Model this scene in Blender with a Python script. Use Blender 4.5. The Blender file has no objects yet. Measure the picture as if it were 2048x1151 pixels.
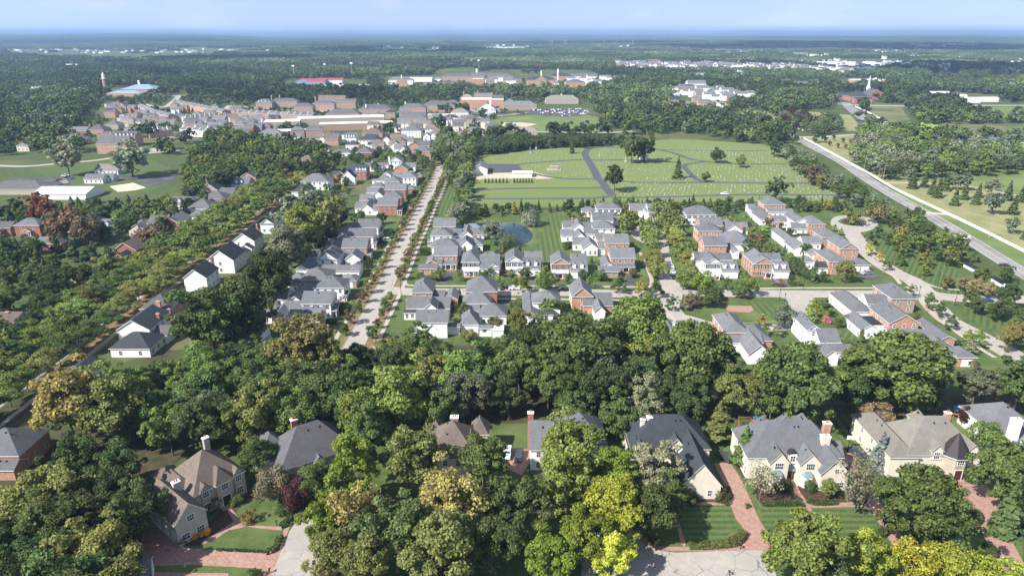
import bpy,bmesh,math,random
import numpy as np
from math import radians,sin,cos,tan,pi,atan2,sqrt,hypot
C = bpy.context
SC = C.scene
COL = SC.collection
rnd = random.Random(11)

# ------------------------------------------------------------------ camera
CAMH,PITCH,FOC = 100.0,radians(20.5),1365.3
cam_d = bpy.data.cameras.new('camera'); cam = bpy.data.objects.new('camera',cam_d)
COL.objects.link(cam); SC.camera = cam
cam_d.sensor_width = 36; cam_d.lens = 24; cam_d.clip_start = 1; cam_d.clip_end = 120000
cam.location = (0,0,CAMH); cam.rotation_euler = (radians(90) - PITCH,0,0)

# ------------------------------------------------------------------ world, sun, exposure
SUN_EL = radians(43)
SUN_V = (-0.82,-0.572)                       # horizontal direction towards the sun
wd = bpy.data.worlds.new('World'); SC.world = wd; wd.use_nodes = True
nt = wd.node_tree; nt.nodes.clear()
SKY_LIFT = .42      # the clear blue of the upper sky reaches down to the horizon that day
sky = nt.nodes.new('ShaderNodeTexSky'); sky.sky_type = 'NISHITA'; sky.sun_disc = False
sky.sun_elevation = SUN_EL; sky.sun_rotation = atan2(SUN_V[0],SUN_V[1])
sky.altitude = 300; sky.air_density = 1.0; sky.dust_density = 0.0; sky.ozone_density = 1.5
bg = nt.nodes.new('ShaderNodeBackground'); bg.inputs['Strength'].default_value = 0.118
out = nt.nodes.new('ShaderNodeOutputWorld')
tc = nt.nodes.new('ShaderNodeTexCoord')
# thin high cloud veil, spread over the whole sky
mp = nt.nodes.new('ShaderNodeMapping'); mp.inputs['Scale'].default_value = (2.6,2.6,9)
nz = nt.nodes.new('ShaderNodeTexNoise'); nz.inputs['Scale'].default_value = 1.6; nz.inputs['Detail'].default_value = 7
nz.inputs['Roughness'].default_value = 0.55
rp = nt.nodes.new('ShaderNodeValToRGB'); rp.color_ramp.elements[0].position = .52; rp.color_ramp.elements[1].position = .85
rp.color_ramp.elements[1].color = (.30,.30,.30,1)
mx = nt.nodes.new('ShaderNodeMixRGB'); mx.inputs[2].default_value = (5.2,5.2,5.6,1)
L = nt.links
lift = nt.nodes.new('ShaderNodeVectorMath'); lift.operation = 'ADD'; lift.inputs[1].default_value = (0,0,SKY_LIFT)
nrm = nt.nodes.new('ShaderNodeVectorMath'); nrm.operation = 'NORMALIZE'
L.new(tc.outputs['Generated'],lift.inputs[0]); L.new(lift.outputs[0],nrm.inputs[0]); L.new(nrm.outputs[0],sky.inputs['Vector'])
L.new(tc.outputs['Generated'],mp.inputs[0]); L.new(mp.outputs[0],nz.inputs['Vector']); L.new(nz.outputs['Fac'],rp.inputs[0])
hs = nt.nodes.new('ShaderNodeHueSaturation'); hs.inputs['Saturation'].default_value = .68
L.new(sky.outputs[0],hs.inputs['Color'])
L.new(rp.outputs[0],mx.inputs[0]); L.new(hs.outputs[0],mx.inputs[1]); L.new(mx.outputs[0],bg.inputs[0]); L.new(bg.outputs[0],out.inputs[0])

sun_d = bpy.data.lights.new('sun','SUN'); sun = bpy.data.objects.new('sun',sun_d); COL.objects.link(sun)
sun_d.energy = 4.0; sun_d.angle = radians(.53); sun_d.color = (1,.95,.87)
_h = hypot(*SUN_V)
import mathutils
from mathutils import Vector,Matrix
sv = Vector((SUN_V[0]/_h*cos(SUN_EL),SUN_V[1]/_h*cos(SUN_EL),sin(SUN_EL)))
sun.rotation_euler = sv.to_track_quat('Z','Y').to_euler()
sun.location = (0,0,300)
SC.view_settings.view_transform = 'Standard'; SC.view_settings.look = 'None'
SC.view_settings.exposure = 1.32; SC.view_settings.gamma = 1.0; SC.view_settings.use_curve_mapping = False
SC.render.engine = 'CYCLES'
SC.cycles.max_bounces = 6; SC.cycles.diffuse_bounces = 4; SC.cycles.glossy_bounces = 2
SC.cycles.transmission_bounces = 3; SC.cycles.transparent_max_bounces = 6; SC.cycles.volume_bounces = 0

# ------------------------------------------------------------------ survey: ground position of a sighting
def P(px,py,z=0.0):
    """world (x, y) of the point at height z sighted at px, py of a 2048 x 1151 survey picture"""
    k = (575.5 - py) / FOC
    c = z - CAMH
    den = sin(PITCH) - k * cos(PITCH)
    y = -c * (cos(PITCH) + k * sin(PITCH)) / den
    D = y * cos(PITCH) - c * sin(PITCH)
    return ((px - 1024) / FOC * D,y)
def P3(px,py,z=0.0):
    x,y = P(px,py,z); return (x,y,z)
_crop = [0,0,1.0]
def crop(x,y,s): _crop[:] = [x,y,s]
def cc(x,y): return (_crop[0] + x/_crop[2],_crop[1] + y/_crop[2])
def cP(x,y,z=0.0): return P(*cc(x,y),z)
def dist_scale(x,y): return hypot(x,y)

# ------------------------------------------------------------------ object helpers
def tag(o,label=None,cat=None,group=None,kind=None):
    if label: o['label'] = label
    if cat: o['category'] = cat
    if group: o['group'] = group
    if kind: o['kind'] = kind
    return o
def empty(name,loc,rz=0):
    o = bpy.data.objects.new(name,None); o.empty_display_size = .5
    o.location = loc; o.rotation_euler = (0,0,rz); COL.objects.link(o); return o
class MB:
    """collects faces, one mesh object at the end"""
    def __init__(s): s.v = []; s.f = []; s.m = []
    def face(s,pts,m=0):
        n = len(s.v); s.v += [tuple(p) for p in pts]; s.f.append(tuple(range(n,n+len(pts)))); s.m.append(m)
    def box(s,x0,x1,y0,y1,z0,z1,m=0,top=None):
        p = [(x0,y0,z0),(x1,y0,z0),(x1,y1,z0),(x0,y1,z0),(x0,y0,z1),(x1,y0,z1),(x1,y1,z1),(x0,y1,z1)]
        n = len(s.v); s.v += p
        for i,q in enumerate(((3,2,1,0),(4,5,6,7),(0,1,5,4),(1,2,6,5),(2,3,7,6),(3,0,4,7))):
            s.f.append(tuple(n+k for k in q)); s.m.append(top if (top is not None and i == 1) else m)
    def prism(s,a,b,w,h,z,m=0):
        """bar from a to b (xy), width w, from z to z+h"""
        dx,dy = b[0]-a[0],b[1]-a[1]; l = hypot(dx,dy) or 1; nx,ny = -dy/l*w/2,dx/l*w/2
        q = [(a[0]+nx,a[1]+ny),(a[0]-nx,a[1]-ny),(b[0]-nx,b[1]-ny),(b[0]+nx,b[1]+ny)]
        s.ext(q,z,z+h,m)
    def ext(s,q,z0,z1,m=0,top=None):
        n = len(s.v); k = len(q)
        s.v += [(p[0],p[1],z0) for p in q] + [(p[0],p[1],z1) for p in q]
        s.f.append(tuple(range(n+k,n+2*k))); s.m.append(m if top is None else top)
        s.f.append(tuple(reversed(range(n,n+k)))); s.m.append(m)
        for i in range(k):
            j = (i+1) % k; s.f.append((n+i,n+j,n+k+j,n+k+i)); s.m.append(m)
    def cyl(s,x,y,z0,z1,r0,r1=None,n=8,m=0):
        r1 = r0 if r1 is None else r1; b = len(s.v)
        for i in range(n):
            a = 2*pi*i/n; s.v.append((x+r0*cos(a),y+r0*sin(a),z0))
        for i in range(n):
            a = 2*pi*i/n; s.v.append((x+r1*cos(a),y+r1*sin(a),z1))
        for i in range(n):
            j = (i+1) % n; s.f.append((b+i,b+j,b+n+j,b+n+i)); s.m.append(m)
        s.f.append(tuple(range(b+n,b+2*n))); s.m.append(m); s.f.append(tuple(reversed(range(b,b+n)))); s.m.append(m)
    def limb(s,a,b,r0,r1,n=6,m=0):
        a = Vector(a); b = Vector(b); d = (b-a).normalized()
        u = d.orthogonal().normalized(); w = d.cross(u); k = len(s.v)
        for p,r in ((a,r0),(b,r1)):
            for i in range(n):
                t = 2*pi*i/n; s.v.append(tuple(p + u*(r*cos(t)) + w*(r*sin(t))))
        for i in range(n):
            j = (i+1) % n; s.f.append((k+i,k+j,k+n+j,k+n+i)); s.m.append(m)
        s.f.append(tuple(range(k+n,k+2*n))); s.m.append(m)
    def mesh(s,name,mats):
        me = bpy.data.meshes.new(name); me.from_pydata(s.v,[],s.f)
        for mm in (mats if isinstance(mats,(list,tuple)) else [mats]): me.materials.append(mm)
        if any(s.m): me.polygons.foreach_set('material_index',s.m)
        me.update(); return me
    def build(s,name,mats,parent=None,**kw):
        return link(name,s.mesh(name,mats),parent,**kw)
def link(name,me,parent=None,loc=None,rz=None,scale=None):
    o = bpy.data.objects.new(name,me); COL.objects.link(o)
    if parent: o.parent = parent
    if loc is not None: o.location = loc
    if rz is not None: o.rotation_euler = (0,0,rz)
    if scale is not None: o.scale = scale
    return o
def copy_tree(o,parent=None):
    c = o.copy(); COL.objects.link(c); c.parent = parent
    for ch in list(o.children): copy_tree(ch,c)
    return c

# ------------------------------------------------------------------ materials
def hexc(h):
    v = [int(h[i:i+2],16)/255 for i in (0,2,4)]
    return tuple((c/12.92 if c <= .04045 else ((c+.055)/1.055)**2.4) for c in v) + (1,)
def nodes(name,rough=.85,spec=.25):
    m = bpy.data.materials.new(name); m.use_nodes = True
    b = m.node_tree.nodes['Principled BSDF']; b.inputs['Roughness'].default_value = rough
    b.inputs['Specular IOR Level'].default_value = spec
    return m,m.node_tree,b
def N(t,kind,**kw):
    n = t.nodes.new(kind)
    for k,v in kw.items():
        if k in n.inputs: n.inputs[k].default_value = v
        else: setattr(n,k,v)
    return n
def noise_mat(name,c1,c2,scale,rough=.9,spec=.2,detail=5,c3=None,scale3=.02,bump=0,lo=.35,hi=.65,obj=False,mscale=None,lo3=.45,hi3=.6):
    m,t,b = nodes(name,rough,spec)
    tc = N(t,'ShaderNodeTexCoord'); src = tc.outputs['Object']
    if not obj:
        g = N(t,'ShaderNodeNewGeometry'); src = g.outputs['Position']
    if mscale:
        mp = N(t,'ShaderNodeMapping'); mp.inputs['Scale'].default_value = mscale; t.links.new(src,mp.inputs[0]); src = mp.outputs[0]
    n = N(t,'ShaderNodeTexNoise',Scale=scale,Detail=detail,Roughness=.6); t.links.new(src,n.inputs['Vector'])
    r = N(t,'ShaderNodeValToRGB'); r.color_ramp.elements[0].position = lo; r.color_ramp.elements[1].position = hi
    r.color_ramp.elements[0].color = c1; r.color_ramp.elements[1].color = c2
    t.links.new(n.outputs['Fac'],r.inputs[0]); col = r.outputs[0]
    if c3:
        n3 = N(t,'ShaderNodeTexNoise',Scale=scale3,Detail=4); t.links.new(src,n3.inputs['Vector'])
        r3 = N(t,'ShaderNodeValToRGB'); r3.color_ramp.elements[0].position = lo3; r3.color_ramp.elements[1].position = hi3
        mx = N(t,'ShaderNodeMixRGB'); mx.inputs[2].default_value = c3
        t.links.new(n3.outputs['Fac'],r3.inputs[0]); t.links.new(r3.outputs[0],mx.inputs[0]); t.links.new(col,mx.inputs[1]); col = mx.outputs[0]
    t.links.new(col,b.inputs['Base Color'])
    if bump:
        bp = N(t,'ShaderNodeBump',Strength=bump,Distance=.1); t.links.new(n.outputs['Fac'],bp.inputs['Height']); t.links.new(bp.outputs[0],b.inputs['Normal'])
    return m
def c(r,g,b): return (r,g,b,1)
M = {}
M['ground'] = noise_mat('ground_mix',c(.040,.062,.019),c(.070,.096,.028),.25,c3=c(.13,.115,.055),scale3=.012,lo3=.5,hi3=.7)
M['floor'] = noise_mat('forest_floor',c(.030,.032,.014),c(.075,.060,.032),.5,c3=c(.05,.075,.02),scale3=.05)
M['lawn'] = noise_mat('lawn_grass',c(.046,.074,.021),c(.078,.112,.033),.35,c3=c(.120,.145,.050),scale3=.06,lo3=.5,hi3=.75)
def stripe_mat(name,ang,period,ca,cb,cdry,dry=(.5,.75)):
    m,t,b = nodes(name,.9,.15)
    g = N(t,'ShaderNodeNewGeometry')
    mp = N(t,'ShaderNodeMapping'); mp.inputs['Rotation'].default_value = (0,0,ang); t.links.new(g.outputs['Position'],mp.inputs[0])
    w = N(t,'ShaderNodeTexWave',Scale=pi/10/period,Distortion=.35,Detail=2); w.inputs['Detail Scale'].default_value = 3
    w.wave_type = 'BANDS'; w.bands_direction = 'X'; w.wave_profile = 'SIN'
    t.links.new(mp.outputs[0],w.inputs['Vector'])
    r = N(t,'ShaderNodeValToRGB'); r.color_ramp.elements[0].position = .38; r.color_ramp.elements[1].position = .62
    r.color_ramp.elements[0].color = ca; r.color_ramp.elements[1].color = cb; t.links.new(w.outputs['Fac'],r.inputs[0])
    n = N(t,'ShaderNodeTexNoise',Scale=.5,Detail=6,Roughness=.7); t.links.new(g.outputs['Position'],n.inputs['Vector'])
    r2 = N(t,'ShaderNodeValToRGB'); r2.color_ramp.elements[0].position = dry[0]; r2.color_ramp.elements[1].position = dry[1]
    t.links.new(n.outputs['Fac'],r2.inputs[0])
    mx = N(t,'ShaderNodeMixRGB'); mx.inputs[2].default_value = cdry
    t.links.new(r2.outputs[0],mx.inputs[0]); t.links.new(r.outputs[0],mx.inputs[1])
    n2 = N(t,'ShaderNodeTexNoise',Scale=2.2,Detail=3); t.links.new(g.outputs['Position'],n2.inputs['Vector'])
    mu = N(t,'ShaderNodeMixRGB',blend_type='MULTIPLY'); mu.inputs[0].default_value = .5
    t.links.new(mx.outputs[0],mu.inputs[1]); t.links.new(n2.outputs['Fac'],mu.inputs[2])
    gm = N(t,'ShaderNodeGamma',Gamma=.9); t.links.new(mu.outputs[0],gm.inputs[0])
    t.links.new(gm.outputs[0],b.inputs['Base Color']); return m
ga,gb,gd = c(.046,.078,.020),c(.080,.122,.032),c(.120,.135,.050)
M['lawn_y'] = stripe_mat('mown_lawn_along',0.0,2.6,ga,gb,gd)
M['lawn_x'] = stripe_mat('mown_lawn_across',pi/2,1.9,ga,gb,gd)
M['lawn_d'] = stripe_mat('mown_lawn_diagonal',radians(35),2.2,ga,gb,gd)
M['cem'] = stripe_mat('cemetery_grass',pi/2,3.2,c(.115,.165,.040),c(.165,.205,.060),c(.20,.21,.085))
M['cemline'] = stripe_mat('cemetery_section_grass',pi/2 ,1.8,c(.080,.140,.030),c(.165,.215,.060),c(.16,.19,.07))
M['meadow'] = noise_mat('dry_meadow',c(.150,.170,.070),c(.25,.235,.115),.08,c3=c(.09,.13,.035),scale3=.02,mscale=(1.4,.5,1),lo3=.58,hi3=.8,detail=8)
M['meadow2'] = noise_mat('wet_meadow',c(.105,.120,.045),c(.165,.155,.080),.03,c3=c(.07,.10,.03),scale3=.02,detail=8)
M['field'] = noise_mat('green_field',c(.090,.130,.038),c(.125,.165,.054),.05,c3=c(.17,.19,.07),scale3=.02,lo3=.5,hi3=.75)
M['concrete'] = noise_mat('street_concrete',c(.29,.262,.235),c(.35,.32,.288),.6,c3=c(.29,.27,.245),scale3=.15,detail=8)
def cracks(m,scale,width,dark):
    t = m.node_tree; b = t.nodes['Principled BSDF']; src = b.inputs['Base Color'].links[0].from_socket
    g = N(t,'ShaderNodeNewGeometry'); nz = N(t,'ShaderNodeTexNoise',Scale=.5,Detail=4); t.links.new(g.outputs['Position'],nz.inputs['Vector'])
    ad = N(t,'ShaderNodeMixRGB',blend_type='ADD'); ad.inputs[0].default_value = 3.0; t.links.new(g.outputs['Position'],ad.inputs[1]); t.links.new(nz.outputs['Color'],ad.inputs[2])
    v = N(t,'ShaderNodeTexVoronoi',Scale=scale); v.feature = 'DISTANCE_TO_EDGE'; t.links.new(ad.outputs[0],v.inputs['Vector'])
    n2 = N(t,'ShaderNodeTexNoise',Scale=.07,Detail=2); t.links.new(g.outputs['Position'],n2.inputs['Vector'])
    mr = N(t,'ShaderNodeMapRange'); mr.inputs['From Min'].default_value = .48; mr.inputs['From Max'].default_value = .6; mr.inputs['To Max'].default_value = width; t.links.new(n2.outputs['Fac'],mr.inputs[0])
    lt = N(t,'ShaderNodeMath',operation='LESS_THAN'); t.links.new(v.outputs['Distance'],lt.inputs[0]); t.links.new(mr.outputs[0],lt.inputs[1])
    mx = N(t,'ShaderNodeMixRGB'); mx.inputs[2].default_value = dark; ml = N(t,'ShaderNodeMath',operation='MULTIPLY'); ml.inputs[1].default_value = .75
    t.links.new(lt.outputs[0],ml.inputs[0]); t.links.new(ml.outputs[0],mx.inputs[0]); t.links.new(src,mx.inputs[1]); t.links.new(mx.outputs[0],b.inputs['Base Color'])
cracks(M['concrete'],.27,.016,c(.10,.10,.10))
M['walk'] = noise_mat('sidewalk_concrete',c(.31,.27,.225),c(.38,.335,.28),1.0,detail=6)
M['asphalt'] = noise_mat('driveway_asphalt',c(.045,.045,.05),c(.075,.075,.082),.8,c3=c(.10,.10,.105),scale3=.1)
M['road'] = noise_mat('county_road_asphalt',c(.20,.20,.205),c(.26,.255,.26),.5,c3=c(.17,.165,.17),scale3=.06)
M['cemroad'] = noise_mat('cemetery_drive_asphalt',c(.055,.058,.072),c(.085,.088,.105),.5)
M['sand'] = noise_mat('sand',c(.50,.40,.28),c(.58,.48,.35),.3)
M['mulch'] = noise_mat('mulch',c(.035,.022,.015),c(.085,.055,.038),2.0)
M['leaflitter'] = noise_mat('leaf_litter',c(.09,.08,.035),c(.27,.17,.10),.5,c3=c(.10,.11,.04),scale3=.12,lo=.3,hi=.7)
M['gravel'] = noise_mat('gravel',c(.34,.29,.23),c(.45,.39,.31),.5)
M['line'] = nodes('road_paint',.7)[0]; M['line'].node_tree.nodes['Principled BSDF'].inputs['Base Color'].default_value = c(.55,.42,.12)
M['whiteline'] = nodes('white_road_paint',.7)[0]; M['whiteline'].node_tree.nodes['Principled BSDF'].inputs['Base Color'].default_value = c(.7,.7,.68)
def flat(name,col,rough=.6,spec=.3,metal=0):
    m,t,b = nodes(name,rough,spec); b.inputs['Base Color'].default_value = col; b.inputs['Metallic'].default_value = metal; return m
def painted(name,col,rough=.7):
    """house wall with faint weathering"""
    m,t,b = nodes(name,rough,.25)
    g = N(t,'ShaderNodeNewGeometry'); n = N(t,'ShaderNodeTexNoise',Scale=.8,Detail=6,Roughness=.65); t.links.new(g.outputs['Position'],n.inputs['Vector'])
    r = N(t,'ShaderNodeValToRGB'); r.color_ramp.elements[0].position = .3; r.color_ramp.elements[1].position = .7
    r.color_ramp.elements[0].color = tuple(x*.86 for x in col[:3]) + (1,); r.color_ramp.elements[1].color = col
    t.links.new(n.outputs['Fac'],r.inputs[0]); t.links.new(r.outputs[0],b.inputs['Base Color'])
    # clapboard relief
    sp = N(t,'ShaderNodeSeparateXYZ'); t.links.new(g.outputs['Position'],sp.inputs[0])
    mt = N(t,'ShaderNodeMath',operation='FRACT'); ml = N(t,'ShaderNodeMath',operation='MULTIPLY'); ml.inputs[1].default_value = 5
    t.links.new(sp.outputs[2],ml.inputs[0]); t.links.new(ml.outputs[0],mt.inputs[0])
    bp = N(t,'ShaderNodeBump',Strength=.35,Distance=.02); t.links.new(mt.outputs[0],bp.inputs['Height']); t.links.new(bp.outputs[0],b.inputs['Normal'])
    return m
def brick_mat(name,c1,c2,cm,s=4.2):
    m,t,b = nodes(name,.9,.15)
    g = N(t,'ShaderNodeNewGeometry'); sp = N(t,'ShaderNodeSeparateXYZ'); t.links.new(g.outputs['Position'],sp.inputs[0])
    ad = N(t,'ShaderNodeMath',operation='ADD'); t.links.new(sp.outputs[0],ad.inputs[0]); t.links.new(sp.outputs[1],ad.inputs[1])
    cb = N(t,'ShaderNodeCombineXYZ'); t.links.new(ad.outputs[0],cb.inputs[0]); t.links.new(sp.outputs[2],cb.inputs[1])
    br = N(t,'ShaderNodeTexBrick',Scale=s); br.inputs['Color1'].default_value = c1; br.inputs['Color2'].default_value = c2
    br.inputs['Mortar'].default_value = cm; br.inputs['Mortar Size'].default_value = .012
    t.links.new(cb.outputs[0],br.inputs['Vector'])
    n = N(t,'ShaderNodeTexNoise',Scale=1.2,Detail=6); t.links.new(g.outputs['Position'],n.inputs['Vector'])
    mu = N(t,'ShaderNodeMixRGB',blend_type='OVERLAY'); mu.inputs[0].default_value = .45
    t.links.new(br.outputs[0],mu.inputs[1]); t.links.new(n.outputs['Fac'],mu.inputs[2]); t.links.new(mu.outputs[0],b.inputs['Base Color'])
    return m
def roof_mat(name,c1,c2,bump=.5):
    m,t,b = nodes(name,.88,.2)
    g = N(t,'ShaderNodeNewGeometry'); sp = N(t,'ShaderNodeSeparateXYZ'); t.links.new(g.outputs['Position'],sp.inputs[0])
    ad = N(t,'ShaderNodeMath',operation='ADD'); t.links.new(sp.outputs[0],ad.inputs[0]); t.links.new(sp.outputs[1],ad.inputs[1])
    cb = N(t,'ShaderNodeCombineXYZ'); t.links.new(ad.outputs[0],cb.inputs[0]); t.links.new(sp.outputs[2],cb.inputs[1])
    br = N(t,'ShaderNodeTexBrick',Scale=3.2); br.inputs['Color1'].default_value = c1; br.inputs['Color2'].default_value = c2
    br.inputs['Mortar'].default_value = tuple(x*.55 for x in c1[:3])+(1,); br.inputs['Mortar Size'].default_value = .02; br.inputs['Bias'].default_value = -.1
    t.links.new(cb.outputs[0],br.inputs['Vector'])
    n = N(t,'ShaderNodeTexNoise',Scale=.45,Detail=7,Roughness=.7); t.links.new(g.outputs['Position'],n.inputs['Vector'])
    oi = N(t,'ShaderNodeObjectInfo')
    mr = N(t,'ShaderNodeMapRange'); mr.inputs['To Min'].default_value = .86; mr.inputs['To Max'].default_value = 1.14; t.links.new(oi.outputs['Random'],mr.inputs[0])
    mu = N(t,'ShaderNodeMixRGB',blend_type='OVERLAY'); mu.inputs[0].default_value = .4
    t.links.new(br.outputs[0],mu.inputs[1]); t.links.new(n.outputs['Fac'],mu.inputs[2])
    m2 = N(t,'ShaderNodeMixRGB',blend_type='MULTIPLY'); m2.inputs[0].default_value = 1; t.links.new(mu.outputs[0],m2.inputs[1]); t.links.new(mr.outputs[0],m2.inputs[2])
    t.links.new(m2.outputs[0],b.inputs['Base Color'])
    bp = N(t,'ShaderNodeBump',Strength=bump,Distance=.03); t.links.new(br.outputs['Fac'],bp.inputs['Height']); bp.invert = True; t.links.new(bp.outputs[0],b.inputs['Normal'])
    return m
M['white'] = painted('white_siding',c(.78,.78,.77))
M['cream'] = painted('cream_stucco',c(.66,.60,.50))
M['tan'] = painted('tan_stone_wall',c(.40,.34,.27))
M['grey_stucco'] = painted('grey_beige_stucco',c(.47,.43,.38))
M['brick'] = brick_mat('orange_brick',c(.43,.235,.155),c(.355,.18,.12),c(.48,.39,.31))
M['brick2'] = brick_mat('red_brick',c(.33,.12,.085),c(.25,.09,.065),c(.38,.28,.24))
M['brick3'] = brick_mat('brown_brick',c(.36,.235,.18),c(.29,.19,.15),c(.42,.36,.31))
M['paver'] = brick_mat('clay_pavers',c(.33,.205,.16),c(.26,.155,.12),c(.20,.15,.125),3.0)
M['stone'] = brick_mat('ledge_stone',c(.42,.36,.29),c(.30,.26,.22),c(.36,.33,.30),2.2)
M['roof_grey'] = roof_mat('grey_shingles',c(.122,.126,.136),c(.165,.170,.180))
M['roof_dark'] = roof_mat('charcoal_shingles',c(.040,.046,.056),c(.065,.071,.082))
M['roof_mid'] = roof_mat('slate_grey_shingles',c(.095,.094,.10),c(.135,.134,.142))
M['roof_brown'] = roof_mat('brown_wood_shakes',c(.135,.108,.09),c(.19,.157,.133),.8)
M['roof_tan'] = roof_mat('weathered_shakes',c(.19,.175,.155),c(.245,.23,.205),.8)
M['trim'] = flat('white_trim',c(.76,.76,.75),.5)
M['creamtrim'] = flat('cream_trim',c(.66,.62,.54),.5)
M['glass'] = flat('window_glass',c(.03,.04,.055),.08,.6)
M['shutter'] = flat('black_shutter',c(.015,.016,.02),.5)
M['door'] = flat('dark_door',c(.07,.02,.015),.5)
M['gdoor'] = flat('garage_door_white',c(.74,.74,.74),.5)
M['metalroof'] = flat('pale_metal_porch_roof',c(.38,.41,.45),.35,.5)
M['copper'] = flat('patina_copper',c(.14,.21,.22),.6,.3)
M['bronze'] = flat('dark_bronze_roof',c(.028,.024,.027),.65,.3)
M['black'] = flat('black_metal',c(.012,.012,.014),.5)
M['pot'] = flat('terracotta',c(.42,.13,.06),.8)
M['wood'] = flat('weathered_wood',c(.30,.24,.19),.9)
M['cedar'] = flat('cedar_wood',c(.35,.14,.06),.8)
M['bluecanvas'] = flat('blue_canvas',c(.03,.20,.38),.7)
M['headstone'] = noise_mat('granite',c(.20,.20,.21),c(.42,.42,.42),.4,obj=False)
M['steel'] = flat('galvanised_steel',c(.5,.5,.5),.4,.5,.5)
M['tyre'] = flat('tyre_rubber',c(.02,.02,.02),.9)
M['flatroof'] = noise_mat('white_membrane_roof',c(.60,.60,.60),c(.72,.72,.72),.05)
M['flatgrey'] = noise_mat('grey_membrane_roof',c(.28,.28,.29),c(.36,.36,.37),.05)
M['bluemetal'] = flat('blue_metal_roof',c(.20,.27,.33),.5,.4)
M['redmetal'] = flat('red_metal_roof',c(.28,.045,.045),.4,.4)
M['red'] = flat('red_paint',c(.42,.03,.02),.5)
M['bark'] = noise_mat('bark',c(.075,.055,.042),c(.16,.13,.105),3,obj=False)

def foliage_mat(name,var=.42,trans=.34,far=False):
    """leaf colour comes from the object's own colour; every leaf clump differs a little"""
    m = bpy.data.materials.new(name); m.use_nodes = True; t = m.node_tree; t.nodes.clear()
    oi = N(t,'ShaderNodeObjectInfo'); g = N(t,'ShaderNodeNewGeometry')
    mr = N(t,'ShaderNodeMapRange'); mr.inputs['To Min'].default_value = 1-var; mr.inputs['To Max'].default_value = 1+var
    t.links.new(g.outputs['Random Per Island'],mr.inputs[0])
    mr2 = N(t,'ShaderNodeMapRange'); mr2.inputs['To Min'].default_value = .80; mr2.inputs['To Max'].default_value = 1.22
    t.links.new(oi.outputs['Random'],mr2.inputs[0])
    mm = N(t,'ShaderNodeMath',operation='MULTIPLY'); t.links.new(mr.outputs[0],mm.inputs[0]); t.links.new(mr2.outputs[0],mm.inputs[1])
    nz = N(t,'ShaderNodeTexNoise',Scale=.45,Detail=2); t.links.new(g.outputs['Position'],nz.inputs['Vector'])
    mr3 = N(t,'ShaderNodeMapRange'); mr3.inputs['From Min'].default_value = .35; mr3.inputs['From Max'].default_value = .65; mr3.inputs['To Min'].default_value = .82; mr3.inputs['To Max'].default_value = 1.2
    t.links.new(nz.outputs['Fac'],mr3.inputs[0])
    m4 = N(t,'ShaderNodeMath',operation='MULTIPLY'); t.links.new(mm.outputs[0],m4.inputs[0]); t.links.new(mr3.outputs[0],m4.inputs[1])
    hs = N(t,'ShaderNodeHueSaturation')
    mh = N(t,'ShaderNodeMapRange'); mh.inputs['To Min'].default_value = .484; mh.inputs['To Max'].default_value = .508
    ad = N(t,'ShaderNodeMath',operation='ADD'); t.links.new(oi.outputs['Random'],ad.inputs[0]); t.links.new(g.outputs['Random Per Island'],ad.inputs[1])
    hf = N(t,'ShaderNodeMath',operation='MULTIPLY'); hf.inputs[1].default_value = .5; t.links.new(ad.outputs[0],hf.inputs[0])
    t.links.new(hf.outputs[0],mh.inputs[0]); t.links.new(mh.outputs[0],hs.inputs['Hue']); t.links.new(m4.outputs[0],hs.inputs['Value'])
    if far:
        at = N(t,'ShaderNodeAttribute',attribute_type='INSTANCER',attribute_name='tint'); t.links.new(at.outputs['Color'],hs.inputs['Color'])
    else:
        t.links.new(oi.outputs['Color'],hs.inputs['Color'])
    d = N(t,'ShaderNodeBsdfDiffuse'); tr = N(t,'ShaderNodeBsdfTranslucent'); ms = N(t,'ShaderNodeMixShader'); ms.inputs[0].default_value = trans
    o = N(t,'ShaderNodeOutputMaterial')
    t.links.new(hs.outputs[0],d.inputs[0]); t.links.new(hs.outputs[0],tr.inputs[0]); t.links.new(d.outputs[0],ms.inputs[1]); t.links.new(tr.outputs[0],ms.inputs[2])
    t.links.new(ms.outputs[0],o.inputs[0]); return m
M['leaf'] = foliage_mat('foliage'); M['leaf_far'] = foliage_mat('far_foliage',.18,.0,True)
wm,wt,wb = nodes('pond_water',.05,1.0); wb.inputs['Base Color'].default_value = c(.018,.042,.075); wb.inputs['IOR'].default_value = 1.6
_n = N(wt,'ShaderNodeTexNoise',Scale=1.5,Detail=3); _g = N(wt,'ShaderNodeNewGeometry'); wt.links.new(_g.outputs['Position'],_n.inputs['Vector'])
_b = N(wt,'ShaderNodeBump',Strength=.008,Distance=.03); wt.links.new(_n.outputs['Fac'],_b.inputs['Height']); wt.links.new(_b.outputs[0],wb.inputs['Normal'])
M['water'] = wm
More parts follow.
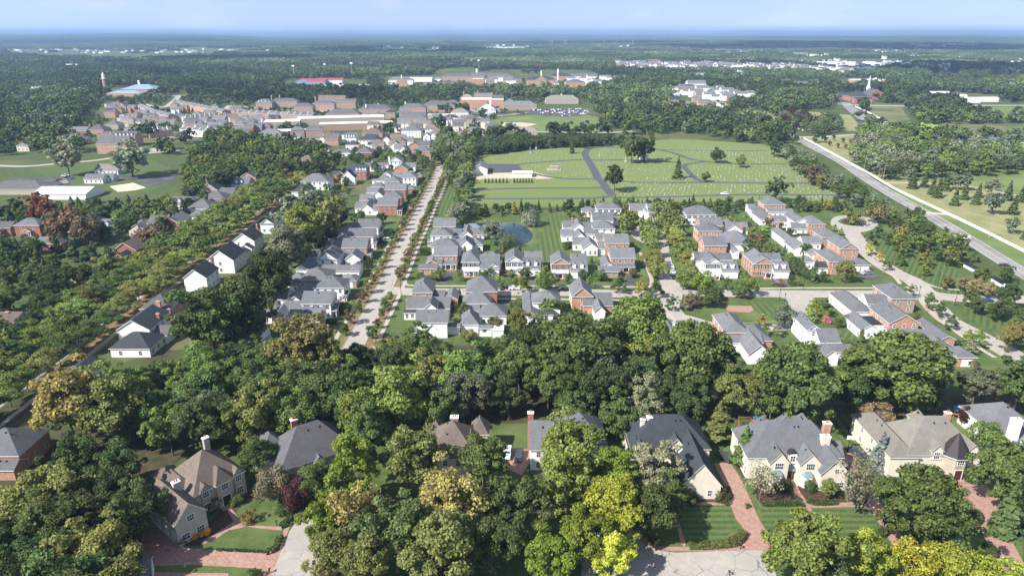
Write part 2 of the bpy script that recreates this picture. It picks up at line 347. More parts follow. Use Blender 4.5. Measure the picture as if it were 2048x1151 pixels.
# ------------------------------------------------------------------ GROUND
def terrain_z(x,y):
    """level under the town, gently rolling beyond three kilometres"""
    r = np.hypot(x,y); f = np.clip((r-3200)/5000,0,1)
    z = 14*np.sin(x*.00052+1.3)*np.sin(y*.00043) + 10*np.sin(x*.0012+y*.0007) + 26*np.clip((r-12000)/20000,0,1)*(1+.5*np.sin(x*.00021+2))
    z = z + 40*np.exp(-((x+9500)/4200.)**2)*np.clip((r-7000)/8000,0,1)
    return f*z
def build_ground():
    ys = [-400,0,60,100] + list(range(140,1000,60)) + list(range(1000,3200,150))
    y = 3200.
    while y < 42000: ys.append(y); y *= 1.06
    n = 61; v = []; f = []
    for yy in ys:
        hw = max(600,abs(yy)*1.15+300)
        for i in range(n):
            x = -hw + 2*hw*i/(n-1); v.append((x,yy,float(terrain_z(np.float64(x),np.float64(yy)))))
    for j in range(len(ys)-1):
        for i in range(n-1):
            a = j*n+i; f.append((a,a+1,a+n+1,a+n))
    me = bpy.data.meshes.new('ground'); me.from_pydata(v,[],f); me.materials.append(M['ground'])
    o = link('ground',me); tag(o,kind='structure'); return o
build_ground()
def poly_area_tri(name,pts,z,mat,kind='structure'):
    bm = bmesh.new(); vs = [bm.verts.new((p[0],p[1],z)) for p in pts]; fc = bm.faces.new(vs)
    fc.normal_update()
    if fc.normal.z < 0: fc.normal_flip()
    bmesh.ops.triangulate(bm,faces=bm.faces[:]); me = bpy.data.meshes.new(name); bm.to_mesh(me); bm.free(); me.materials.append(mat)
    o = link(name,me); o['kind'] = kind; return o
LAY = {}
def sheet(name,pix,mat,lay,smooth=0,world=False):
    pts = [p if world else cP(*p) for p in pix]
    if smooth:
        for _ in range(smooth):
            q = []
            for i in range(len(pts)):
                a,b = pts[i],pts[(i+1) % len(pts)]
                q += [(a[0]*.75+b[0]*.25,a[1]*.75+b[1]*.25),(a[0]*.25+b[0]*.75,a[1]*.25+b[1]*.75)]
            pts = q
    k = LAY[lay] = LAY.get(lay,-1) + 1
    return poly_area_tri(name,pts,.02*lay + .0004*k + .01,M[mat])
def curve_pts(pts,k=6):
    """Catmull-Rom through points"""
    out = []
    n = len(pts)
    for i in range(n-1):
        p0,p1,p2,p3 = pts[max(i-1,0)],pts[i],pts[i+1],pts[min(i+2,n-1)]
        for j in range(k):
            t = j/k
            out.append(tuple(.5*((2*p1[d]) + (-p0[d]+p2[d])*t + (2*p0[d]-5*p1[d]+4*p2[d]-p3[d])*t*t + (-p0[d]+3*p1[d]-3*p2[d]+p3[d])*t**3) for d in (0,1)))
    out.append(tuple(pts[-1])); return out
def ribbon_mesh(mb,pts,w,z,m=0,off=0.0,h=None):
    L_,R_ = [],[]
    for i,p in enumerate(pts):
        a = pts[max(i-1,0)]; b = pts[min(i+1,len(pts)-1)]; dx,dy = b[0]-a[0],b[1]-a[1]; l = hypot(dx,dy) or 1
        nx,ny = -dy/l,dx/l
        L_.append((p[0]+nx*(off+w/2),p[1]+ny*(off+w/2))); R_.append((p[0]+nx*(off-w/2),p[1]+ny*(off-w/2)))
    for i in range(len(pts)-1):
        mb.face([(*R_[i],z),(*R_[i+1],z),(*L_[i+1],z),(*L_[i],z)],m)
        if h:
            mb.face([(*L_[i],z),(*L_[i+1],z),(*L_[i+1],z-h),(*L_[i],z-h)],m)
            mb.face([(*R_[i+1],z),(*R_[i],z),(*R_[i],z-h),(*R_[i+1],z-h)],m)
ROADS = []      # (points, half width) for keeping vegetation off
def road(name,pix,w,mat,lay,kerb=None,world=False,k=6,label=None):
    pts = curve_pts([p if world else cP(*p) for p in pix],k)
    kk = LAY[lay] = LAY.get(lay,-1) + 1; z = .02*lay + .0004*kk + .01
    mb = MB(); ribbon_mesh(mb,pts,w,z); o = mb.build(name,M[mat]); o['kind'] = 'structure'
    if kerb:
        mk = MB()
        for s in (-1,1): ribbon_mesh(mk,pts,.22,z+.10,0,s*(w/2+.08),.12)
        q = mk.build('kerb',M[kerb]); q['kind'] = 'structure'
    ROADS.append((np.array(pts),w/2)); return pts
F0 = lambda: crop(0,0,1)
F0()
# woodland floor and meadows
sheet('forest_floor',[(-400,870),(0,790),(150,755),(330,700),(640,690),(760,662),(1000,672),(1290,690),(1480,745),(1700,745),(1960,745),(2100,760),(2500,800),(2500,860),(1950,835),(1600,845),(1380,850),(1200,850),(1000,850),(820,850),(700,880),(560,870),(420,880),(300,960),(290,1060),(260,1151),(200,1300),(-500,1300)],M and 'floor',1)
sheet('meadow',[(1700,300),(1745,350),(1800,384),(1875,421),(1950,458),(2048,507),(2500,710),(2900,560),(2300,330),(2048,345),(1800,340)],'meadow',1)
sheet('meadow',[(1605,273),(1680,318),(1760,335),(1740,300),(1720,272)],'meadow',1)
sheet('meadow',[(1480,222),(1560,250),(1600,262),(1730,262),(1700,230),(1600,222)],'meadow',1)
sheet('field',[(1720,345),(1780,350),(2060,395),(2500,400),(2300,335),(2048,338),(1850,345)],'field',2)
sheet('meadow',[(1736,213),(1800,212),(1820,240),(1790,246),(1745,232)],'meadow2',1)
sheet('field',[(1940,214),(2200,212),(2300,235),(2010,236),(1935,228)],'field',1)
sheet('wetland',[(1780,262),(1810,248),(2048,248),(2300,250),(2300,275),(2048,272),(1860,272)],'meadow2',1)
sheet('cemetery_lawn',[(948,318),(1010,306),(1120,296),(1185,290),(1300,282),(1345,278),(1400,280),(1520,288),(1548,294),(1600,325),(1660,357),(1712,388),(1704,402),(1400,404),(1030,408),(936,410),(930,395),(932,368),(936,350),(946,330)],'cem',2)
sheet('cemetery_section',[(945,388),(1040,380),(1200,379),(1214,390),(1190,396),(1000,399),(950,398)],'cemline',3)
sheet('cemetery_section',[(938,407),(1030,401),(1200,399),(1230,404),(1180,412),(940,416)],'cemline',3)
sheet('sports_field',[(964,246),(985,238),(1020,233),(1094,230),(1180,231),(1206,238),(1204,247),(1160,256),(1090,259),(1000,255)],'field',2)
crop(650,160,2.9257)
sheet('yard',[(1230,255),(1620,250),(1640,300),(1250,300)],'field',2)
# lawns of the subdivision
F0()
sheet('lawn',[(520,690),(560,560),(640,470),(700,440),(760,430),(870,340),(905,350),(860,440),(820,480),(780,560),(720,690)],'lawn',1)
sheet('lawn',[(770,690),(830,500),(900,370),(925,380),(925,418),(1230,425),(1240,405),(1700,410),(1760,400),(2048,600),(2048,735),(1960,740),(1500,735),(1290,690),(1000,690)],'lawn',1)
sheet('mown_lawn',[(775,655),(800,590),(812,560),(830,520),(838,500),(862,500),(850,545),(835,600),(822,660)],'lawn_x',2)
sheet('mown_lawn',[(1070,500),(1100,430),(1140,430),(1150,450),(1122,500),(1096,530),(1062,528)],'lawn_y',2)
sheet('mown_lawn',[(880,415),(1050,424),(1052,436),(870,436)],'lawn_x',2)
sheet('mown_lawn',[(880,372),(905,372),(905,425),(870,435),(845,470),(852,440)],'lawn_y',2)
sheet('mown_lawn',[(1780,540),(1830,545),(1900,545),(1960,570),(1940,610),(1900,590),(1850,580),(1800,545)],'lawn_d',2)
sheet('mown_lawn',[(1920,610),(1990,590),(2060,620),(2060,665),(1990,660),(1940,640)],'lawn_d',2)
sheet('mown_lawn',[(1300,605),(1340,618),(1380,650),(1340,650),(1290,640)],'lawn_d',2)
sheet('mown_lawn',[(1660,660),(1745,665),(1750,700),(1700,715),(1680,700)],'lawn_d',2)
sheet('mown_lawn',[(1590,560),(1760,558),(1800,575),(1750,577),(1585,577)],'lawn_x',2)
sheet('mown_lawn',[(1600,500),(1660,490),(1700,520),(1640,560),(1600,560)],'lawn_d',2)
sheet('verge',[(1775,384),(1796,384),(1870,416),(1950,455),(2048,503),(2300,612),(2300,680),(2048,552),(1900,460)],'field',2)
sheet('mown_lawn',[(1700,470),(1740,462),(1800,470),(1960,570),(1935,600),(1880,560),(1780,540),(1720,490)],'lawn_d',2)
# islands
crop(1340,540,6.394)
ISL = [(150,390),(350,345),(620,350),(900,370),(1250,350),(1430,400),(1560,470),(1570,600),(1400,690),(1150,705),(850,690),(560,660),(330,610),(240,540),(130,440)]
# streets
F0()
road("street",[(690,725),(718,672),(741,629),(757,598),(780,553),(805,496),(830,449),(847,413),(863,382),(879,345),(881,332)],6.9,'concrete',3,'walk')
MAIN = ROADS[-1]
road('street',[(779,580),(830,584),(900,584),(1030,584),(1150,585),(1280,589),(1345,589)],7.6,'concrete',3,'walk')
road('street',[(1275,430),(1300,446),(1318,470),(1322,500),(1330,540),(1345,585),(1338,610),(1352,632),(1384,642),(1420,652),(1470,655),(1530,653),(1580,648),(1605,630),(1612,600)],7.6,'concrete',3,'walk')
road('street',[(1330,575),(1370,582),(1420,586),(1520,587),(1640,588),(1760,588),(1830,588)],7.6,'concrete',3,'walk')
road('street',[(1700,462),(1722,490),(1752,520),(1790,545),(1826,562),(1850,585),(1868,612),(1900,642),(1950,668),(2000,695),(2060,730)],8.4,'concrete',3,'walk')
road('street',[(1826,572),(1870,590),(1930,597),(2000,598),(2100,600)],8.0,'concrete',3,'walk')
road('alley',[(1322,492),(1290,482),(1272,470),(1268,452)],5.5,'concrete',3)
crop(1348,400,2.9257)
sheet('turning_circle',[(925,100),(985,90),(1080,90),(1170,110),(1205,145),(1150,180),(1060,195),(1090,230),(990,200),(910,150)],'concrete',3,2)
sheet('crossing',[(600,560),(650,545),(760,545),(830,575),(780,600),(765,660),(700,700),(640,640),(680,590)],'concrete',3,1)
sheet('traffic_island',[(950,125),(985,108),(1040,105),(1110,112),(1135,130),(1090,150),(1010,150)],'lawn',4,2)
sheet('planting_bed',[(975,125),(1000,112),(1060,110),(1110,120),(1115,135),(1060,146),(1000,143)],'mulch',5,2)
crop(1340,540,6.394)
sheet('traffic_island',ISL,'lawn',4,2)
sheet('planting_bed',[(160,400),(350,355),(800,375),(700,430),(560,420),(350,480),(260,530)],'mulch',5,2)
sheet('mown_lawn',[(900,410),(1080,400),(1300,420),(1400,500),(1330,590),(1130,560),(1100,500)],'lawn_y',5,1)
sheet('brick_terrace',[(690,455),(1040,460),(1075,515),(1010,545),(740,530)],'paver',6)
F0()
# county road, with its side roads
road('county_road',[(2400,740),(2200,632),(2048,547),(1940,480),(1860,431),(1800,398),(1740,362),(1680,322),(1600,281),(1560,258),(1480,222),(1400,190)],9.5,'road',3)
CR = ROADS[-1]
_mb = MB(); ribbon_mesh(_mb,[tuple(p) for p in CR[0]],.35,.11); _o = _mb.build('centre_line',M['line']); tag(_o,kind='structure')
_mb = MB()
for s in (-1,1): ribbon_mesh(_mb,[tuple(p) for p in CR[0]],.15,.11,0,s*4.2)
_o = _mb.build('edge_line',M['whiteline']); tag(_o,kind='structure')
road('side_road',[(1590,274),(1640,274),(1700,270),(1760,268)],9,'concrete',3)
road('boulevard_road',[(1690,205),(1705,220),(1730,238),(1760,250),(1800,262)],14,'road',3)
road('arterial_road',[(1640,205),(1710,210),(1800,212),(1900,211),(2048,211),(2300,212)],14,'concrete',3)
road('farm_track',[(1775,366),(1840,366),(1930,372),(2048,392),(2200,400)],2.5,'gravel',4)
road('path',[(1850,425),(1870,427),(1893,428)],5,'gravel',4)
# sidewalks
def walk(pix,w=1.6,lay=5,mat='walk'): road('sidewalk',pix,w,mat,lay)
_P = [tuple(p) for p in MAIN[0]]
for s in (-1,1):
    mb = MB(); ribbon_mesh(mb,[p for p in _P if p[1] < (640 if s < 0 else 520)],1.5,.13,0,s*7.6,.1); tag(mb.build('sidewalk',M['walk']),kind='structure')
    mb = MB(); ribbon_mesh(mb,_P,2.9,.06,0,s*5.2); tag(mb.build('verge',M['leaflitter']),kind='structure')
walk([(808,562),(812,568),(826,571),(900,572),(1100,572),(1290,574),(1318,572)])
walk([(815,602),(830,597),(940,597),(1150,599),(1300,603),(1325,612),(1350,640),(1400,668)])
walk([(1280,505),(1292,530),(1303,560),(1300,575)])
walk([(1520,577),(1600,576),(1700,576),(1760,576)])
walk([(1745,510),(1790,555),(1800,568)])
walk([(1880,600),(1850,592),(1850,610),(1880,640),(1950,690),(1990,715)])
walk([(1850,566),(1880,576),(1920,580)])
crop(500,520,6.394)
# ------------------------------------------------------------------ boulevard on the left
F0()
BL = [(-190,935),(-62,843),(66,748),(162,676),(258,602),(364,525),(450,462),(522,412),(582,372),(625,345)]
road('boulevard_road',BL,7.0,'concrete',3)
BLP = ROADS[-1][0]
mb = MB(); ribbon_mesh(mb,[tuple(p) for p in BLP],24,.015); tag(mb.build('leaf_strewn_verge',M['leaflitter']),kind='structure')
for s in (-1,1):
    mb = MB(); ribbon_mesh(mb,[tuple(p) for p in BLP],1.6,.13,0,s*10,.1); tag(mb.build('sidewalk',M['walk']),kind='structure')
crop(0,400,2.9257)
road('street',[(180,700),(330,680),(600,560)],5,'concrete',3)
road('street',[(860,268),(1010,262),(1180,262)],5,'concrete',3)
# ------------------------------------------------------------------ school corner at the left
crop(0,160,2.9257)
sheet('lawn',[(190,520),(500,480),(900,470),(1010,540),(1010,600),(860,660),(500,640),(300,580)],'lawn_x',2)
sheet('parking_lot',[(60,575),(400,565),(440,600),(330,625),(170,610)],'asphalt',3)
sheet('parking_lot',[(690,560),(1040,555),(1010,600),(900,622),(830,610),(800,590),(690,580)],'asphalt',3)
sheet('sand_court',[(640,622),(780,602),(855,630),(790,645),(690,655)],'sand',3)
road('street',[(-50,500),(150,505),(330,490),(560,470),(760,440),(1050,410)],7,'concrete',3)
# ------------------------------------------------------------------ cemetery drives
crop(650,160,2.9257)
def cd(pix,w=4.2): road('cemetery_drive',pix,w,'cemroad',4)
sheet('yard',[(955,490),(1130,492),(1150,520),(1140,540),(955,543)],'cemroad',4)
sheet('gravel_yard',[(860,548),(1130,541),(1230,540),(1360,575),(1240,580),(1225,575),(930,580),(865,590)],'gravel',3)
cd([(1120,498),(1180,488),(1390,472),(1525,465),(1570,470),(1760,468),(1900,475),(2080,483)])
cd([(1690,388),(1590,395),(1545,403),(1522,430),(1540,470),(1570,520),(1597,575),(1625,600),(1650,640),(1680,672)],6)
cd([(1120,522),(1250,555),(1400,577),(1580,580),(1800,598),(2040,601),(2240,598),(2600,603),(2930,605),(3035,607)])
cd([(1640,610),(1610,630),(1300,632),(1000,638),(890,650),(858,668),(880,688),(950,695),(1050,695),(1500,693),(1640,685),(1690,675)])
cd([(1680,690),(2050,683),(2340,673),(2740,672),(3090,675)],3.6)
cd([(1910,398),(2046,430),(2130,460),(2225,476),(2390,490),(2745,493)])
cd([(2100,505),(2120,492),(2225,478)]); cd([(2100,505),(2130,540),(2175,580),(2230,598)])
cd([(1680,395),(2046,410),(2440,415),(2580,412)],3)
# parking lots
sheet('parking_lot',[(1180,175),(1300,165),(1480,170),(1560,180),(1540,208),(1400,216),(1270,212),(1190,195)],'asphalt',3)
sheet('yard',[(1020,250),(1150,248),(1240,258),(1180,275),(1040,270)],'gravel',3)
road('street',[(860,248),(960,280),(1100,290),(1250,303),(1620,308),(1800,300)],7,'concrete',3)
road('street',[(590,470),(640,455),(700,440)],6,'concrete',3)
# pond
crop(800,420,6.394)
POND = [(720,178),(1000,166),(1300,166),(1530,172),(1600,205),(1690,290),(1700,350),(1650,420),(1500,452),(1340,446),(1290,380),(1240,330),(1060,300),(720,245)]
sheet('pond_bank',[(700,168),(1000,158),(1300,156),(1560,160),(1640,200),(1740,290),(1740,370),(1680,440),(1510,470),(1320,465),(1260,390),(1200,345),(1040,320),(700,260)],'meadow2',3,2)
sheet('pond',POND,'water',4,2)
# driveways in the middle
sheet('driveway',[(495,790),(690,790),(620,938),(510,938)],'asphalt',3)
sheet('driveway',[(1020,850),(1130,850),(1140,880),(1030,885)],'asphalt',3)
sheet('driveway',[(1640,855),(1760,855),(1740,965),(1670,965)],'asphalt',3)
crop(1000,530,6.394)
sheet('driveway',[(930,178),(1030,178),(960,262),(905,265)],'asphalt',3)
sheet('driveway',[(1620,140),(1740,140),(1710,280),(1620,275)],'asphalt',3)
sheet('driveway',[(0,418),(185,420),(130,520),(20,500)],'asphalt',3)
crop(1340,540,6.394)
sheet('driveway',[(1320,125),(1510,125),(1530,218),(1370,218)],'asphalt',3)
sheet('driveway',[(760,105),(860,120),(880,185),(790,190)],'asphalt',3)
crop(1340,380,6.394)
sheet('driveway',[(190,780),(340,780),(330,850),(210,850)],'asphalt',3)
sheet('driveway',[(1680,420),(1640,530),(1790,520)],'asphalt',3)
crop(1640,380,6.394)
sheet('driveway',[(500,1070),(650,1060),(860,1130),(560,1150)],'asphalt',3)
crop(500,520,6.394)
for q in ([(1215,380),(1310,378),(1400,420),(1405,445),(1230,440)],[(1270,590),(1350,595),(1330,650),(1270,640)],[(1550,60),(1640,55),(1640,85),(1560,80)],[(1530,145),(1600,140),(1590,200),(1510,170)]):
    sheet('driveway',q,'asphalt',3)
# ------------------------------------------------------------------ foreground grounds
F0()
sheet('lawn',[(400,1000),(560,860),(800,850),(2060,830),(2500,840),(2700,1300),(-100,1300),(290,1100)],'lawn',2)
crop(1348,780,2.9257)
sheet('mown_lawn',[(150,170),(330,220),(390,420),(350,430),(260,330),(190,280)],'lawn_d',3)
sheet('mown_lawn',[(520,190),(1000,140),(1080,130),(1230,220),(1160,250),(1190,400),(1230,480),(1250,560),(1180,560),(1140,420),(1000,320),(940,250),(540,230)],'lawn_y',3)
sheet('mown_lawn',[(-5,672),(335,675),(375,800),(310,850),(300,900),(80,910),(40,820)],'lawn_x',3)
sheet('mown_lawn',[(505,690),(700,680),(760,690),(850,800),(800,850),(620,880),(560,860),(520,800)],'lawn_x',3)
sheet('mown_lawn',[(805,700),(840,690),(1090,683),(1160,710),(1190,790),(1150,850),(1000,870),(880,810)],'lawn_x',3)
sheet('mown_lawn',[(1940,860),(2048,830),(2300,900),(2300,1200),(2060,1085),(2000,960)],'lawn_d',3)
sheet('driveway',[(232,428),(330,425),(380,500),(430,600),(500,760),(590,905),(560,935),(300,940),(-5,942),(-150,930),(-150,915),(70,915),(310,905),(400,880),(415,820),(360,750),(325,660),(290,540)],'paver',4)
sheet('path',[(-10,655),(330,656),(335,674),(-10,672)],'paver',5)
sheet('path',[(-5,700),(8,700),(70,905),(60,915),(40,900)],'paver',5)
sheet('path',[(690,560),(730,555),(765,640),(800,690),(850,790),(815,790),(760,690),(700,590)],'paver',4)
sheet('driveway',[(990,350),(1050,352),(1060,430),(1140,560),(1200,640),(1240,720),(1330,850),(1360,930),(1300,940),(1200,780),(1150,700),(1090,682),(850,688),(770,685),(765,665),(900,660),(1030,655),(1120,620),(1060,520),(1000,440)],'paver',4)
sheet('driveway',[(1620,500),(1680,505),(1720,540),(1830,560),(1890,620),(1925,700),(1880,740),(1960,850),(2040,1000),(2060,1090),(1950,1090),(1880,990),(1800,830),(1760,720),(1700,640),(1640,560)],'paver',4)
sheet('planting_bed',[(30,590),(330,560),(350,620),(320,655),(0,655)],'mulch',4)
sheet('planting_bed',[(480,530),(690,520),(700,600),(760,640),(720,672),(520,680),(480,630)],'mulch',4)
sheet('planting_bed',[(720,555),(1000,560),(1110,590),(1120,640),(1010,655),(790,662),(740,600)],'mulch',4)
sheet('planting_bed',[(1690,500),(1800,490),(1860,520),(1800,550),(1720,540)],'mulch',4)
sheet('planting_bed',[(1880,740),(1990,780),(2048,790),(2048,850),(1950,850)],'mulch',4)
sheet('planting_bed',[(350,430),(395,410),(440,520),(420,540)],'mulch',4)
crop(0,780,2.9257)
sheet('mown_lawn',[(1330,690),(1500,600),(1690,620),(1700,750),(1640,790),(1500,790),(1400,740)],'lawn',3,1)
sheet('mown_lawn',[(1190,900),(1330,820),(1440,790),(1650,820),(1640,900),(1560,945),(1250,935)],'lawn',3,1)
sheet('mown_lawn',[(900,1030),(1100,1020),(1530,1045),(1540,1070),(900,1065)],'lawn',3)
sheet('mown_lawn',[(330,930),(860,930),(860,1100),(200,1100)],'lawn',3)
sheet('planting_bed',[(1010,870),(1240,760),(1340,640),(1520,570),(1560,600),(1400,690),(1330,800),(1180,905),(1040,920)],'mulch',4)
sheet('driveway',[(850,790),(930,785),(1010,880),(1100,925),(1250,935),(1560,945),(1640,900),(1660,820),(1700,750),(1790,700),(1850,735),(1780,740),(1700,790),(1650,930),(1590,1090),(1500,1085),(1540,1045),(1100,1020),(900,1030),(830,1000),(825,850)],'paver',5)
sheet('path',[(1320,690),(1345,680),(1400,750),(1470,790),(1650,800),(1650,822),(1440,800),(1340,820),(1250,880),(1180,905),(1180,890),(1290,820),(1370,770)],'paver',6)
sheet('driveway',[(885,1066),(1340,1070),(1330,1100),(880,1100)],'paver',5)
sheet('street',[(1790,735),(1860,735),(2000,830),(1890,930),(1830,1090),(1800,1200),(1560,1200),(1590,1085),(1650,930),(1710,790)],'concrete',6,1)
sheet('planting_bed',[(1890,930),(2000,830),(2100,900),(2060,1085),(1830,1100)],'mulch',5)
crop(650,780,2.9257)
sheet('street',[(1650,740),(1740,780),(1830,870),(1930,935),(2048,950),(2320,940),(2590,935),(2640,1080),(2640,1250),(1500,1250),(1500,900)],'concrete',6)
sheet('brick_border',[(1740,780),(1780,790),(1860,870),(1960,915),(2100,920),(2100,942),(1930,938),(1830,872)],'paver',7)
sheet('mown_lawn',[(1035,225),(1150,215),(1160,250),(1120,340),(1045,340)],'lawn',3)
sheet('driveway',[(1040,345),(1240,345),(1200,420),(1150,500),(1050,450)],'paver',4)
sheet('mown_lawn',[(250,990),(400,980),(400,1090),(230,1090)],'lawn',3)
sheet('brick_border',[(560,540),(620,560),(610,620),(575,600)],'paver',5)
# village streets and yards in the distance
crop(0,160,2.9257)
for q_ in ([(900,420),(1000,330),(1200,330),(1500,330),(1800,350),(1990,330)],[(700,200),(760,290),(1050,310),(1300,310),(1560,300)],[(1000,215),(1150,240),(1500,228),(1700,238),(2040,205)],[(930,110),(1040,90),(1010,130),(950,160),(830,140)],[(1330,200),(1350,150),(1500,165),(1850,175),(2046,150)],[(690,240),(830,210),(1000,235)]): road('village_street',q_,9,'concrete',3)
sheet('yard',[(1330,215),(1560,222),(1560,240),(1340,236)],'asphalt',2); sheet('yard',[(1850,168),(2046,172),(2046,190),(1850,186)],'gravel',2)
crop(650,160,2.9257)
for q_ in ([(0,230),(300,205),(600,215),(860,235),(960,250)],[(180,190),(420,185),(600,170),(800,160),(900,190),(1000,210),(1180,190)],[(600,240),(860,225),(940,215)]): road('village_street',q_,9,'road',3)
sheet('yard',[(430,155),(620,150),(780,130),(780,140),(600,165),(430,165)],'gravel',2); sheet('car_park',[(860,200),(960,205),(960,222),(870,216)],'asphalt',2)
# ------------------------------------------------------------------ TREES
def leaf_mesh(name,cen,nor,size,asp=1.0,seed=0,bend=.25):
    """every leaf clump is one bent quad"""
    r = np.random.default_rng(seed); n = len(cen)
    nor = nor/np.maximum(np.linalg.norm(nor,axis=1,keepdims=True),1e-6)
    t = r.normal(size=(n,3)); t -= nor*np.sum(t*nor,1,keepdims=True); t /= np.maximum(np.linalg.norm(t,axis=1,keepdims=True),1e-6)
    b = np.cross(nor,t); s = (size*(.6+.8*r.random(n)))[:,None]/2
    k = bend*s
    v = np.stack([cen + t*s*asp - nor*k,cen + b*s + nor*k*.5,cen - t*s*asp - nor*k,cen - b*s + nor*k*.5],1).reshape(-1,3)
    me = bpy.data.meshes.new(name); me.vertices.add(4*n); me.vertices.foreach_set('co',v.astype(np.float32).ravel())
    me.loops.add(4*n); me.loops.foreach_set('vertex_index',np.arange(4*n,dtype=np.int32))
    me.polygons.add(n); me.polygons.foreach_set('loop_start',np.arange(0,4*n,4,dtype=np.int32)); me.polygons.foreach_set('loop_total',np.full(n,4,dtype=np.int32))
    me.update(calc_edges=True); return me
def crown_points(seed,H,R,z0,ncl,nleaf,shape='round',flat=1.0,rcl=.34,lumpy=.42):
    """clump centres within the crown, leaves on the clumps' outer side"""
    r = np.random.default_rng(seed); cz = (H+z0)/2; hz = (H-z0)/2; cs = []
    ph = r.random(3)*6.28
    while len(cs) < ncl:
        d = r.normal(size=3); d /= np.linalg.norm(d); rad = (.45+.5*r.random()) if r.random() < .85 else r.random()*.5
        az = atan2(d[1],d[0]); lump = 1 + lumpy*(sin(2*az+ph[0])*.5 + sin(3*az+ph[1])*.5) + .1*sin(5*d[2]+ph[2])
        p = d*rad*lump
        if shape == 'cone':
            h = (p[2]+1)/2; w = (1-h)**.8; p[0] *= w*1.35; p[1] *= w*1.35
        elif shape == 'flat':
            p[2] *= .8
            if p[2] < -.35 and hypot(p[0],p[1]) < .5: continue
        elif shape == 'oval':
            h = (p[2]+1)/2; w = .62+.5*sin(pi*min(1,h*.95)); p[0] *= w; p[1] *= w
        cs.append((p[0]*R,p[1]*R,cz+p[2]*hz))
    cs = np.array(cs); rr = R*rcl*(.55+.95*r.random(ncl)**1.3)
    if shape == 'cone': rr *= np.clip(1.15-(cs[:,2]-z0)/(H-z0),.3,1)
    w = rr**1.7; idx = r.choice(ncl,nleaf,p=w/w.sum())
    d = r.normal(size=(nleaf,3)); d /= np.linalg.norm(d,axis=1,keepdims=True)
    d[:,2] = np.where((d[:,2] < -.25) & (r.random(nleaf) < .7),-d[:,2],d[:,2])
    o = cs[idx] - np.array([0,0,cz-.25*hz]); o /= np.maximum(np.linalg.norm(o,axis=1,keepdims=True),1e-6)
    back = np.sum(d*o,1) < -.35; d[back] = -d[back]
    rad = rr[idx]*(.62+.58*r.random(nleaf)**1.6)
    pos = cs[idx] + d*rad[:,None]*np.array([1,1,.8*flat])
    nor = d + np.array([0,0,.35]) + r.normal(size=(nleaf,3))*.6
    return pos,nor,cs
def trunk_mesh(name,H,z0,r0,cs,seed,limbs=9,n=7,thick=.35):
    r = random.Random(seed); mb = MB(); top = z0 + (H-z0)*.55
    a = (0,0,-.3); pts = [(r.uniform(-.02,.02)*H*k/4,r.uniform(-.02,.02)*H*k/4,top*k/4) for k in range(1,5)]
    rr = r0
    for q in pts: mb.limb(a,q,rr,rr*.78,n); a = q; rr *= .78
    for i in r.sample(range(len(cs)),min(limbs,len(cs))):
        e = cs[i]; k = r.uniform(.45,.9); s = (pts[1][0]*k,pts[1][1]*k,max(z0*.7,min(top*k,e[2]*.75)))
        m = tuple(s[j]*.5+e[j]*.5 + (0 if j < 2 else .25) for j in range(3))
        mb.limb(s,m,r0*thick,r0*thick*.6,5); mb.limb(m,tuple(e),r0*thick*.6,r0*thick*.2,5)
        for _ in range(2):
            q = tuple(e[j]*.75 + m[j]*.25 + r.uniform(-.12,.12)*H*.4 for j in range(3)); mb.limb(m,q,r0*thick*.4,.03,4)
    me = mb.mesh(name,M['bark']); return me
SPEC = {}
def species(key,name,H,R,z0,ncl,leaves,size,trunk=.28,**kw):
    """leaves = (near, mid); several individuals per species"""
    var = []; nv = kw.pop('variants',3); limbs = kw.pop('limbs',9)
    for k in range(nv):
        sd = sum(map(ord,key))*7+k*13; lods = []
        for n,s in zip(leaves,size):
            p,q,cs = crown_points(sd,H,R,z0,ncl,n,**kw)
            me = leaf_mesh(name+'_crown',p,q,s,seed=sd+1); me.materials.append(M['leaf']); lods.append(me)
        tm = trunk_mesh(name+'_trunk',H,z0,trunk,cs,sd,limbs); var.append((lods,tm))
    SPEC[key] = dict(name=name,H=H,R=R,var=var)
species('broad','broadleaf_tree',18,6.6,3.6,84,(14000,2000),(.52,1.15),.34,variants=4,rcl=.215)
species('maple','maple_tree',15,5.6,2.6,74,(12000,1700),(.43,1.0),.28,variants=3,shape='oval',rcl=.215)
species('tall','oak_tree',21,5.8,4.5,80,(13000,1800),(.52,1.1),.38,variants=2,shape='oval',rcl=.225)
species('locust','honeylocust_tree',11,6.2,3.2,44,(8500,1700),(.42,.95),.22,variants=3,shape='flat',flat=.45,rcl=.30)
species('street','street_tree',8,2.5,1.6,34,(3000,900),(.34,.6),.12,variants=3,shape='oval',rcl=.34,lumpy=.15)
species('pinoak','pin_oak_tree',9,3.1,1.8,40,(3600,1000),(.36,.7),.14,variants=2,shape='cone',flat=.5,rcl=.34)
species('dome','linden_tree',10,3.9,2.0,36,(4800,1300),(.40,.8),.2,variants=2,shape='oval',rcl=.33,lumpy=.12)
species('sparse','birch_tree',11,4.0,2.0,34,(1500,700),(.38,.6),.16,variants=2,shape='round',rcl=.36,limbs=28)
species('shrub','shrub',2.2,1.3,.1,14,(1400,260),(.16,.38),.05,variants=2,rcl=.5,lumpy=.08)
species('topiary','clipped_shrub',2.0,1.15,.05,30,(2200,300),(.12,.34),.05,variants=1,rcl=.36,lumpy=.0)
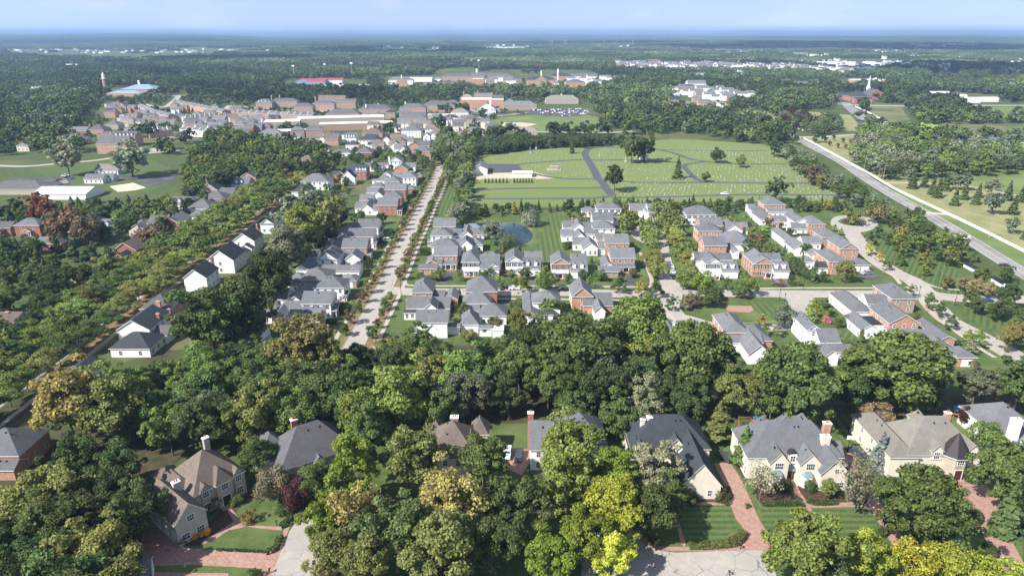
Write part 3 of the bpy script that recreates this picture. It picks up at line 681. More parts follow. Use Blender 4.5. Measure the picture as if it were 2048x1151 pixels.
def conifer(key,name,H,R,tiers,n,size,seed=5,variants=2,droop=.3,z0=.6,col=None):
    var = []
    for k in range(variants):
        lods = []
        for nn,sz in zip(n,size):
            r = np.random.default_rng(seed+k*17); nb = tiers*9
            bz = z0 + (H-z0)*(np.sort(r.random(nb))**1.15); ba = r.random(nb)*6.283; bl = R*(1-(bz-z0)/(H-z0))**.85*(.75+.35*r.random(nb))+.12
            i = r.choice(nb,nn,p=bl/bl.sum()); t = np.sqrt(r.random(nn)); sp = (r.random(nn)-.5)*.5*bl[i]*t
            d = t*bl[i]; x = np.cos(ba[i])*d - np.sin(ba[i])*sp; y = np.sin(ba[i])*d + np.cos(ba[i])*sp
            z = bz[i] - droop*d + .10*R*r.normal(size=nn)*(1-t)
            nor = np.stack([np.cos(ba[i])*.8,np.sin(ba[i])*.8,np.full(nn,.9)],1) + r.normal(size=(nn,3))*.3
            me = leaf_mesh(name+'_crown',np.stack([x,y,np.maximum(z,.1)],1),nor,sz,1.3,seed+k,.1); me.materials.append(M['leaf']); lods.append(me)
        mb = MB(); mb.limb((0,0,-.2),(0,0,H*.9),.02*H,.03,7); var.append((lods,mb.mesh(name+'_trunk',M['bark'])))
    SPEC[key] = dict(name=name,H=H,R=R,var=var)
conifer('spruce','spruce_tree',11,3.0,20,(4200,1200),(.42,.75))
conifer('pine','pine_tree',14,4.3,14,(5000,1300),(.55,.95),seed=31,droop=-.05,z0=2)
conifer('arbor','arborvitae',4,.85,22,(1300,350),(.22,.42),seed=9,droop=-.5,z0=.1)
def willow():
    var = []; lods = []
    for n,sz in ((7000,.34),(2000,.6)):
        r = np.random.default_rng(3); ns = 150; a = r.random(ns)*6.283; rad = 5.4*np.sqrt(.15+.85*r.random(ns)); zt = 9.6 - 3.5*(rad/5.4)**2 + r.normal(size=ns)*.35; zb = .9+r.random(ns)*2.2
        i = r.integers(0,ns,n); t = r.random(n); x = np.cos(a[i])*(rad[i]+.3*t)+r.normal(size=n)*.2; y = np.sin(a[i])*(rad[i]+.3*t)+r.normal(size=n)*.2; z = zt[i]+(zb[i]-zt[i])*t
        nor = np.stack([np.cos(a[i]),np.sin(a[i]),np.full(n,.35)],1)+r.normal(size=(n,3))*.3
        me = leaf_mesh('willow_crown',np.stack([x,y,z],1),nor,sz,1.0,4); me.materials.append(M['leaf']); lods.append(me)
    mb = MB(); mb.limb((0,0,-.2),(0,0,6),.35,.2,7)
    for k in range(7): mb.limb((0,0,3.5),(3*cos(k*.9),3*sin(k*.9),8),.14,.05,5)
    var.append((lods,mb.mesh('willow_trunk',M['bark']))); SPEC['willow'] = dict(name='willow_tree',H=10,R=5.8,var=var)
willow()
PAL = dict(
    dark=(.045,.064,.024),deep=(.058,.082,.029),mid=(.070,.105,.033),light=(.115,.155,.040),olive=(.120,.135,.042),
    lime=(.135,.180,.030),yellow=(.215,.245,.036),ochre=(.155,.145,.052),bronze=(.125,.100,.055),red=(.120,.058,.034),
    blue=(.060,.088,.045),grey=(.105,.130,.075),spruce=(.110,.145,.135),sage=(.150,.170,.105),purple=(.050,.024,.024),gold=(.22,.18,.05),tan=(.24,.20,.10),linden=(.150,.180,.050))
TONE = dict(dark='dark green',deep='deep green',mid='mid green',light='light green',olive='olive green',lime='yellow green',yellow='yellow',ochre='ochre',bronze='bronze',red='red',blue='blue green',grey='grey green',spruce='blue',sage='sage green',purple='maroon',gold='golden',tan='tan',linden='yellow green')
FARPTS = []    # trees that are drawn as woodland
CAP = {'broadleaf_tree': 300,'maple_tree': 300,'honeylocust_tree': 300}
crop(800,420,6.394); WATER = [cP(*p) for p in POND]
TREES = []     # (x, y, radius) of all built trees
COUNT = {}
HAZE_D = 9.5e-5
REGION = []    # filled later: functions giving a place name
def tree(sp,x,y,h,col,label,group=None,wide=1.0,cat=None,lod=None,z=0.0,name=None,auto=False):
    if inpoly([(x,y)],WATER)[0]: return None
    S = SPEC[sp]; s = h/S['H']; d = hypot(x,y)
    if lod is None: lod = 0 if d < 330 else 1
    k = rnd.randrange(len(S['var'])); lods,tm = S['var'][k]
    nm = name or S['name']
    if col in TONE and auto: label = TONE[col]+' '+label
    if auto and (COUNT.get(nm,0) >= 280 or y > 520):
        FARPTS.append((x,y,h,sp,col)); TREES.append((x,y,S['R']*s)); return None
    o = empty(nm,(x,y,z),rnd.uniform(0,6.28)); w = wide*rnd.uniform(.95,1.05); o.scale = (s*w,s*w,s)
    tag(o,label,cat or ('shrub' if sp in ('shrub','topiary') else 'tree'),group)
    cr = link('crown',lods[lod],o); cc_ = PAL[col] if isinstance(col,str) else col
    j = rnd.uniform(.88,1.14); hs_ = rnd.uniform(-.12,.12)
    j *= 1.55; cr.color = (min(1,cc_[0]*j*(1+hs_)),min(1,cc_[1]*j*.97),cc_[2]*j*(1-hs_*.5),1)
    if sp not in ('topiary',): link('trunk',tm,o)
    TREES.append((x,y,S['R']*s*w)); COUNT[nm] = COUNT.get(nm,0)+1
    return o
def tree_px(sp,px,py,wpx,col,label,group=None,cat=None,hr=None,name=None):
    """tree whose crown is sighted centred at px, py and wpx wide in the survey picture"""
    S = SPEC[sp]; hr = hr or S['H']/(2*S['R']); h = 8
    for _ in range(4):
        x,y = P(px,py,h*.58); D = y*cos(PITCH) - (h*.58-CAMH)*sin(PITCH); w = wpx*D/FOC; h = min(w*hr,26)
    return tree(sp,x,y,h,col,label,group,wide=(w/2/S['R'])/(h/S['H']),cat=cat,name=name)
def inpoly(pts,poly):
    pts = np.atleast_2d(pts); x,y = pts[:,0],pts[:,1]; c_ = np.zeros(len(pts),bool); n = len(poly)
    for i in range(n):
        x1,y1 = poly[i]; x2,y2 = poly[(i+1) % n]
        if y1 == y2: continue
        k = ((y1 > y) != (y2 > y)) & (x < (x2-x1)*(y-y1)/(y2-y1)+x1); c_ ^= k
    return c_
BLOCK = []     # footprints (polygons) of buildings, filled by the house builder
def near_road(x,y,m=1.0):
    for pts,hw in ROADS:
        d = pts - np.array([x,y])
        if len(pts) > 1:
            a = pts[:-1]; b = pts[1:]; ab = b-a; t = np.clip(np.sum((np.array([x,y])-a)*ab,1)/np.maximum(np.sum(ab*ab,1),1e-6),0,1)
            q = a+ab*t[:,None]-np.array([x,y])
            if np.min(np.hypot(q[:,0],q[:,1])) < hw+m: return True
    return False
def blocked(x,y,m=1.5):
    for (cx,cy,ca,sa,hw,hd) in BLOCK:
        dx,dy = x-cx,y-cy
        if abs(dx*ca+dy*sa) < hw+m and abs(-dx*sa+dy*ca) < hd+m: return True
    return False
def scatter(pix,spacing,chooser,zc=9,roadm=1.5,world=False,maxn=999,seed=1,housem=2.5,own=True):
    """trees filling a wood outlined in survey sightings of its crowns"""
    poly = [p if world else cP(*p,zc) for p in pix]; r = random.Random(seed)
    xs = [p[0] for p in poly]; ys = [p[1] for p in poly]; A = (max(xs)-min(xs))*(max(ys)-min(ys)); n = 0
    tries = int(A/spacing**2*7)
    cand = np.array([(r.uniform(min(xs),max(xs)),r.uniform(min(ys),max(ys))) for _ in range(tries)]); cand = cand[inpoly(cand,poly)]
    placed = np.array([(t[0],t[1]) for t in TREES]) if TREES else np.zeros((0,2)); new = []
    if len(placed):
        m = (placed[:,0] > min(xs)-20) & (placed[:,0] < max(xs)+20) & (placed[:,1] > min(ys)-20) & (placed[:,1] < max(ys)+20); placed = placed[m]
    for x,y in cand:
        sp_ = spacing*r.uniform(.85,1.2)
        if len(placed) and np.min(np.hypot(placed[:,0]-x,placed[:,1]-y)) < sp_: continue
        if new and min(hypot(a-x,b-y) for a,b in new) < sp_: continue
        if near_road(x,y,roadm) or blocked(x,y,housem): continue
        chooser(x,y,r); new.append((x,y)); n += 1
        if n >= maxn: break
    return n
# ------------------------------------------------------------------ HOUSES
_wm = {}
def window_mesh(w,h,shut,arch=False):
    k = (round(w,2),round(h,2),shut)
    if k not in _wm:
        mb = MB(); t = .09
        mb.box(-w/2-t,w/2+t,-.07,.02,-h/2-t,-h/2,0); mb.box(-w/2-t,w/2+t,-.07,.02,h/2,h/2+t,0)
        mb.box(-w/2-t,-w/2,-.07,.02,-h/2,h/2,0); mb.box(w/2,w/2+t,-.07,.02,-h/2,h/2,0)
        mb.box(-w/2,w/2,-.045,.01,-.03,.03,0)
        if w > .8:
            n = max(1,round(w/.75))
            for i in range(1,n+1):
                x = -w/2 + w*i/(n+1); mb.box(x-.025,x+.025,-.045,.01,-h/2,-.03,0); mb.box(x-.025,x+.025,-.045,.01,.03,h/2,0)
        if shut:
            for s in (-1,1): mb.box(s*(w/2+t+.05) - (.42 if s < 0 else 0),s*(w/2+t+.05) + (.42 if s > 0 else 0),-.05,.0,-h/2,h/2,1)
        g = MB(); g.face([(-w/2,-.012,-h/2),(w/2,-.012,-h/2),(w/2,-.012,h/2),(-w/2,-.012,h/2)])
        _wm[k] = (mb.mesh('window',[M['trim'],M['shutter']]),g.mesh('pane',M['glass']))
    return _wm[k]
def put_window(par,x,y,z,rz,w=1.0,h=1.5,shut=False):
    a,b = window_mesh(w,h,shut)
    o = link('window',a,par,(x,y,z),rz); link('pane',b,o); return o
def roof_polys(kind,x0,x1,y0,y1,e,p):
    w,d = x1-x0,y1-y0
    if kind == 'gx':
        r = e+p*d/2; ym = (y0+y1)/2
        return [[(x0,y0,e),(x1,y0,e),(x1,ym,r),(x0,ym,r)],[(x1,y1,e),(x0,y1,e),(x0,ym,r),(x1,ym,r)]]
    if kind == 'gy':
        r = e+p*w/2; xm = (x0+x1)/2
        return [[(x0,y1,e),(x0,y0,e),(xm,y0,r),(xm,y1,r)],[(x1,y0,e),(x1,y1,e),(xm,y1,r),(xm,y0,r)]]
    if kind == 'hip':
        if w >= d:
            r = e+p*d/2; ym = (y0+y1)/2; a,b = (x0+d/2,ym,r),(x1-d/2,ym,r)
            if w-d < .3: a = b = ((x0+x1)/2,ym,r)
        else:
            r = e+p*w/2; xm = (x0+x1)/2; a,b = (xm,y0+w/2,r),(xm,y1-w/2,r)
            if a == b: pass
            return [[(x0,y0,e),(x1,y0,e),a],[(x1,y0,e),(x1,y1,e),b,a],[(x1,y1,e),(x0,y1,e),b],[(x0,y1,e),(x0,y0,e),a,b]]
        if a == b: return [[(x0,y0,e),(x1,y0,e),a],[(x1,y0,e),(x1,y1,e),a],[(x1,y1,e),(x0,y1,e),a],[(x0,y1,e),(x0,y0,e),a]]
        return [[(x0,y0,e),(x1,y0,e),b,a],[(x1,y0,e),(x1,y1,e),b],[(x1,y1,e),(x0,y1,e),a,b],[(x0,y1,e),(x0,y0,e),a]]
    if kind == 'hgy':   # ridge along y, gable to the front, hipped at the back
        r = e+p*w/2; xm = (x0+x1)/2; b = (xm,max(y0+.5,y1-w/2),r); a = (xm,y0,r)
        return [[(x0,y1,e),(x0,y0,e),a,b],[(x1,y0,e),(x1,y1,e),b,a],[(x1,y1,e),(x0,y1,e),b]]
    if kind == 'shed':  # falls towards the front
        r = e+p*d
        return [[(x0,y0,e),(x1,y0,e),(x1,y1,r),(x0,y1,r)]]
    return [[(x0,y0,e),(x1,y0,e),(x1,y1,e),(x0,y1,e)]]
def roof_mesh(polys,mats,t=.20,ridge=True):
    V = {}; vs = []; fs = []; ms = []
    def vi(p):
        k = tuple(round(a,4) for a in p)
        if k not in V: V[k] = len(vs); vs.append(p)
        return V[k]
    F = [[vi(p) for p in q] for q in polys]; ec = {}
    for q in F:
        for i in range(len(q)): a,b = q[i],q[(i+1) % len(q)]; ec[(a,b)] = 1
    n = len(vs); vs += [(p[0],p[1],p[2]-t) for p in vs[:n]]
    for q in F: fs.append(tuple(q)); ms.append(0); fs.append(tuple(i+n for i in reversed(q))); ms.append(1)
    for (a,b) in ec:
        if (b,a) not in ec: fs.append((b,a,a+n,b+n)); ms.append(1)
    me = bpy.data.meshes.new('roof'); me.from_pydata(vs,[],fs)
    for m in mats: me.materials.append(m)
    me.polygons.foreach_set('material_index',ms); me.update(); return me
def W(xl,xr,y,eave,kind='gx',d=None,ry=None,p=.58,**kw):
    return dict(xl=xl,xr=xr,y=y,e=eave,k=kind,d=d,ry=ry,p=p,**kw)
HOUSES = []
def house(label,wall,roof,wings,name='house',cat='house',rot=None,chim=(),group=None,trim='trim',shut=False,near=False,wins=True,raw=False,floorh=3.0,wsize=(.95,1.5),wgap=2.7,thick=.2,orig=None,bricktop='brick'):
    """wings: roof edges nearest the viewer, in survey coordinates of the current crop (raw=True: metres)"""
    ws = []
    for w in wings:
        if isinstance(w['y'],tuple): yl,yr = w['y']
        else: yl = yr = w['y']
        if raw: L_,R_ = (w['xl'],yl),(w['xr'],yr)
        else: L_,R_ = cP(w['xl'],yl,w['e']),cP(w['xr'],yr,w['e'])
        w['L'],w['R'] = L_,R_; ws.append(w)
    a = ws[0]
    if rot is None: rot = atan2(a['R'][1]-a['L'][1],a['R'][0]-a['L'][0]) if isinstance(a['y'],tuple) else 0.0
    else: rot = radians(rot)
    ox,oy = orig or ((a['L'][0]+a['R'][0])/2,(a['L'][1]+a['R'][1])/2)
    H = empty(name,(ox,oy,0),rot); tag(H,label,cat,group)
    ca,sa = cos(rot),sin(rot)
    loc = lambda q: ((q[0]-ox)*ca + (q[1]-oy)*sa,-(q[0]-ox)*sa + (q[1]-oy)*ca)
    for w in ws:
        l,r = loc(w['L']),loc(w['R']); w['x0'],w['x1'] = min(l[0],r[0]),max(l[0],r[0]); w['y0'] = (l[1]+r[1])/2
        e,p = w['e'],w['p']
        if w['ry'] is not None:   # depth so that the ridge is seen at row ry
            gx_,gy_ = w['R'] if w['k'] == 'gx' else ((w['L'][0]+w['R'][0])/2,(w['L'][1]+w['R'][1])/2)
            k = (575.5 - (_crop[1]+w['ry']/_crop[2]))/FOC; y_ = gy_; c_ = e-CAMH
            # (y+d/2) sin + (c+p d/2) cos = k((y+d/2) cos - (c+p d/2) sin)
            A = (sin(PITCH)-k*cos(PITCH)); B = p*(cos(PITCH)+k*sin(PITCH)); R0 = -(y_*A + c_*(cos(PITCH)+k*sin(PITCH)))
            w['d'] = max(2.5,min(22,2*R0/(A+B)))
        if w['d'] is None: w['d'] = 8
        w['y1'] = w['y0']+w['d']; w['h'] = e + (p*min(w['d'],w['x1']-w['x0'])/2 if w['k'] != 'flat' else 0)
    for w in ws:
        x0,x1,y0,y1,e,p,k = w['x0'],w['x1'],w['y0'],w['y1'],w['e'],w['p'],w['k']
        oh = w.get('oh',.35); wx0,wx1,wy0,wy1 = x0+oh,x1-oh,y0+oh,y1-oh; b = w.get('base',0.0); gt = min(.12,thick*.6)
        wm = M[w.get('wall',wall)]; te = e - gt
        mb = MB()
        if not w.get('open'):
            def quad(pts): mb.face(pts,0)
            if k == 'gx':
                z1 = e+p*oh-gt; zr = e+p*(y1-y0)/2-gt; ym = (y0+y1)/2
                quad([(wx0,wy0,b),(wx1,wy0,b),(wx1,wy0,z1),(wx0,wy0,z1)]); quad([(wx1,wy1,b),(wx0,wy1,b),(wx0,wy1,z1),(wx1,wy1,z1)])
                quad([(wx1,wy0,b),(wx1,wy1,b),(wx1,wy1,z1),(wx1,ym,zr),(wx1,wy0,z1)]); quad([(wx0,wy1,b),(wx0,wy0,b),(wx0,wy0,z1),(wx0,ym,zr),(wx0,wy1,z1)])
            elif k in ('gy','hgy'):
                z1 = e+p*oh-gt; zr = e+p*(x1-x0)/2-gt; xm = (x0+x1)/2
                quad([(wx0,wy0,b),(wx1,wy0,b),(wx1,wy0,z1),(xm,wy0,zr),(wx0,wy0,z1)])
                if k == 'gy': quad([(wx1,wy1,b),(wx0,wy1,b),(wx0,wy1,z1),(xm,wy1,zr),(wx1,wy1,z1)])
                else: quad([(wx1,wy1,b),(wx0,wy1,b),(wx0,wy1,z1),(wx1,wy1,z1)])
                quad([(wx1,wy0,b),(wx1,wy1,b),(wx1,wy1,z1),(wx1,wy0,z1)]); quad([(wx0,wy1,b),(wx0,wy0,b),(wx0,wy0,z1),(wx0,wy1,z1)])
            elif k == 'shed':
                z1 = e+p*oh-gt; z2 = e+p*(y1-y0-oh)-gt
                quad([(wx0,wy0,b),(wx1,wy0,b),(wx1,wy0,z1),(wx0,wy0,z1)]); quad([(wx1,wy0,b),(wx1,wy1,b),(wx1,wy1,z2),(wx1,wy0,z1)]); quad([(wx0,wy1,b),(wx0,wy0,b),(wx0,wy0,z1),(wx0,wy1,z2)])
            elif k == 'flat':
                mb.box(x0,x1,y0,y1,b,e-.02,0)
            else:
                z1 = te
                quad([(wx0,wy0,b),(wx1,wy0,b),(wx1,wy0,z1),(wx0,wy0,z1)]); quad([(wx1,wy1,b),(wx0,wy1,b),(wx0,wy1,z1),(wx1,wy1,z1)])
                quad([(wx1,wy0,b),(wx1,wy1,b),(wx1,wy1,z1),(wx1,wy0,z1)]); quad([(wx0,wy1,b),(wx0,wy0,b),(wx0,wy0,z1),(wx0,wy1,z1)])
            mb.build('wall',wm,H)
            if k in ('gy','hgy') and w.get('ret',e > 4.5):   # pediment return across the gable
                m2 = MB(); m2.box(x0+.05,x1-.05,y0-.02,wy0+.02,e-.16,e+.02,0); m2.face([(x0+.05,y0-.02,e+.02),(x1-.05,y0-.02,e+.02),(x1-.3,wy0-.01,e+.30),(x0+.3,wy0-.01,e+.30)],1)
                m2.build('cornice',[M[trim],M[w.get('roof',roof)]],H)
        if k == 'flat':
            m2 = MB(); m2.box(x0-.15,x1+.15,y0-.15,y1+.15,e,e+.3,0); m2.box(x0+.2,x1-.2,y0+.2,y1-.2,e+.3,e+.36,1); m2.build('roof',[M[w.get('trim',trim)],M[w.get('roof',roof)]],H)
        else:
            ro = link('roof',roof_mesh(roof_polys(k,x0,x1,y0,y1,e,p),[M[w.get('roof',roof)],M[trim]],thick),H)
            if near or e > 5:  # ridge caps and vents
                for i in range(w.get('vents',2)):
                    q = rnd.uniform(.3,.7)
                    if k in ('gx','hip') and x1-x0 >= y1-y0:
                        vx = x0+(x1-x0)*q; vy = y0+(y1-y0)*.40
                    else: vx = x0+(x1-x0)*.4; vy = y0+(y1-y0)*q
                    vz = e+p*min(vy-y0,vx-x0,x1-vx,y1-vy) if k == 'hip' else (e+p*min(vy-y0,y1-vy) if k == 'gx' else e+p*min(vx-x0,x1-vx))
                    mv = MB(); mv.box(vx-.14,vx+.14,vy-.14,vy+.14,vz-.2,vz+.28); mv.build('roof_vent',M['black'],H)
                
        hw,hd = (x1-x0)/2,(y1-y0)/2; cx,cy = (x0+x1)/2,(y0+y1)/2
        BLOCK.append((ox+cx*ca-cy*sa,oy+cx*sa+cy*ca,ca,sa,hw,hd))
        # porch posts under an open roof
        if w.get('open'):
            n = w.get('posts',4); pm = MB()
            pm.cyl(0,0,0.1,e-.1,.16,.14,8); pm.box(-.2,.2,-.2,.2,0,.15); pm.box(-.2,.2,-.2,.2,e-.25,e-.08); pme = pm.mesh('column',M[trim])
            for i in range(n):
                link('column',pme,H,(wx0+.1+(wx1-wx0-.2)*i/(n-1),wy0+.1,b))
            fl = MB(); fl.box(wx0-.1,wx1+.1,wy0-.1,y1,0.0,.35); fl.build('porch_floor',M[w.get('floor','brick')],H)
            be = MB(); be.box(wx0,wx1,wy0,wy0+.25,e-.32,e-.02*1); be.build('beam',M[trim],H)
        # garage doors
        for g in w.get('gd',()):
            if raw: gx0,gx1 = g
            else:
                yy = w['y'] if not isinstance(w['y'],tuple) else w['y'][0]
                a_,b_ = [loc((_wall_hit(_crop[0]+q/_crop[2],_crop[1]+yy/_crop[2],w['L'][1]))) for q in g]; gx0,gx1 = a_[0],b_[0]
            gm = MB(); gh = 2.35
            gm.box(gx0-.15,gx1+.15,wy0-.06,wy0+.02,0,gh+.18,0)
            for r_ in range(4): gm.box(gx0,gx1,wy0-.10,wy0-.05,.05+r_*gh/4,.05+(r_+1)*gh/4-.03,1)
            gm.build('garage_door',[M[trim],M['gdoor']],H)
        # windows
        if wins and w.get('wins',True):
            st = w.get('st',max(1,int((e-b+.4)/floorh))); sh = w.get('shut',shut); ww,wh = w.get('ws',wsize)
            def free(x,y,z):
                for v in ws:
                    if v is w or v.get('open'): continue
                    if v['x0']+.2 < x < v['x1']-.2 and v['y0']-.1 < y < v['y1']+.1 and z < v['e']+ v['p']*.8: return False
                return True
            gdr = []
            if w.get('gd'): gdr = [1]
            faces = [('s',wx0,wx1,wy0)] + ([('e',wy0,wy1,wx1)] if ox < 260 else []) + [('w',wy0,wy1,wx0)]
            if w.get('faces'): faces = [f_ for f_ in faces if f_[0] in w['faces']]
            for f_,a0,a1,cst in faces:
                ln = a1-a0; n = w.get('n',{}).get(f_,int((ln-.6)/wgap) if ln > 2.2 else 0)
                if n < 1: continue
                for s_ in range(st):
                    if f_ == 's' and s_ == 0 and gdr: continue
                    z = b + 1.55 + s_*floorh
                    if e-b > 3.9 and st == 1: z = b+1.8
                    for i in range(n):
                        q = a0 + ln*(i+.5)/n
                        if f_ == 's': X,Y,rz = q,cst,0
                        elif f_ == 'e': X,Y,rz = cst,q,pi/2
                        else: X,Y,rz = cst,q,-pi/2
                        if not free(X,Y,z): continue
                        put_window(H,X,Y,z,rz,ww,wh,sh)
        # dormers, at fractions of the front slope
        for dx in w.get('dorm',()):
            X = x0 + (x1-x0)*dx; yb = y0 + w.get('dy',1.1); zb = e+p*(yb-y0)-.1; dw,dh = w.get('ds',(1.3,1.7)); dl = 2.6
            dm = MB(); dm.box(X-dw/2,X+dw/2,yb,yb+dl,zb,zb+dh,0); dm.face([(X-dw/2,yb,zb+dh),(X+dw/2,yb,zb+dh),(X,yb,zb+dh+.5*dw)],0)
            do = dm.build('dormer',M[w.get('dwall','white')],H)
            link('dormer_roof',roof_mesh(roof_polys('gy',X-dw/2-.15,X+dw/2+.15,yb-.15,yb+dl,zb+dh-.02,.95),[M[w.get('roof',roof)],M[trim]],.1),do)
            a_,b_ = window_mesh(dw*.5,dh*.62,False); wo = link('window',a_,do,(X,yb,zb+dh*.55)); 
    for ch in chim:   # (px, py of the top, top height, width, material)
        cx,cy = loc(ch[:2] if raw else cP(ch[0],ch[1],ch[2])); s = (ch[3] if len(ch) > 3 else 1.0)/2; mt = M[ch[4] if len(ch) > 4 else 'brick']
        cm = MB(); cm.box(cx-s,cx+s,cy-s*.7,cy+s*.7,0 if near else 2,ch[2]-.35,0); co = cm.build('chimney',mt,H)
        c2 = MB(); c2.box(cx-s-.1,cx+s+.1,cy-s*.7-.1,cy+s*.7+.1,ch[2]-.35,ch[2]-.1,0); c2.build('cap',M['trim' if near else 'walk'],co)
        np_ = ch[5] if len(ch) > 5 else 1
        c3 = MB()
        for i in range(np_): c3.cyl(cx+(i-(np_-1)/2)*.5,cy,ch[2]-.1,ch[2]+.55,.17,.13,8)
        c3.build('chimney_pot',M['pot'],co)
    HOUSES.append((H,ws,loc,ox,oy,rot)); return H
def _wall_hit(px,py,ywall):
    """where the sight line through px meets the upright plane y = ywall (for facades square to the view)"""
    k = (575.5-py)/FOC; dy = cos(PITCH)+k*sin(PITCH); dz = -sin(PITCH)+k*cos(PITCH); t = ywall/dy
    return ((px-1024)/FOC*t,ywall)
# ------------------------------------------------------------------ houses west of the main street (seen from the back)
GW = 'houses along the west side of the main street'
crop(500,520,6.394)
house('long grey gable roof nearest the wood, west of the main street','white','roof_grey',
  [W(470,880,790,5.6,'gx',ry=625,wall='brick'),W(650,960,640,5.6,'gx',ry=590,d=7),W(885,1110,650,3,'shed',d=3,p=.25,open=True,posts=3)],group=GW)
house('white shuttered house with long rear wing beside the square hedge, west side','white','roof_grey',
  [W(645,1035,558,6,'gx',ry=390),W(260,420,735,3.2,'gy',22,p=.75,ret=False),W(70,300,720,3,'gx',ry=583),W(420,650,640,3.2,'gx',8),W(1035,1115,640,3,'shed',d=5,p=.2,open=True,posts=2)],group=GW,shut=True)
house('white two storey house with grey hip roof and a flag, west of the main street','white','roof_grey',
  [W(803,1205,355,6,'hip',ry=198),W(480,655,528,3.2,'gy',16,p=.8,ret=False),W(262,470,505,3,'gx',ry=368),W(600,810,400,3.2,'gx',7),W(1165,1240,445,3,'shed',d=3.5,p=.2,open=True,posts=2,roof='roof_dark')],group=GW)
house('brick house with pyramid hip roof and a white garage door, west of the main street','brick','roof_grey',
  [W(640,1015,245,6,'hip',ry=85),W(1195,1365,268,3.2,'hip',ry=170,gd=((1228,1305),)),W(1075,1250,215,3,'gx',ry=187),W(462,700,255,3.4,'hip',ry=150,wall='white'),W(490,660,330,2.8,'gx',6,wall='white')],chim=[(512,212,6.5,1.1,'brick')],group=GW)
house('long low white house with twin small gables, west of the main street','white','roof_grey',
  [W(740,1400,140,3.6,'gx',ry=57),W(1262,1397,130,3.6,'gy',9,p=.6,ret=True),W(572,742,118,3.8,'gy',14,p=.7,ret=True)],group=GW)
crop(560,340,6.394)
house('white house with broad gable end facing the viewer, west of the main street','white','roof_grey',
  [W(468,735,1150,5.6,'gy',13,p=.72),W(350,480,1105,3,'gx',ry=1010),W(735,900,1075,3.4,'gx',ry=1020),W(820,1035,1145,3.8,'gy',9,p=.75,ret=False)],chim=[(333,1122,5.5,.9,'brick')],group=GW)
house('brick backed house with white rear gable, west of the main street','brick','roof_grey',
  [W(778,1112,997,6,'gx',ry=868),W(630,775,1010,3.4,'gy',18,p=.8,wall='white',ret=False),W(475,650,960,3,'gx',ry=870,wall='white'),W(1100,1168,1080,3,'shed',d=6,p=.2,open=True,posts=3)],group=GW)
house('white house with a long white valley gable, west of the main street','white','roof_grey',
  [W(855,1195,855,6,'gx',ry=740),W(720,860,860,3.4,'gy',18,p=.85,ret=False),W(572,760,842,3,'gx',ry=742),W(1180,1232,950,3,'shed',d=5,p=.2,open=True,posts=2)],group=GW)
house('white house beside the open lawn with boat in its drive, west of the main street','white','roof_grey',
  [W(972,1258,733,6,'gx',ry=618),W(1245,1310,790,3,'shed',d=6,p=.2,open=True,posts=3),W(850,980,745,3,'gx',ry=690,d=6)],group=GW)
house('red brick house with white gabled wing facing the grass gap','brick2','roof_grey',
  [W(1235,1503,452,6,'gx',ry=345),W(1020,1192,505,3.4,'gy',16,p=.85,wall='white',ret=False),W(950,1120,488,3,'gx',ry=402,wall='white'),W(1180,1260,515,3,'gx',ry=432,wall='white'),W(1495,1560,520,3,'shed',d=6,p=.2,open=True,posts=3)],group=GW)
house('brick house with grey hip roof behind the brick house by the grass gap','brick2','roof_grey',
  [W(1310,1555,350,6,'hip',ry=262),W(1175,1320,330,3.4,'gy',14,p=.8,wall='white',ret=False),W(1010,1185,388,3,'gx',ry=305,wall='white')],chim=[(1112,345,5,.8)],group=GW)
house('long brick house with grey gable roof and small hip garage, west of the main street','brick2','roof_grey',
  [W(1330,1612,255,6,'gx',ry=172),W(1100,1300,290,3.4,'gx',ry=218,wall='white'),W(1612,1720,235,3,'hip',ry=185),W(1150,1330,215,3.2,'hip',8,wall='white')],group=GW)
house('brick and white house with pyramid roof and covered porch, west of the main street','brick','roof_grey',
  [W(1328,1538,155,6,'hip',ry=60),W(1170,1340,135,3.2,'gx',ry=110,wall='white'),W(1255,1390,110,3,'hip',ry=60,wall='white')],group=GW)
house('white house with three dark rear windows and small brick garage, west side','white','roof_grey',
  [W(1515,1742,97,6,'hip',ry=15),W(1738,1822,68,3,'hip',ry=15,wall='brick'),W(1305,1420,65,4.5,'gy',9,p=.6),W(1420,1540,75,3.4,'gx',ry=28)],group=GW)
# ------------------------------------------------------------------ houses between street and pond
GP = 'houses between the main street and the pond'
crop(800,420,6.394)
house('brick house with plain grey gable roof on the pond side of the main street','brick','roof_grey',[W(420,712,212,6,'gx',ry=97)],group=GP)
house('white hip roofed house with a peaked rear wing next to the pond','white','roof_grey',
  [W(380,665,328,6,'hip',ry=213),W(665,790,325,3.2,'gx',ry=235),W(770,935,335,3.8,'gy',14,p=.85,ret=False),W(880,1080,315,3.2,'gx',ry=222),W(345,395,405,3,'shed',d=3,p=.2,open=True,posts=2)],chim=[(945,298,5.2,.8)],group=GP)
house('grey roofed white house with tall centre hip behind the brick porch house','white','roof_grey',
  [W(395,745,470,6,'hip',10,p=.6),W(745,930,458,5.2,'hgy',12,p=.9,ret=False),W(870,1065,445,3.6,'hip',ry=335),W(480,800,450,5.4,'gx',ry=365)],group=GP)
house('orange brick house with colonnaded porch, low garage and black drive at the street corner','brick','roof_grey',
  [W(430,735,582,6,'gx',ry=452,n={'s':4}),W(505,725,694,3,'shed',d=3.2,p=.3,open=True,posts=4,roof='roof_grey'),W(228,470,752,2.9,'gx',ry=682,n={'s':2}),W(320,500,690,3,'gy',11,wins=False,ret=False),W(470,540,700,3,'gx',6,wall='white',wins=False)],group=GP)
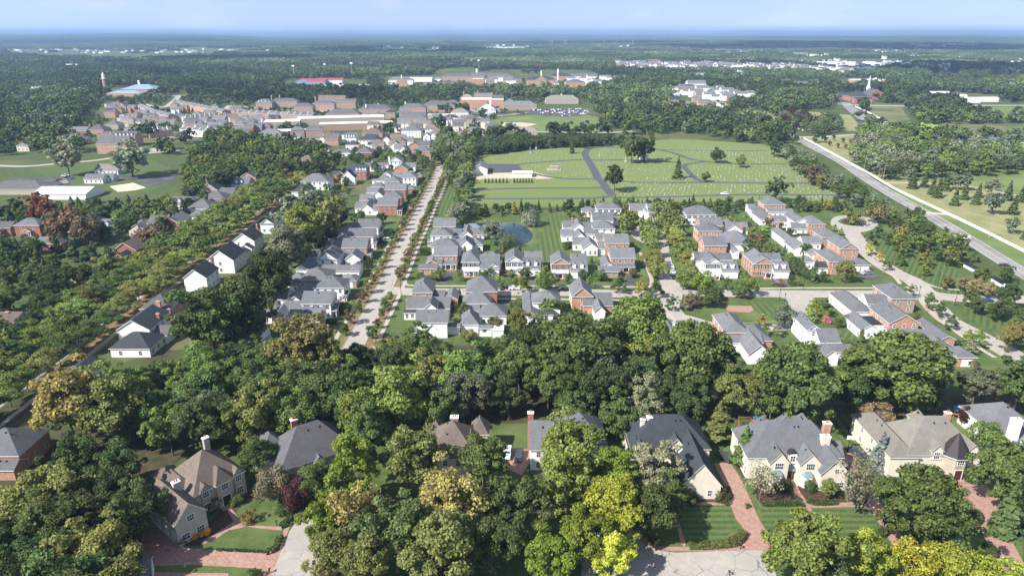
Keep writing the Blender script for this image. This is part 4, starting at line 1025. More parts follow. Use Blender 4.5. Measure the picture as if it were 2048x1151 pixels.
house('white house with hipped front block, columned porch and black shutters beside the brick corner house','white','roof_grey',
  [W(778,1025,665,6,'hip',13,p=.8,shut=True,n={'s':4}),W(808,1010,782,3,'shed',d=2.6,p=.35,open=True,posts=4,roof='metalroof'),W(1015,1275,752,3.6,'gx',ry=560,gd=((1060,1160),),wins=False),W(1015,1300,640,5.4,'hip',8,p=.7),W(1120,1280,740,3.8,'gy',5,p=.7,wins=False)],group=GP)
house('white house with front pediment and two dormers over its garage, below the pond','white','roof_grey',
  [W(1340,1582,662,6,'gy',13,p=.62,shut=True,n={'s':3}),W(1572,1808,748,3.5,'gx',ry=600,dorm=(.27,.70),gd=((1620,1675),(1690,1760)),dy=1.3),W(1590,1818,620,5.6,'gx',8,wins=False),W(1480,1570,775,3,'gy',2,p=.3,open=True,posts=2)],group=GP)
crop(1080,380,6.394)
house('orange brick house with wide pediment and two dormers over white garage doors','brick','roof_grey',
  [W(142,395,945,6,'gy',12,p=.62,shut=True,n={'s':3}),W(385,615,1035,3.5,'gx',ry=905,wall='white',dorm=(.25,.68),gd=((415,490),(505,590)),dy=1.3),W(400,605,905,5.6,'gx',8,wins=False,wall='white'),W(155,370,1062,3,'shed',d=2.4,p=.3,open=True,posts=4,roof='metalroof')],group=GP)
house('brick house with white posted porch and low front garage, left of the lindens','brick3','roof_grey',
  [W(903,1228,872,6,'gx',ry=732,n={'s':4}),W(985,1222,985,3,'shed',d=3,p=.3,open=True,posts=4),W(755,1015,1045,2.9,'gx',ry=965,n={'s':2}),W(790,960,975,3,'gy',12,wall='white',wins=False,ret=False)],group=GP)
house('white gable ended cottage wing with brick block behind, left of the tree lined street','brick','roof_grey',
  [W(830,1145,682,6,'gx',ry=556),W(540,750,750,3.6,'gy',12,p=.8,wall='white',ret=False,ws=(.9,1.8),n={'s':3}),W(418,600,695,3.2,'gx',ry=600,wall='white'),W(745,850,750,3.2,'gx',ry=650,wall='white')],group=GP)
house('white low house with a tall pointed hip and clipped hedge, above the striped lawn','white','roof_grey',
  [W(420,600,620,3.6,'gy',9,p=.9,wins=False,ret=False),W(272,440,590,3.2,'gx',ry=500),W(560,740,560,3.4,'gx',8),W(720,900,630,3.6,'hip',ry=530)],group=GP)
house('white house with broad hip roof and chimney beside the striped lawn','white','roof_grey',
  [W(680,968,493,5.6,'hip',ry=385),W(405,590,497,3.8,'gy',12,p=.8,ret=False),W(290,430,483,3.3,'gx',ry=390),W(560,720,490,3.3,'gx',ry=405)],chim=[(410,350,6,.8)],group=GP)
house('white house with plain grey gable roof behind the hip roofed house, near the cemetery','white','roof_grey',
  [W(670,945,388,5.4,'gx',ry=280),W(930,1020,385,3.2,'gx',6)],group=GP)
house('small white hip roofed wing and broad hip house with shuttered side at the cemetery edge','white','roof_grey',
  [W(722,1048,240,6,'hip',ry=150,shut=True,p=.5),W(535,730,275,3.4,'hip',ry=210,p=.5)],group=GP)
house('white L shaped house with black shutters and three garage bays by the cemetery','white','roof_grey',
  [W(1385,1640,285,6,'gx',ry=170,shut=True,n={'s':4}),W(1150,1390,262,3.8,'gx',ry=165,gd=((1215,1260),(1275,1330)),wins=False),W(1350,1400,280,5.6,'gy',9,p=1.0,wins=False,ret=False)],group=GP)
# ------------------------------------------------------------------ row nearest the wood, between main street and island
GN = 'houses between the cross street and the wood'
crop(780,530,6.394)
house('brick hip roofed house with one rear window at the corner of the main street','brick','roof_grey',
  [W(272,548,350,6,'hip',13,p=.75,n={'s':2}),W(545,700,400,3.4,'gx',ry=315,wins=False),W(700,868,440,3.4,'gy',10,p=.6,ret=False),W(200,765,555,3.6,'gx',ry=400,wall='white',wins=False),W(165,330,612,2.9,'shed',d=3,p=.2,wall='white',roof='roof_dark',n={'s':2})],group=GN)
house('white house with a plain grey gable roof in front of the brick hip house','white','roof_grey',
  [W(320,740,735,6,'gx',ry=562,wins=False),W(430,600,560,6.2,'gy',8,p=.9,wins=False,ret=False),W(280,340,860,3,'gx',4,wins=False)],group=GN)
house('white low house with pyramid peak and a white canvas awning at the wood edge','white','roof_grey',
  [W(890,1140,760,3.4,'hip',10,p=1.0,wins=False),W(720,900,790,3.2,'gx',ry=740,wins=False),W(1130,1310,810,3.2,'gx',ry=760,wins=False),W(460,610,830,3.2,'gy',9,p=1.1,wins=False,ret=False),W(1308,1450,835,2.8,'flat',4,roof='flatroof',wins=False)],group=GN)
house('square brick house with pyramid roof facing the cross street','brick2','roof_grey',
  [W(960,1378,343,6,'hip',13,p=.72,n={'s':0,'e':3,'w':3}),W(920,1300,490,3.6,'hip',8,p=.8,wall='white',wins=False)],group=GN)
house('low white hip roofed house with three dark rear windows beside a small tree','white','roof_grey',
  [W(1125,1500,650,3.6,'hip',ry=478,p=.62,n={'s':3}),W(900,1150,590,3.4,'gx',ry=495,wins=False)],group=GN)
crop(1000,530,6.394)
house('white house with wide hip roof and double rear window, half hidden by trees','white','roof_grey',
  [W(410,785,480,6,'hip',ry=318,p=.62,n={'s':2}),W(290,500,650,3.4,'gy',22,p=.5,ret=False,wins=False),W(350,508,665,3.2,'hip',7,p=.6,n={'s':1}),W(500,690,632,3,'gx',ry=555,roof='roof_dark',n={'s':1})],group=GN)
house('orange brick house with big rear pediment behind the tall green trees','brick','roof_grey',
  [W(912,1198,405,6,'gy',13,p=.85,n={'s':1}),W(1190,1445,490,3.5,'gx',ry=345,wins=False,dorm=()),W(1060,1450,520,3.4,'gx',6,wins=False),W(1200,1360,600,3.6,'gy',9,p=1.0,wins=False,wall='white',ret=False)],group=GN)
crop(1340,540,6.394)
house('white gabled house at the curve of the island street, half behind trees','white','roof_grey',
  [W(95,395,800,5.8,'gx',ry=640,d=10,wins=False),W(-60,100,790,3.6,'gy',8,p=.6)],group=GN)
house('brick hip roofed house with one window, south of the planted island','brick','roof_grey',
  [W(700,1030,800,6,'hip',16,p=.62,n={'s':2,'w':3}),W(1020,1325,905,3.4,'hip',13,p=.6,wins=False),W(760,1200,930,3.4,'gx',8,wins=False,wall='white'),W(1000,1300,1080,3.6,'gy',14,p=.9,wins=False,ret=False,wall='white')],group=GN)
crop(1640,560,6.394)
house('white house with large rear pediment south of the turning street','white','roof_grey',
  [W(-170,30,640,6,'gy',13,p=.72,n={'s':1,'w':2}) ,W(0,280,800,3.6,'gx',ry=610,wins=False),W(-60,430,920,3.3,'gx',ry=812,wins=False),W(60,260,980,3.4,'gy',6,p=.9,wins=False,ret=False)],group=GN)
GE = 'houses along the street beside the county road'
house('brown brick hip roofed house at the street corner with a white wing on its left','brick3','roof_grey',
  [W(920,1245,240,6,'hip',15,p=.62,n={'s':2,'w':3}),W(610,900,305,3.4,'gx',ry=175,wall='white'),W(410,700,405,3.8,'hip',20,p=.6,wall='white',n={'s':2,'w':4})],group=GE)
house('tan brick house with broad front gable and three small upper windows','brick','roof_grey',
  [W(890,1288,555,5.6,'gy',15,p=.62,n={'s':3,'w':4},ret=False),W(520,830,590,3,'flat',9,roof='roof_dark',wall='white',wins=False),W(520,760,640,3.4,'gy',13,p=.6,wall='white',ret=False)],group=GE)
house('long low house with brick garage gable and grey roof above the big tree','white','roof_grey',
  [W(900,1600,745,3.6,'gx',ry=620,wins=False),W(1540,1750,765,3.6,'gy',16,p=.55,wall='brick',n={'s':1})],group=GE)
house('low grey roofed brick house nearest the wood at the street end','brick','roof_grey',
  [W(1400,1850,970,3.6,'hip',14,p=.55),W(1750,2025,990,3.4,'hip',ry=835,p=.55,gd=((1840,1960),))],group=GE)
# ------------------------------------------------------------------ houses right of the tree lined street
GT = 'houses right of the tree lined street'
crop(1340,380,6.394)
house('white shuttered house with pediment and dormered double garage, right of the lindens','white','roof_grey',
  [W(450,680,942,6,'gy',13,p=.62,shut=True,n={'s':3}),W(660,890,1038,3.5,'gx',ry=905,dorm=(.22,.66),gd=((675,750),(770,850)),dy=1.3),W(320,460,900,5.4,'gx',9,wins=False),W(540,805,895,5.6,'gx',ry=800,wins=False),W(505,655,1075,3,'shed',d=2.4,p=.3,open=True,posts=3,roof='metalroof')],group=GT)
house('orange brick house with pediment, white portico and a car on its black drive','brick','roof_grey',
  [W(1065,1345,945,6,'gy',14,p=.62,shut=True,n={'s':3}),W(1325,1545,1038,3.5,'gx',ry=905,wall='white',dorm=(.22,.66),gd=((1345,1400),(1415,1500)),dy=1.3),W(1200,1435,895,5.6,'gx',ry=800,wins=False),W(955,1080,850,5.4,'gx',ry=790,wins=False),W(1215,1318,1060,3,'gy',2.2,p=.4,open=True,posts=2)],group=GT)
house('brick house with grey gable roof and large rear hip wing behind the two dormered houses','brick','roof_grey',
  [W(435,740,712,6,'gx',ry=585,n={'s':2}),W(720,1090,690,3.8,'hip',18,p=.6,wall='white',wins=False),W(790,900,790,3.6,'gy',12,p=.6,wall='white',wins=False,ret=False)],group=GT)
house('orange brick hip roofed house with white rear wing and tall brick chimney','brick','roof_grey',
  [W(360,670,525,6,'hip',ry=415),W(690,935,530,3.8,'gy',14,p=.75,wall='white',ret=False),W(795,1012,492,3.3,'gx',ry=405,wall='white')],chim=[(920,425,6.5,1)],group=GT)
house('brick house with plain grey gable roof and a small end chimney','brick','roof_grey',[W(385,685,455,6,'gx',ry=342,n={'s':0}),W(350,400,430,4,'gx',4,wins=False)],chim=[(660,455,6.5,.9)],group=GT)
house('white hip roofed house with black shutters and side garage near the cemetery hedge','white','roof_grey',
  [W(205,600,315,6,'hip',13,p=.58,shut=True,n={'s':5}),W(72,225,358,3.6,'hip',ry=280,gd=((85,170),),wins=False)],group=GT)
GX = 'courtyard houses by the turning circle'
house('orange brick hip roofed house at the back, by the cemetery edge','brick','roof_grey',[W(1205,1492,190,6,'hip',ry=85),W(1000,1110,225,3.3,'gx',6,wall='white')],group=GX)
house('long white L shaped house with grey hips left of the courtyard','white','roof_grey',
  [W(1150,1350,370,3.6,'hip',16,p=.55,n={'s':2,'w':4}),W(1060,1250,275,3.6,'hip',9,p=.55),W(1250,1580,280,3.4,'gx',ry=235)],chim=[(1290,320,7,1)],group=GX)
house('brick and white two storey house with hip roof beside the turning circle','brick','roof_grey',
  [W(1770,1998,437,6,'hip',13,p=.6,n={'s':2,'w':3}),W(1600,1800,412,5.8,'gy',17,p=.5,wall='white',n={'s':1},ret=False),W(1290,1620,405,3.4,'gx',ry=325,wall='white'),W(1560,1770,495,3.2,'gx',ry=410,wall='white')],chim=[(1390,380,6.5,1)],group=GX)
house('white long house with slanting row of side windows in the courtyard','white','roof_grey',
  [W(1490,1650,660,3.8,'hip',24,p=.6,n={'s':1,'w':6})],group=GX)
house('brown brick house with hip roof right of the courtyard hedge','brick3','roof_grey',
  [W(1945,2190,605,6,'hip',ry=470,n={'s':1,'w':2}),W(1700,1950,680,3.4,'gx',ry=585,wall='white'),W(1570,1800,750,3.8,'gy',12,p=.6,wall='white',n={'s':1,'w':3},ret=False)],group=GX)
crop(1640,380,6.394)
house('orange brick house with wide front pediment beside the yellow street tree','brick','roof_grey',[W(262,512,752,6,'gy',15,p=.62,n={'s':2,'w':3})],group=GX)
house('orange brick house with grey hip roof behind the dark round tree','brick','roof_grey',
  [W(120,370,918,6,'hip',16,p=.6,n={'s':2,'w':3}),W(-130,60,835,3.8,'gy',10,p=.6,wall='white',n={'s':1},ret=False),W(-200,-50,920,3.6,'hip',8,p=.6,wall='white'),W(-40,120,995,3,'gx',ry=910,roof='roof_dark',wall='white',n={'s':1}),W(415,660,958,3.3,'hip',ry=865,gd=((465,520),(545,630)))],group=GX)

# ------------------------------------------------------------------ left: houses on the boulevard
GB = 'houses along the leafy boulevard'
crop(200,480,5.231)
house('white gable ended house with dark green roof and two brick chimneys in the boulevard row','white','roof_dark',
  [W(165,520,940,6,'gy',15,p=.62,n={'s':1,'e':4},ret=False),W(85,520,1137,3.2,'hip',12,p=.6,n={'s':2}),W(510,700,1000,3.2,'gx',8,roof='roof_mid',wins=False)],chim=[(603,762,8.5,1.1,'brick2')],group=GB)
house('brick hip roofed house with tall chimney in the boulevard row','brick','roof_mid',
  [W(402,735,720,6,'hip',16,p=.68,n={'s':2,'e':3})],chim=[(607,632,9.5,1.4,'brick')],group=GB)
house('white house with dark green gable roof above the big round trees, boulevard row','white','roof_dark',
  [W(860,1115,398,6,'gy',13,p=.75,n={'s':0,'e':3},ret=False),W(985,1090,460,3.2,'gy',5,p=.6,wins=False,ret=False)],chim=[(1160,168,8,.9,'brick2')],group=GB)
house('white gabled house with black roof and very tall brick chimney, boulevard row','white','roof_dark',
  [W(1100,1400,215,6,'gy',15,p=.75,n={'s':1,'e':3},ret=False),W(1400,1530,140,3.4,'gy',6,p=.5,wins=False)],chim=[(1273,88,10,1.1,'brick')],group=GB)
crop(240,340,6.394)
house('white house with black roof and a small side gable, topmost of the white boulevard houses','white','roof_dark',
  [W(1430,1720,910,6,'gy',13,p=.72,n={'s':2,'e':3},ret=False),W(1500,1690,1010,3.6,'gy',4,p=.65,wins=False,ret=False)],chim=[(1747,690,8.5,.9,'brick2')],group=GB)
house('charcoal roofed white house behind the broad tree at the boulevard bend','white','roof_dark',
  [W(1780,1970,690,5.4,'gy',12,p=.7),W(1890,2046,625,4,'gx',7,roof='roof_mid')],group=GB)
house('red brick gable ended house with central chimney and grey roof','brick2','roof_grey',
  [W(505,765,685,6,'gy',15,p=.6,n={'s':2},ret=False),W(340,520,685,5.6,'gx',ry=575,wall='cream',n={'s':2})],chim=[(612,575,9.5,1.4,'brick2')],group=GB)
house('cream walled low house with grey gable roof left of the red brick house','cream','roof_grey',[W(95,330,760,3.6,'gy',11,p=.6,n={'s':0},ret=False),W(200,350,720,3.6,'gx',8)],group=GB)
house('white house with pyramid grey roof and low hip wing by the dark cypresses','white','roof_grey',
  [W(835,1170,495,6,'hip',14,p=.62,n={'s':0,'e':3}),W(850,1070,590,3.6,'hip',ry=510)],group=GB)
house('white house with three dormers in a row under a brown roof','white','roof_mid',[W(625,890,432,4.4,'gx',ry=335,dorm=(.2,.48,.76),n={'s':3}),W(880,1040,410,3.6,'gx',ry=340)],group=GB)
house('brick house with hip roof and stout chimney behind the cypresses','brick3','roof_mid',
  [W(1020,1340,372,5.6,'hip',ry=262,p=.6,n={'s':2}),W(1245,1440,325,4,'gx',ry=222,wall='cream')],chim=[(1040,262,8,1.2,'tan')],group=GB)
house('tan gabled house with dark roof and chimney at the edge of the wood','tan','roof_dark',
  [W(1020,1245,255,5.4,'gy',12,p=.75,ret=False),W(1010,1100,250,4,'gx',6,roof='roof_mid')],chim=[(1108,112,8.5,1.1,'tan')],group=GB)
house('white cape house with two dormers at the wood corner','white','roof_grey',[W(1410,1640,185,4,'gx',ry=85,dorm=(.3,.6)),W(1370,1430,180,3,'gx',4)],group=GB)
house('orange brick gable house with dormers and porch next to the cape house','brick','roof_mid',[W(1505,1740,105,6,'gy',14,p=.6,ret=False)],chim=[(1560,-5,9,1.2)],group=GB)
house('pale blue sided house with brown roof at the top of the boulevard row','white','roof_mid',[W(1800,1920,20,6,'gy',12,p=.6,ret=False)],group=GB)
crop(0,400,6.394)
house('red brick hip roofed house with white front portico on the left','brick2','roof_grey',
  [W(160,500,325,6,'hip',ry=225,n={'s':2}),W(285,385,400,3.4,'gy',2,p=.6,open=True,posts=2)],chim=[(270,200,8,1,'brick2')],group=GB)
house('brown brick house cut off at the left edge with slate roof','brick2','roof_mid',[W(-140,130,358,4.6,'gx',ry=268)],group=GB)
house('red brick house with grey roof mostly hidden below the portico house','brick2','roof_grey',[W(330,680,560,4,'gx',ry=468),W(640,780,560,4,'gy',8,p=.7,ret=False)],chim=[(610,475,7,1,'brick2')],group=GB)
house('dark blue roofed house between bronze trees on the left','tan','roof_dark',[W(960,1215,290,5,'hip',ry=165,p=.7)],chim=[(868,172,8,1)],group=GB)
house('white garage house with two round topped dormers on the left','white','roof_grey',[W(1240,1440,352,4.4,'gx',ry=238,dorm=(.18,.6),gd=((1270,1330),(1345,1410)),wins=False),W(1400,1490,350,4,'gy',8,p=.8,wins=False,ret=False)],group=GB)
house('brown roofed brick house with lower dormered wing beside the boulevard','brick2','roof_brown',
  [W(1440,1740,645,5.6,'gy',13,p=.7,n={'s':1,'e':4},ret=False),W(1410,1640,780,3.8,'gy',8,p=.8,roof='roof_dark',n={'s':1},ret=False),],chim=[(1680,420,8.5,1,'brick2')],group=GB)
house('dark grey roof of a low house among trees on the left','tan','roof_dark',[W(830,1010,960,3.6,'gy',10,p=.7,ret=False),W(1000,1125,975,3.6,'hip',7)],chim=[(828,845,7,.9,'brick2')],group=GB)
crop(0,400,2.9257)
house('brown roofed house with tall brick chimney at the left edge beside dark conifers','tan','roof_brown',[W(-90,85,735,4.6,'gx',ry=650)],chim=[(42,650,8,1.2,'brick2')],group=GB)
house('dark ridge vented roof of a white house just left of the wood, by the boulevard','white','roof_dark',[W(330,470,1050,5,'gy',12,p=.6,ret=False,n={'s':0})],group=GB)
house('grey blue roof under the wood edge left of the ochre tree','white','roof_mid',[W(1390,1520,830,4,'gx',ry=735),W(1450,1560,920,3.6,'gy',10,p=.9,ret=False)],group=GB)
# ------------------------------------------------------------------ large houses in the foreground
crop(1348,780,2.9257)
GM = 'large houses along the brick paved drives'
def local_on(Hs,q): return Hs[2](q)
# 1: cream house with copper bays, right of centre
h1 = house('cream stuccoed mansion with grey many gabled roof, copper topped bay windows and a brick chimney','cream','roof_grey',
  [W(430,1000,396,6.0,'hip',13,p=1.0,wins=False),W(560,682,432,5.9,'gy',9,p=1.25,n={'s':1},ws=(1.6,1.5),st=1,wins=False,ret=False,oh=.25),W(738,870,440,5.9,'gy',9,p=1.15,wins=False,ret=False,oh=.25),
   W(858,1035,495,4.6,'gy',13,p=1.15,wins=False,ret=False,oh=.3),W(480,600,250,6.2,'hip',5,p=1.6,wins=False),W(735,860,290,7.0,'hgy',9,p=1.5,wins=False,ret=False),W(640,720,240,7,'hgy',6,p=1.6,wins=False,ret=False),W(920,1010,440,3.4,'gx',9,p=.9,wins=False)],
  near=True,trim='creamtrim',chim=[(898,185,12.5,1.7,'brick',2),(888,262,10.5,2.0,'cream',1)],group=GM)
def addwin(hi,wi,fx,z,w=1.2,h=1.4,face='s',shut=False):
    H,ws,loc,ox,oy,rot = HOUSES[hi]; q = ws[wi]; oh = q.get('oh',.35)
    if face == 's': put_window(H,q['x0']+(q['x1']-q['x0'])*fx,q['y0']+oh,z,0,w,h,shut)
    elif face == 'w': put_window(H,q['x0']+oh,q['y0']+(q['y1']-q['y0'])*fx,z,-pi/2,w,h,shut)
    else: put_window(H,q['x1']-oh,q['y0']+(q['y1']-q['y0'])*fx,z,pi/2,w,h,shut)
def bay(hi,wi,fx,w=2.4,z1=3.1,mat='copper',hip=1.0):
    """projecting bay window with a metal hood"""
    H,ws,loc,ox,oy,rot = HOUSES[hi]; q = ws[wi]; oh = q.get('oh',.35); x = q['x0']+(q['x1']-q['x0'])*fx; y = q['y0']+oh; d = .85
    pts = [(x-w/2,y+.01),(x-w/2+.5,y-d),(x+w/2-.5,y-d),(x+w/2,y+.01)]
    mb = MB(); mb.ext(pts,0.1,z1); b = mb.build('bay_window',M['creamtrim'],H)
    for (a,c_) in ((0,1),(1,2),(2,3)):
        p,r_ = pts[a],pts[c_]; L_ = hypot(r_[0]-p[0],r_[1]-p[1]); an = atan2(r_[1]-p[1],r_[0]-p[0])
        wm_,pm_ = window_mesh(max(.4,L_-.35),1.7,False); o = link('window',wm_,b,((p[0]+r_[0])/2,(p[1]+r_[1])/2,1.75),an)
        mp_ = MB(); 
    hm = MB(); top = [(x-w/4,y,z1+hip),(x+w/4,y,z1+hip)]
    o_ = [(x-w/2-.15,y),(x-w/2+.4,y-d-.15),(x+w/2-.4,y-d-.15),(x+w/2+.15,y)]
    hm.face([(*o_[0],z1),(*o_[1],z1),top[0]]); hm.face([(*o_[1],z1),(*o_[2],z1),top[1],top[0]]); hm.face([(*o_[2],z1),(*o_[3],z1),top[1]]); hm.face([(*p,z1-.01) for p in reversed(o_)])
    hm.build('bay_roof',M[mat],b); return b
I1 = len(HOUSES)-1
addwin(I1,1,.5,5.2,1.9,1.6); bay(I1,1,.42,3.0); addwin(I1,2,.5,5.4,1.9,1.6); bay(I1,2,.42,2.8); addwin(I1,3,.55,5.4,.9,1.2); addwin(I1,3,.3,1.6,1.2,1.4); addwin(I1,3,.7,1.6,2.0,1.4)
for f in (.1,.25,.4,.55,.7): addwin(I1,0,f,1.8,1.0,2.2,'w'); addwin(I1,0,f,4.6,.9,1.2,'w')
def entry(hi,wi,fx,w=1.3,h=2.5,mat='door',hood=None,off=0.0,yy=None):
    H,ws,loc,ox,oy,rot = HOUSES[hi]; q = ws[wi]; x = q['x0']+(q['x1']-q['x0'])*fx; y = (q['y0']+q.get('oh',.35)) if yy is None else yy
    mb = MB(); mb.box(x-w/2,x+w/2,y-.06,y,.3,.3+h,0); mb.box(x-w/2-.15,x-w/2,y-.1,y,.3,.3+h+.15,1); mb.box(x+w/2,x+w/2+.15,y-.1,y,.3,.3+h+.15,1); mb.box(x-w/2,x+w/2,y-.1,y,.3+h,.3+h+.15,1)
    d = mb.build('door',[M[mat],M['creamtrim']],H)
    mb = MB(); mb.box(x-w,x+w,y-1.2,y-.01,0,.3); mb.build('step',M['paver'],H)
    if hood:
        mb = MB(); a = w*.95; mb.face([(x-a,y-1.4,h+.7),(x+a,y-1.4,h+.7),(x+.3,y,h+1.9),(x-.3,y,h+1.9)]); mb.face([(x+a,y-1.4,h+.7),(x+a,y,h+.7),(x+.3,y,h+1.9)]); mb.face([(x-a,y,h+.7),(x-a,y-1.4,h+.7),(x-.3,y,h+1.9)]); mb.face([(x-a,y-1.4,h+.68),(x-a,y,h+.68),(x+a,y,h+.68),(x+a,y-1.4,h+.68)])
        mb.build('door_hood',M[hood],H)
entry(I1,0,.455,1.4,2.4,hood='copper')
H_,ws_,*_ = HOUSES[I1]
q0 = ws_[0]; X_ = q0['x0']+(q0['x1']-q0['x0'])*.465
mb = MB(); mb.box(X_-1.0,X_+1.0,q0['y0']-.1,q0['y0']+3,4.6,7.0); d_ = mb.build('dormer',M['creamtrim'],H_)
mb = MB()
for i in range(8):
    a0,a1 = pi*i/8,pi*(i+1)/8; mb.face([(X_+1.15*cos(a0),q0['y0']-.25,6.9+.75*sin(a0)),(X_+1.15*cos(a0),q0['y0']+3.4,6.9+.75*sin(a0)),(X_+1.15*cos(a1),q0['y0']+3.4,6.9+.75*sin(a1)),(X_+1.15*cos(a1),q0['y0']-.25,6.9+.75*sin(a1))])
mb.build('dormer_roof',M['bronze'],d_); a_,b_ = window_mesh(1.1,1.5,False); link('pane',b_,link('window',a_,H_,(X_,q0['y0']-.11,5.9)))
# 2: white house with black roof and long garage gable, left of it
crop(1220,780,2.9257)
h2 = house('cream gabled mansion with charcoal roof and long steep garage wing with skylights','cream','roof_dark',
  [W(120,595,345,6,'hip',13,p=.9,wins=False),W(410,660,565,3.6,'gy',17,p=1.25,wins=False,ret=False,oh=.3),W(330,450,345,6.2,'gy',6,p=1.2,wins=False,ret=False),W(118,250,385,5.4,'gy',9,p=1.0,wins=False,ret=False),W(240,400,520,3.2,'gx',6,p=.6)],
  near=True,trim='creamtrim',chim=[(232,150,11.5,1.3,'cream',1),(192,165,11,1.1,'cream',1)],group=GM)
I2 = len(HOUSES)-1
for fx,z in ((.30,1.7),(.72,1.7)): addwin(I2,1,fx,z,.9,1.5)
addwin(I2,2,.5,4.8,1.8,1.4); addwin(I2,2,.5,1.7,2.0,1.6); addwin(I2,0,.15,4.6,1.2,1.4); addwin(I2,3,.5,4.4,1.2,1.4)
for f in (.2,.5,.8): addwin(I2,0,f,4.4,1.0,1.4,'e'); addwin(I2,0,f,1.7,1.0,1.5,'e')
H_,ws_,*_ = HOUSES[I2]; q = ws_[1]; xm = (q['x0']+q['x1'])/2
for f in (.35,.6):   # skylights lie in the roof slope
    y_ = q['y0']+(q['y1']-q['y0'])*f; mb = MB(); xa,xb = xm-3.1,xm-2.2; za,zb = (q['e']+q['p']*(xa-q['x0'])+.08),(q['e']+q['p']*(xb-q['x0'])+.08)
    mb.face([(xa,y_-.35,za),(xb,y_-.35,zb),(xb,y_+.35,zb),(xa,y_+.35,za)]); mb.build('skylight',M['metalroof'],H_)
# 3: tan roofed house with bronze turret, far right
crop(1348,780,2.9257)
h3 = house('cream mansion with weathered brown shake roof and dark conical turret over its arched entry','cream','roof_tan',
  [W(1360,1815,380,6,'hip',14,p=.95,wins=False),W(1265,1450,395,5.6,'hip',20,p=.75,wins=False),W(1420,1500,200,7,'hip',5,p=1.4,wins=False)],
  near=True,trim='creamtrim',chim=[(1605,125,11.5,1.4,'brick',2)],group=GM)
I3 = len(HOUSES)-1; H_,ws_,loc_,*_ = HOUSES[I3]; q = ws_[0]
for f in (.2,.45,.7): addwin(I3,1,f,4.4,.9,1.4,'w'); addwin(I3,1,f,1.7,.9,1.4,'w')
def turret(hi,fx,r,ze,zt,roofm,wallm,dy=-.6,sides=8,rr=.5):
    H,ws,loc,ox,oy,rot = HOUSES[hi]; q = ws[0]; x = q['x0']+(q['x1']-q['x0'])*fx; y = q['y0']+r*.6+dy
    mb = MB(); b = [(x+r*cos(2*pi*(i+.5)/sides),y+r*sin(2*pi*(i+.5)/sides)) for i in range(sides)]; mb.ext(b,0,ze); t = mb.build('turret',M[wallm],H)
    mb = MB(); b2 = [(x+(r+rr)*cos(2*pi*(i+.5)/sides),y+(r+rr)*sin(2*pi*(i+.5)/sides),ze-.05) for i in range(sides)]
    for i in range(sides): mb.face([b2[i],b2[(i+1) % sides],(x,y,zt)],0)
    mb.ext([(p[0],p[1]) for p in b2],ze-.28,ze-.06,1); mb.build('turret_roof',[M[roofm],M['creamtrim']],t); return H,x,y
H_,tx,ty = turret(I3,.66,3.1,6.2,11.5,'bronze','stone')
put_window(H_,tx,ty-2.9,5.0,0,1.5,1.2); entry(I3,0,.66,1.7,2.6,yy=ty-2.87)
for fx in (.40,.86):
    x_ = q['x0']+(q['x1']-q['x0'])*fx; mb = MB(); mb.box(x_-1.3,x_+1.3,q['y0']+.2,q['y0']+3.5,4.6,7.0); mb.face([(x_-1.3,q['y0']+.2,7.0),(x_+1.3,q['y0']+.2,7.0),(x_,q['y0']+.2,8.6)]); dd = mb.build('dormer',M['creamtrim'],H_)
    link('dormer_roof',roof_mesh(roof_polys('gy',x_-1.55,x_+1.55,q['y0']-.1,q['y0']+4.5,6.95,1.25),[M['roof_tan'],M['creamtrim']],.12),dd); a_,b_ = window_mesh(1.3,1.7,False); link('pane',b_,link('window',a_,H_,(x_,q['y0']+.19,5.8)))
addwin(I3,0,.88,1.8,2.0,2.0); addwin(I3,0,.42,1.8,1.4,1.8)
# 4: grey roofed house at the right edge with a white chimney
h4 = house('house at the right edge with pale grey hip roof and thick white stucco chimney','white','roof_grey',
  [W(1850,2150,240,5,'hip',13,p=.75,wins=False),W(1910,2200,280,4.2,'gx',5,p=.6,wins=False)],near=True,trim='creamtrim',chim=[(2008,165,10,2.2,'white',1)],group=GM)
# 5: brown roofed stone house at lower left, turned
crop(0,780,2.9257)
h5 = house('stone mansion with brown shake roof, grey gabled garage wing and small white chimney','tan','roof_brown',
  [W(1130,1440,(625,468),6,'hip',12.5,p=1.0,wins=False),W(1010,1225,(790,705),5.6,'gy',13.5,p=1.05,wins=False,ret=False,wall='grey_stucco',oh=.3),W(1020,1180,(610,560),5.6,'hip',12,p=.9,wins=False)],
  near=True,trim='trim',chim=[(1200,272,12.5,1.3,'stone',1),(1026,530,9.5,1.5,'grey_stucco',2)],group=GM)
I5 = len(HOUSES)-1
addwin(I5,1,.50,5.6,1.4,1.3); addwin(I5,1,.28,1.8,1.5,1.4); addwin(I5,1,.72,1.8,1.5,1.4)
for f in (.15,.4,.65): addwin(I5,1,f,1.8,1.2,2.0,'w')
H_,ws_,*_ = HOUSES[I5]; q = ws_[0]; Wd = q['x1']-q['x0']
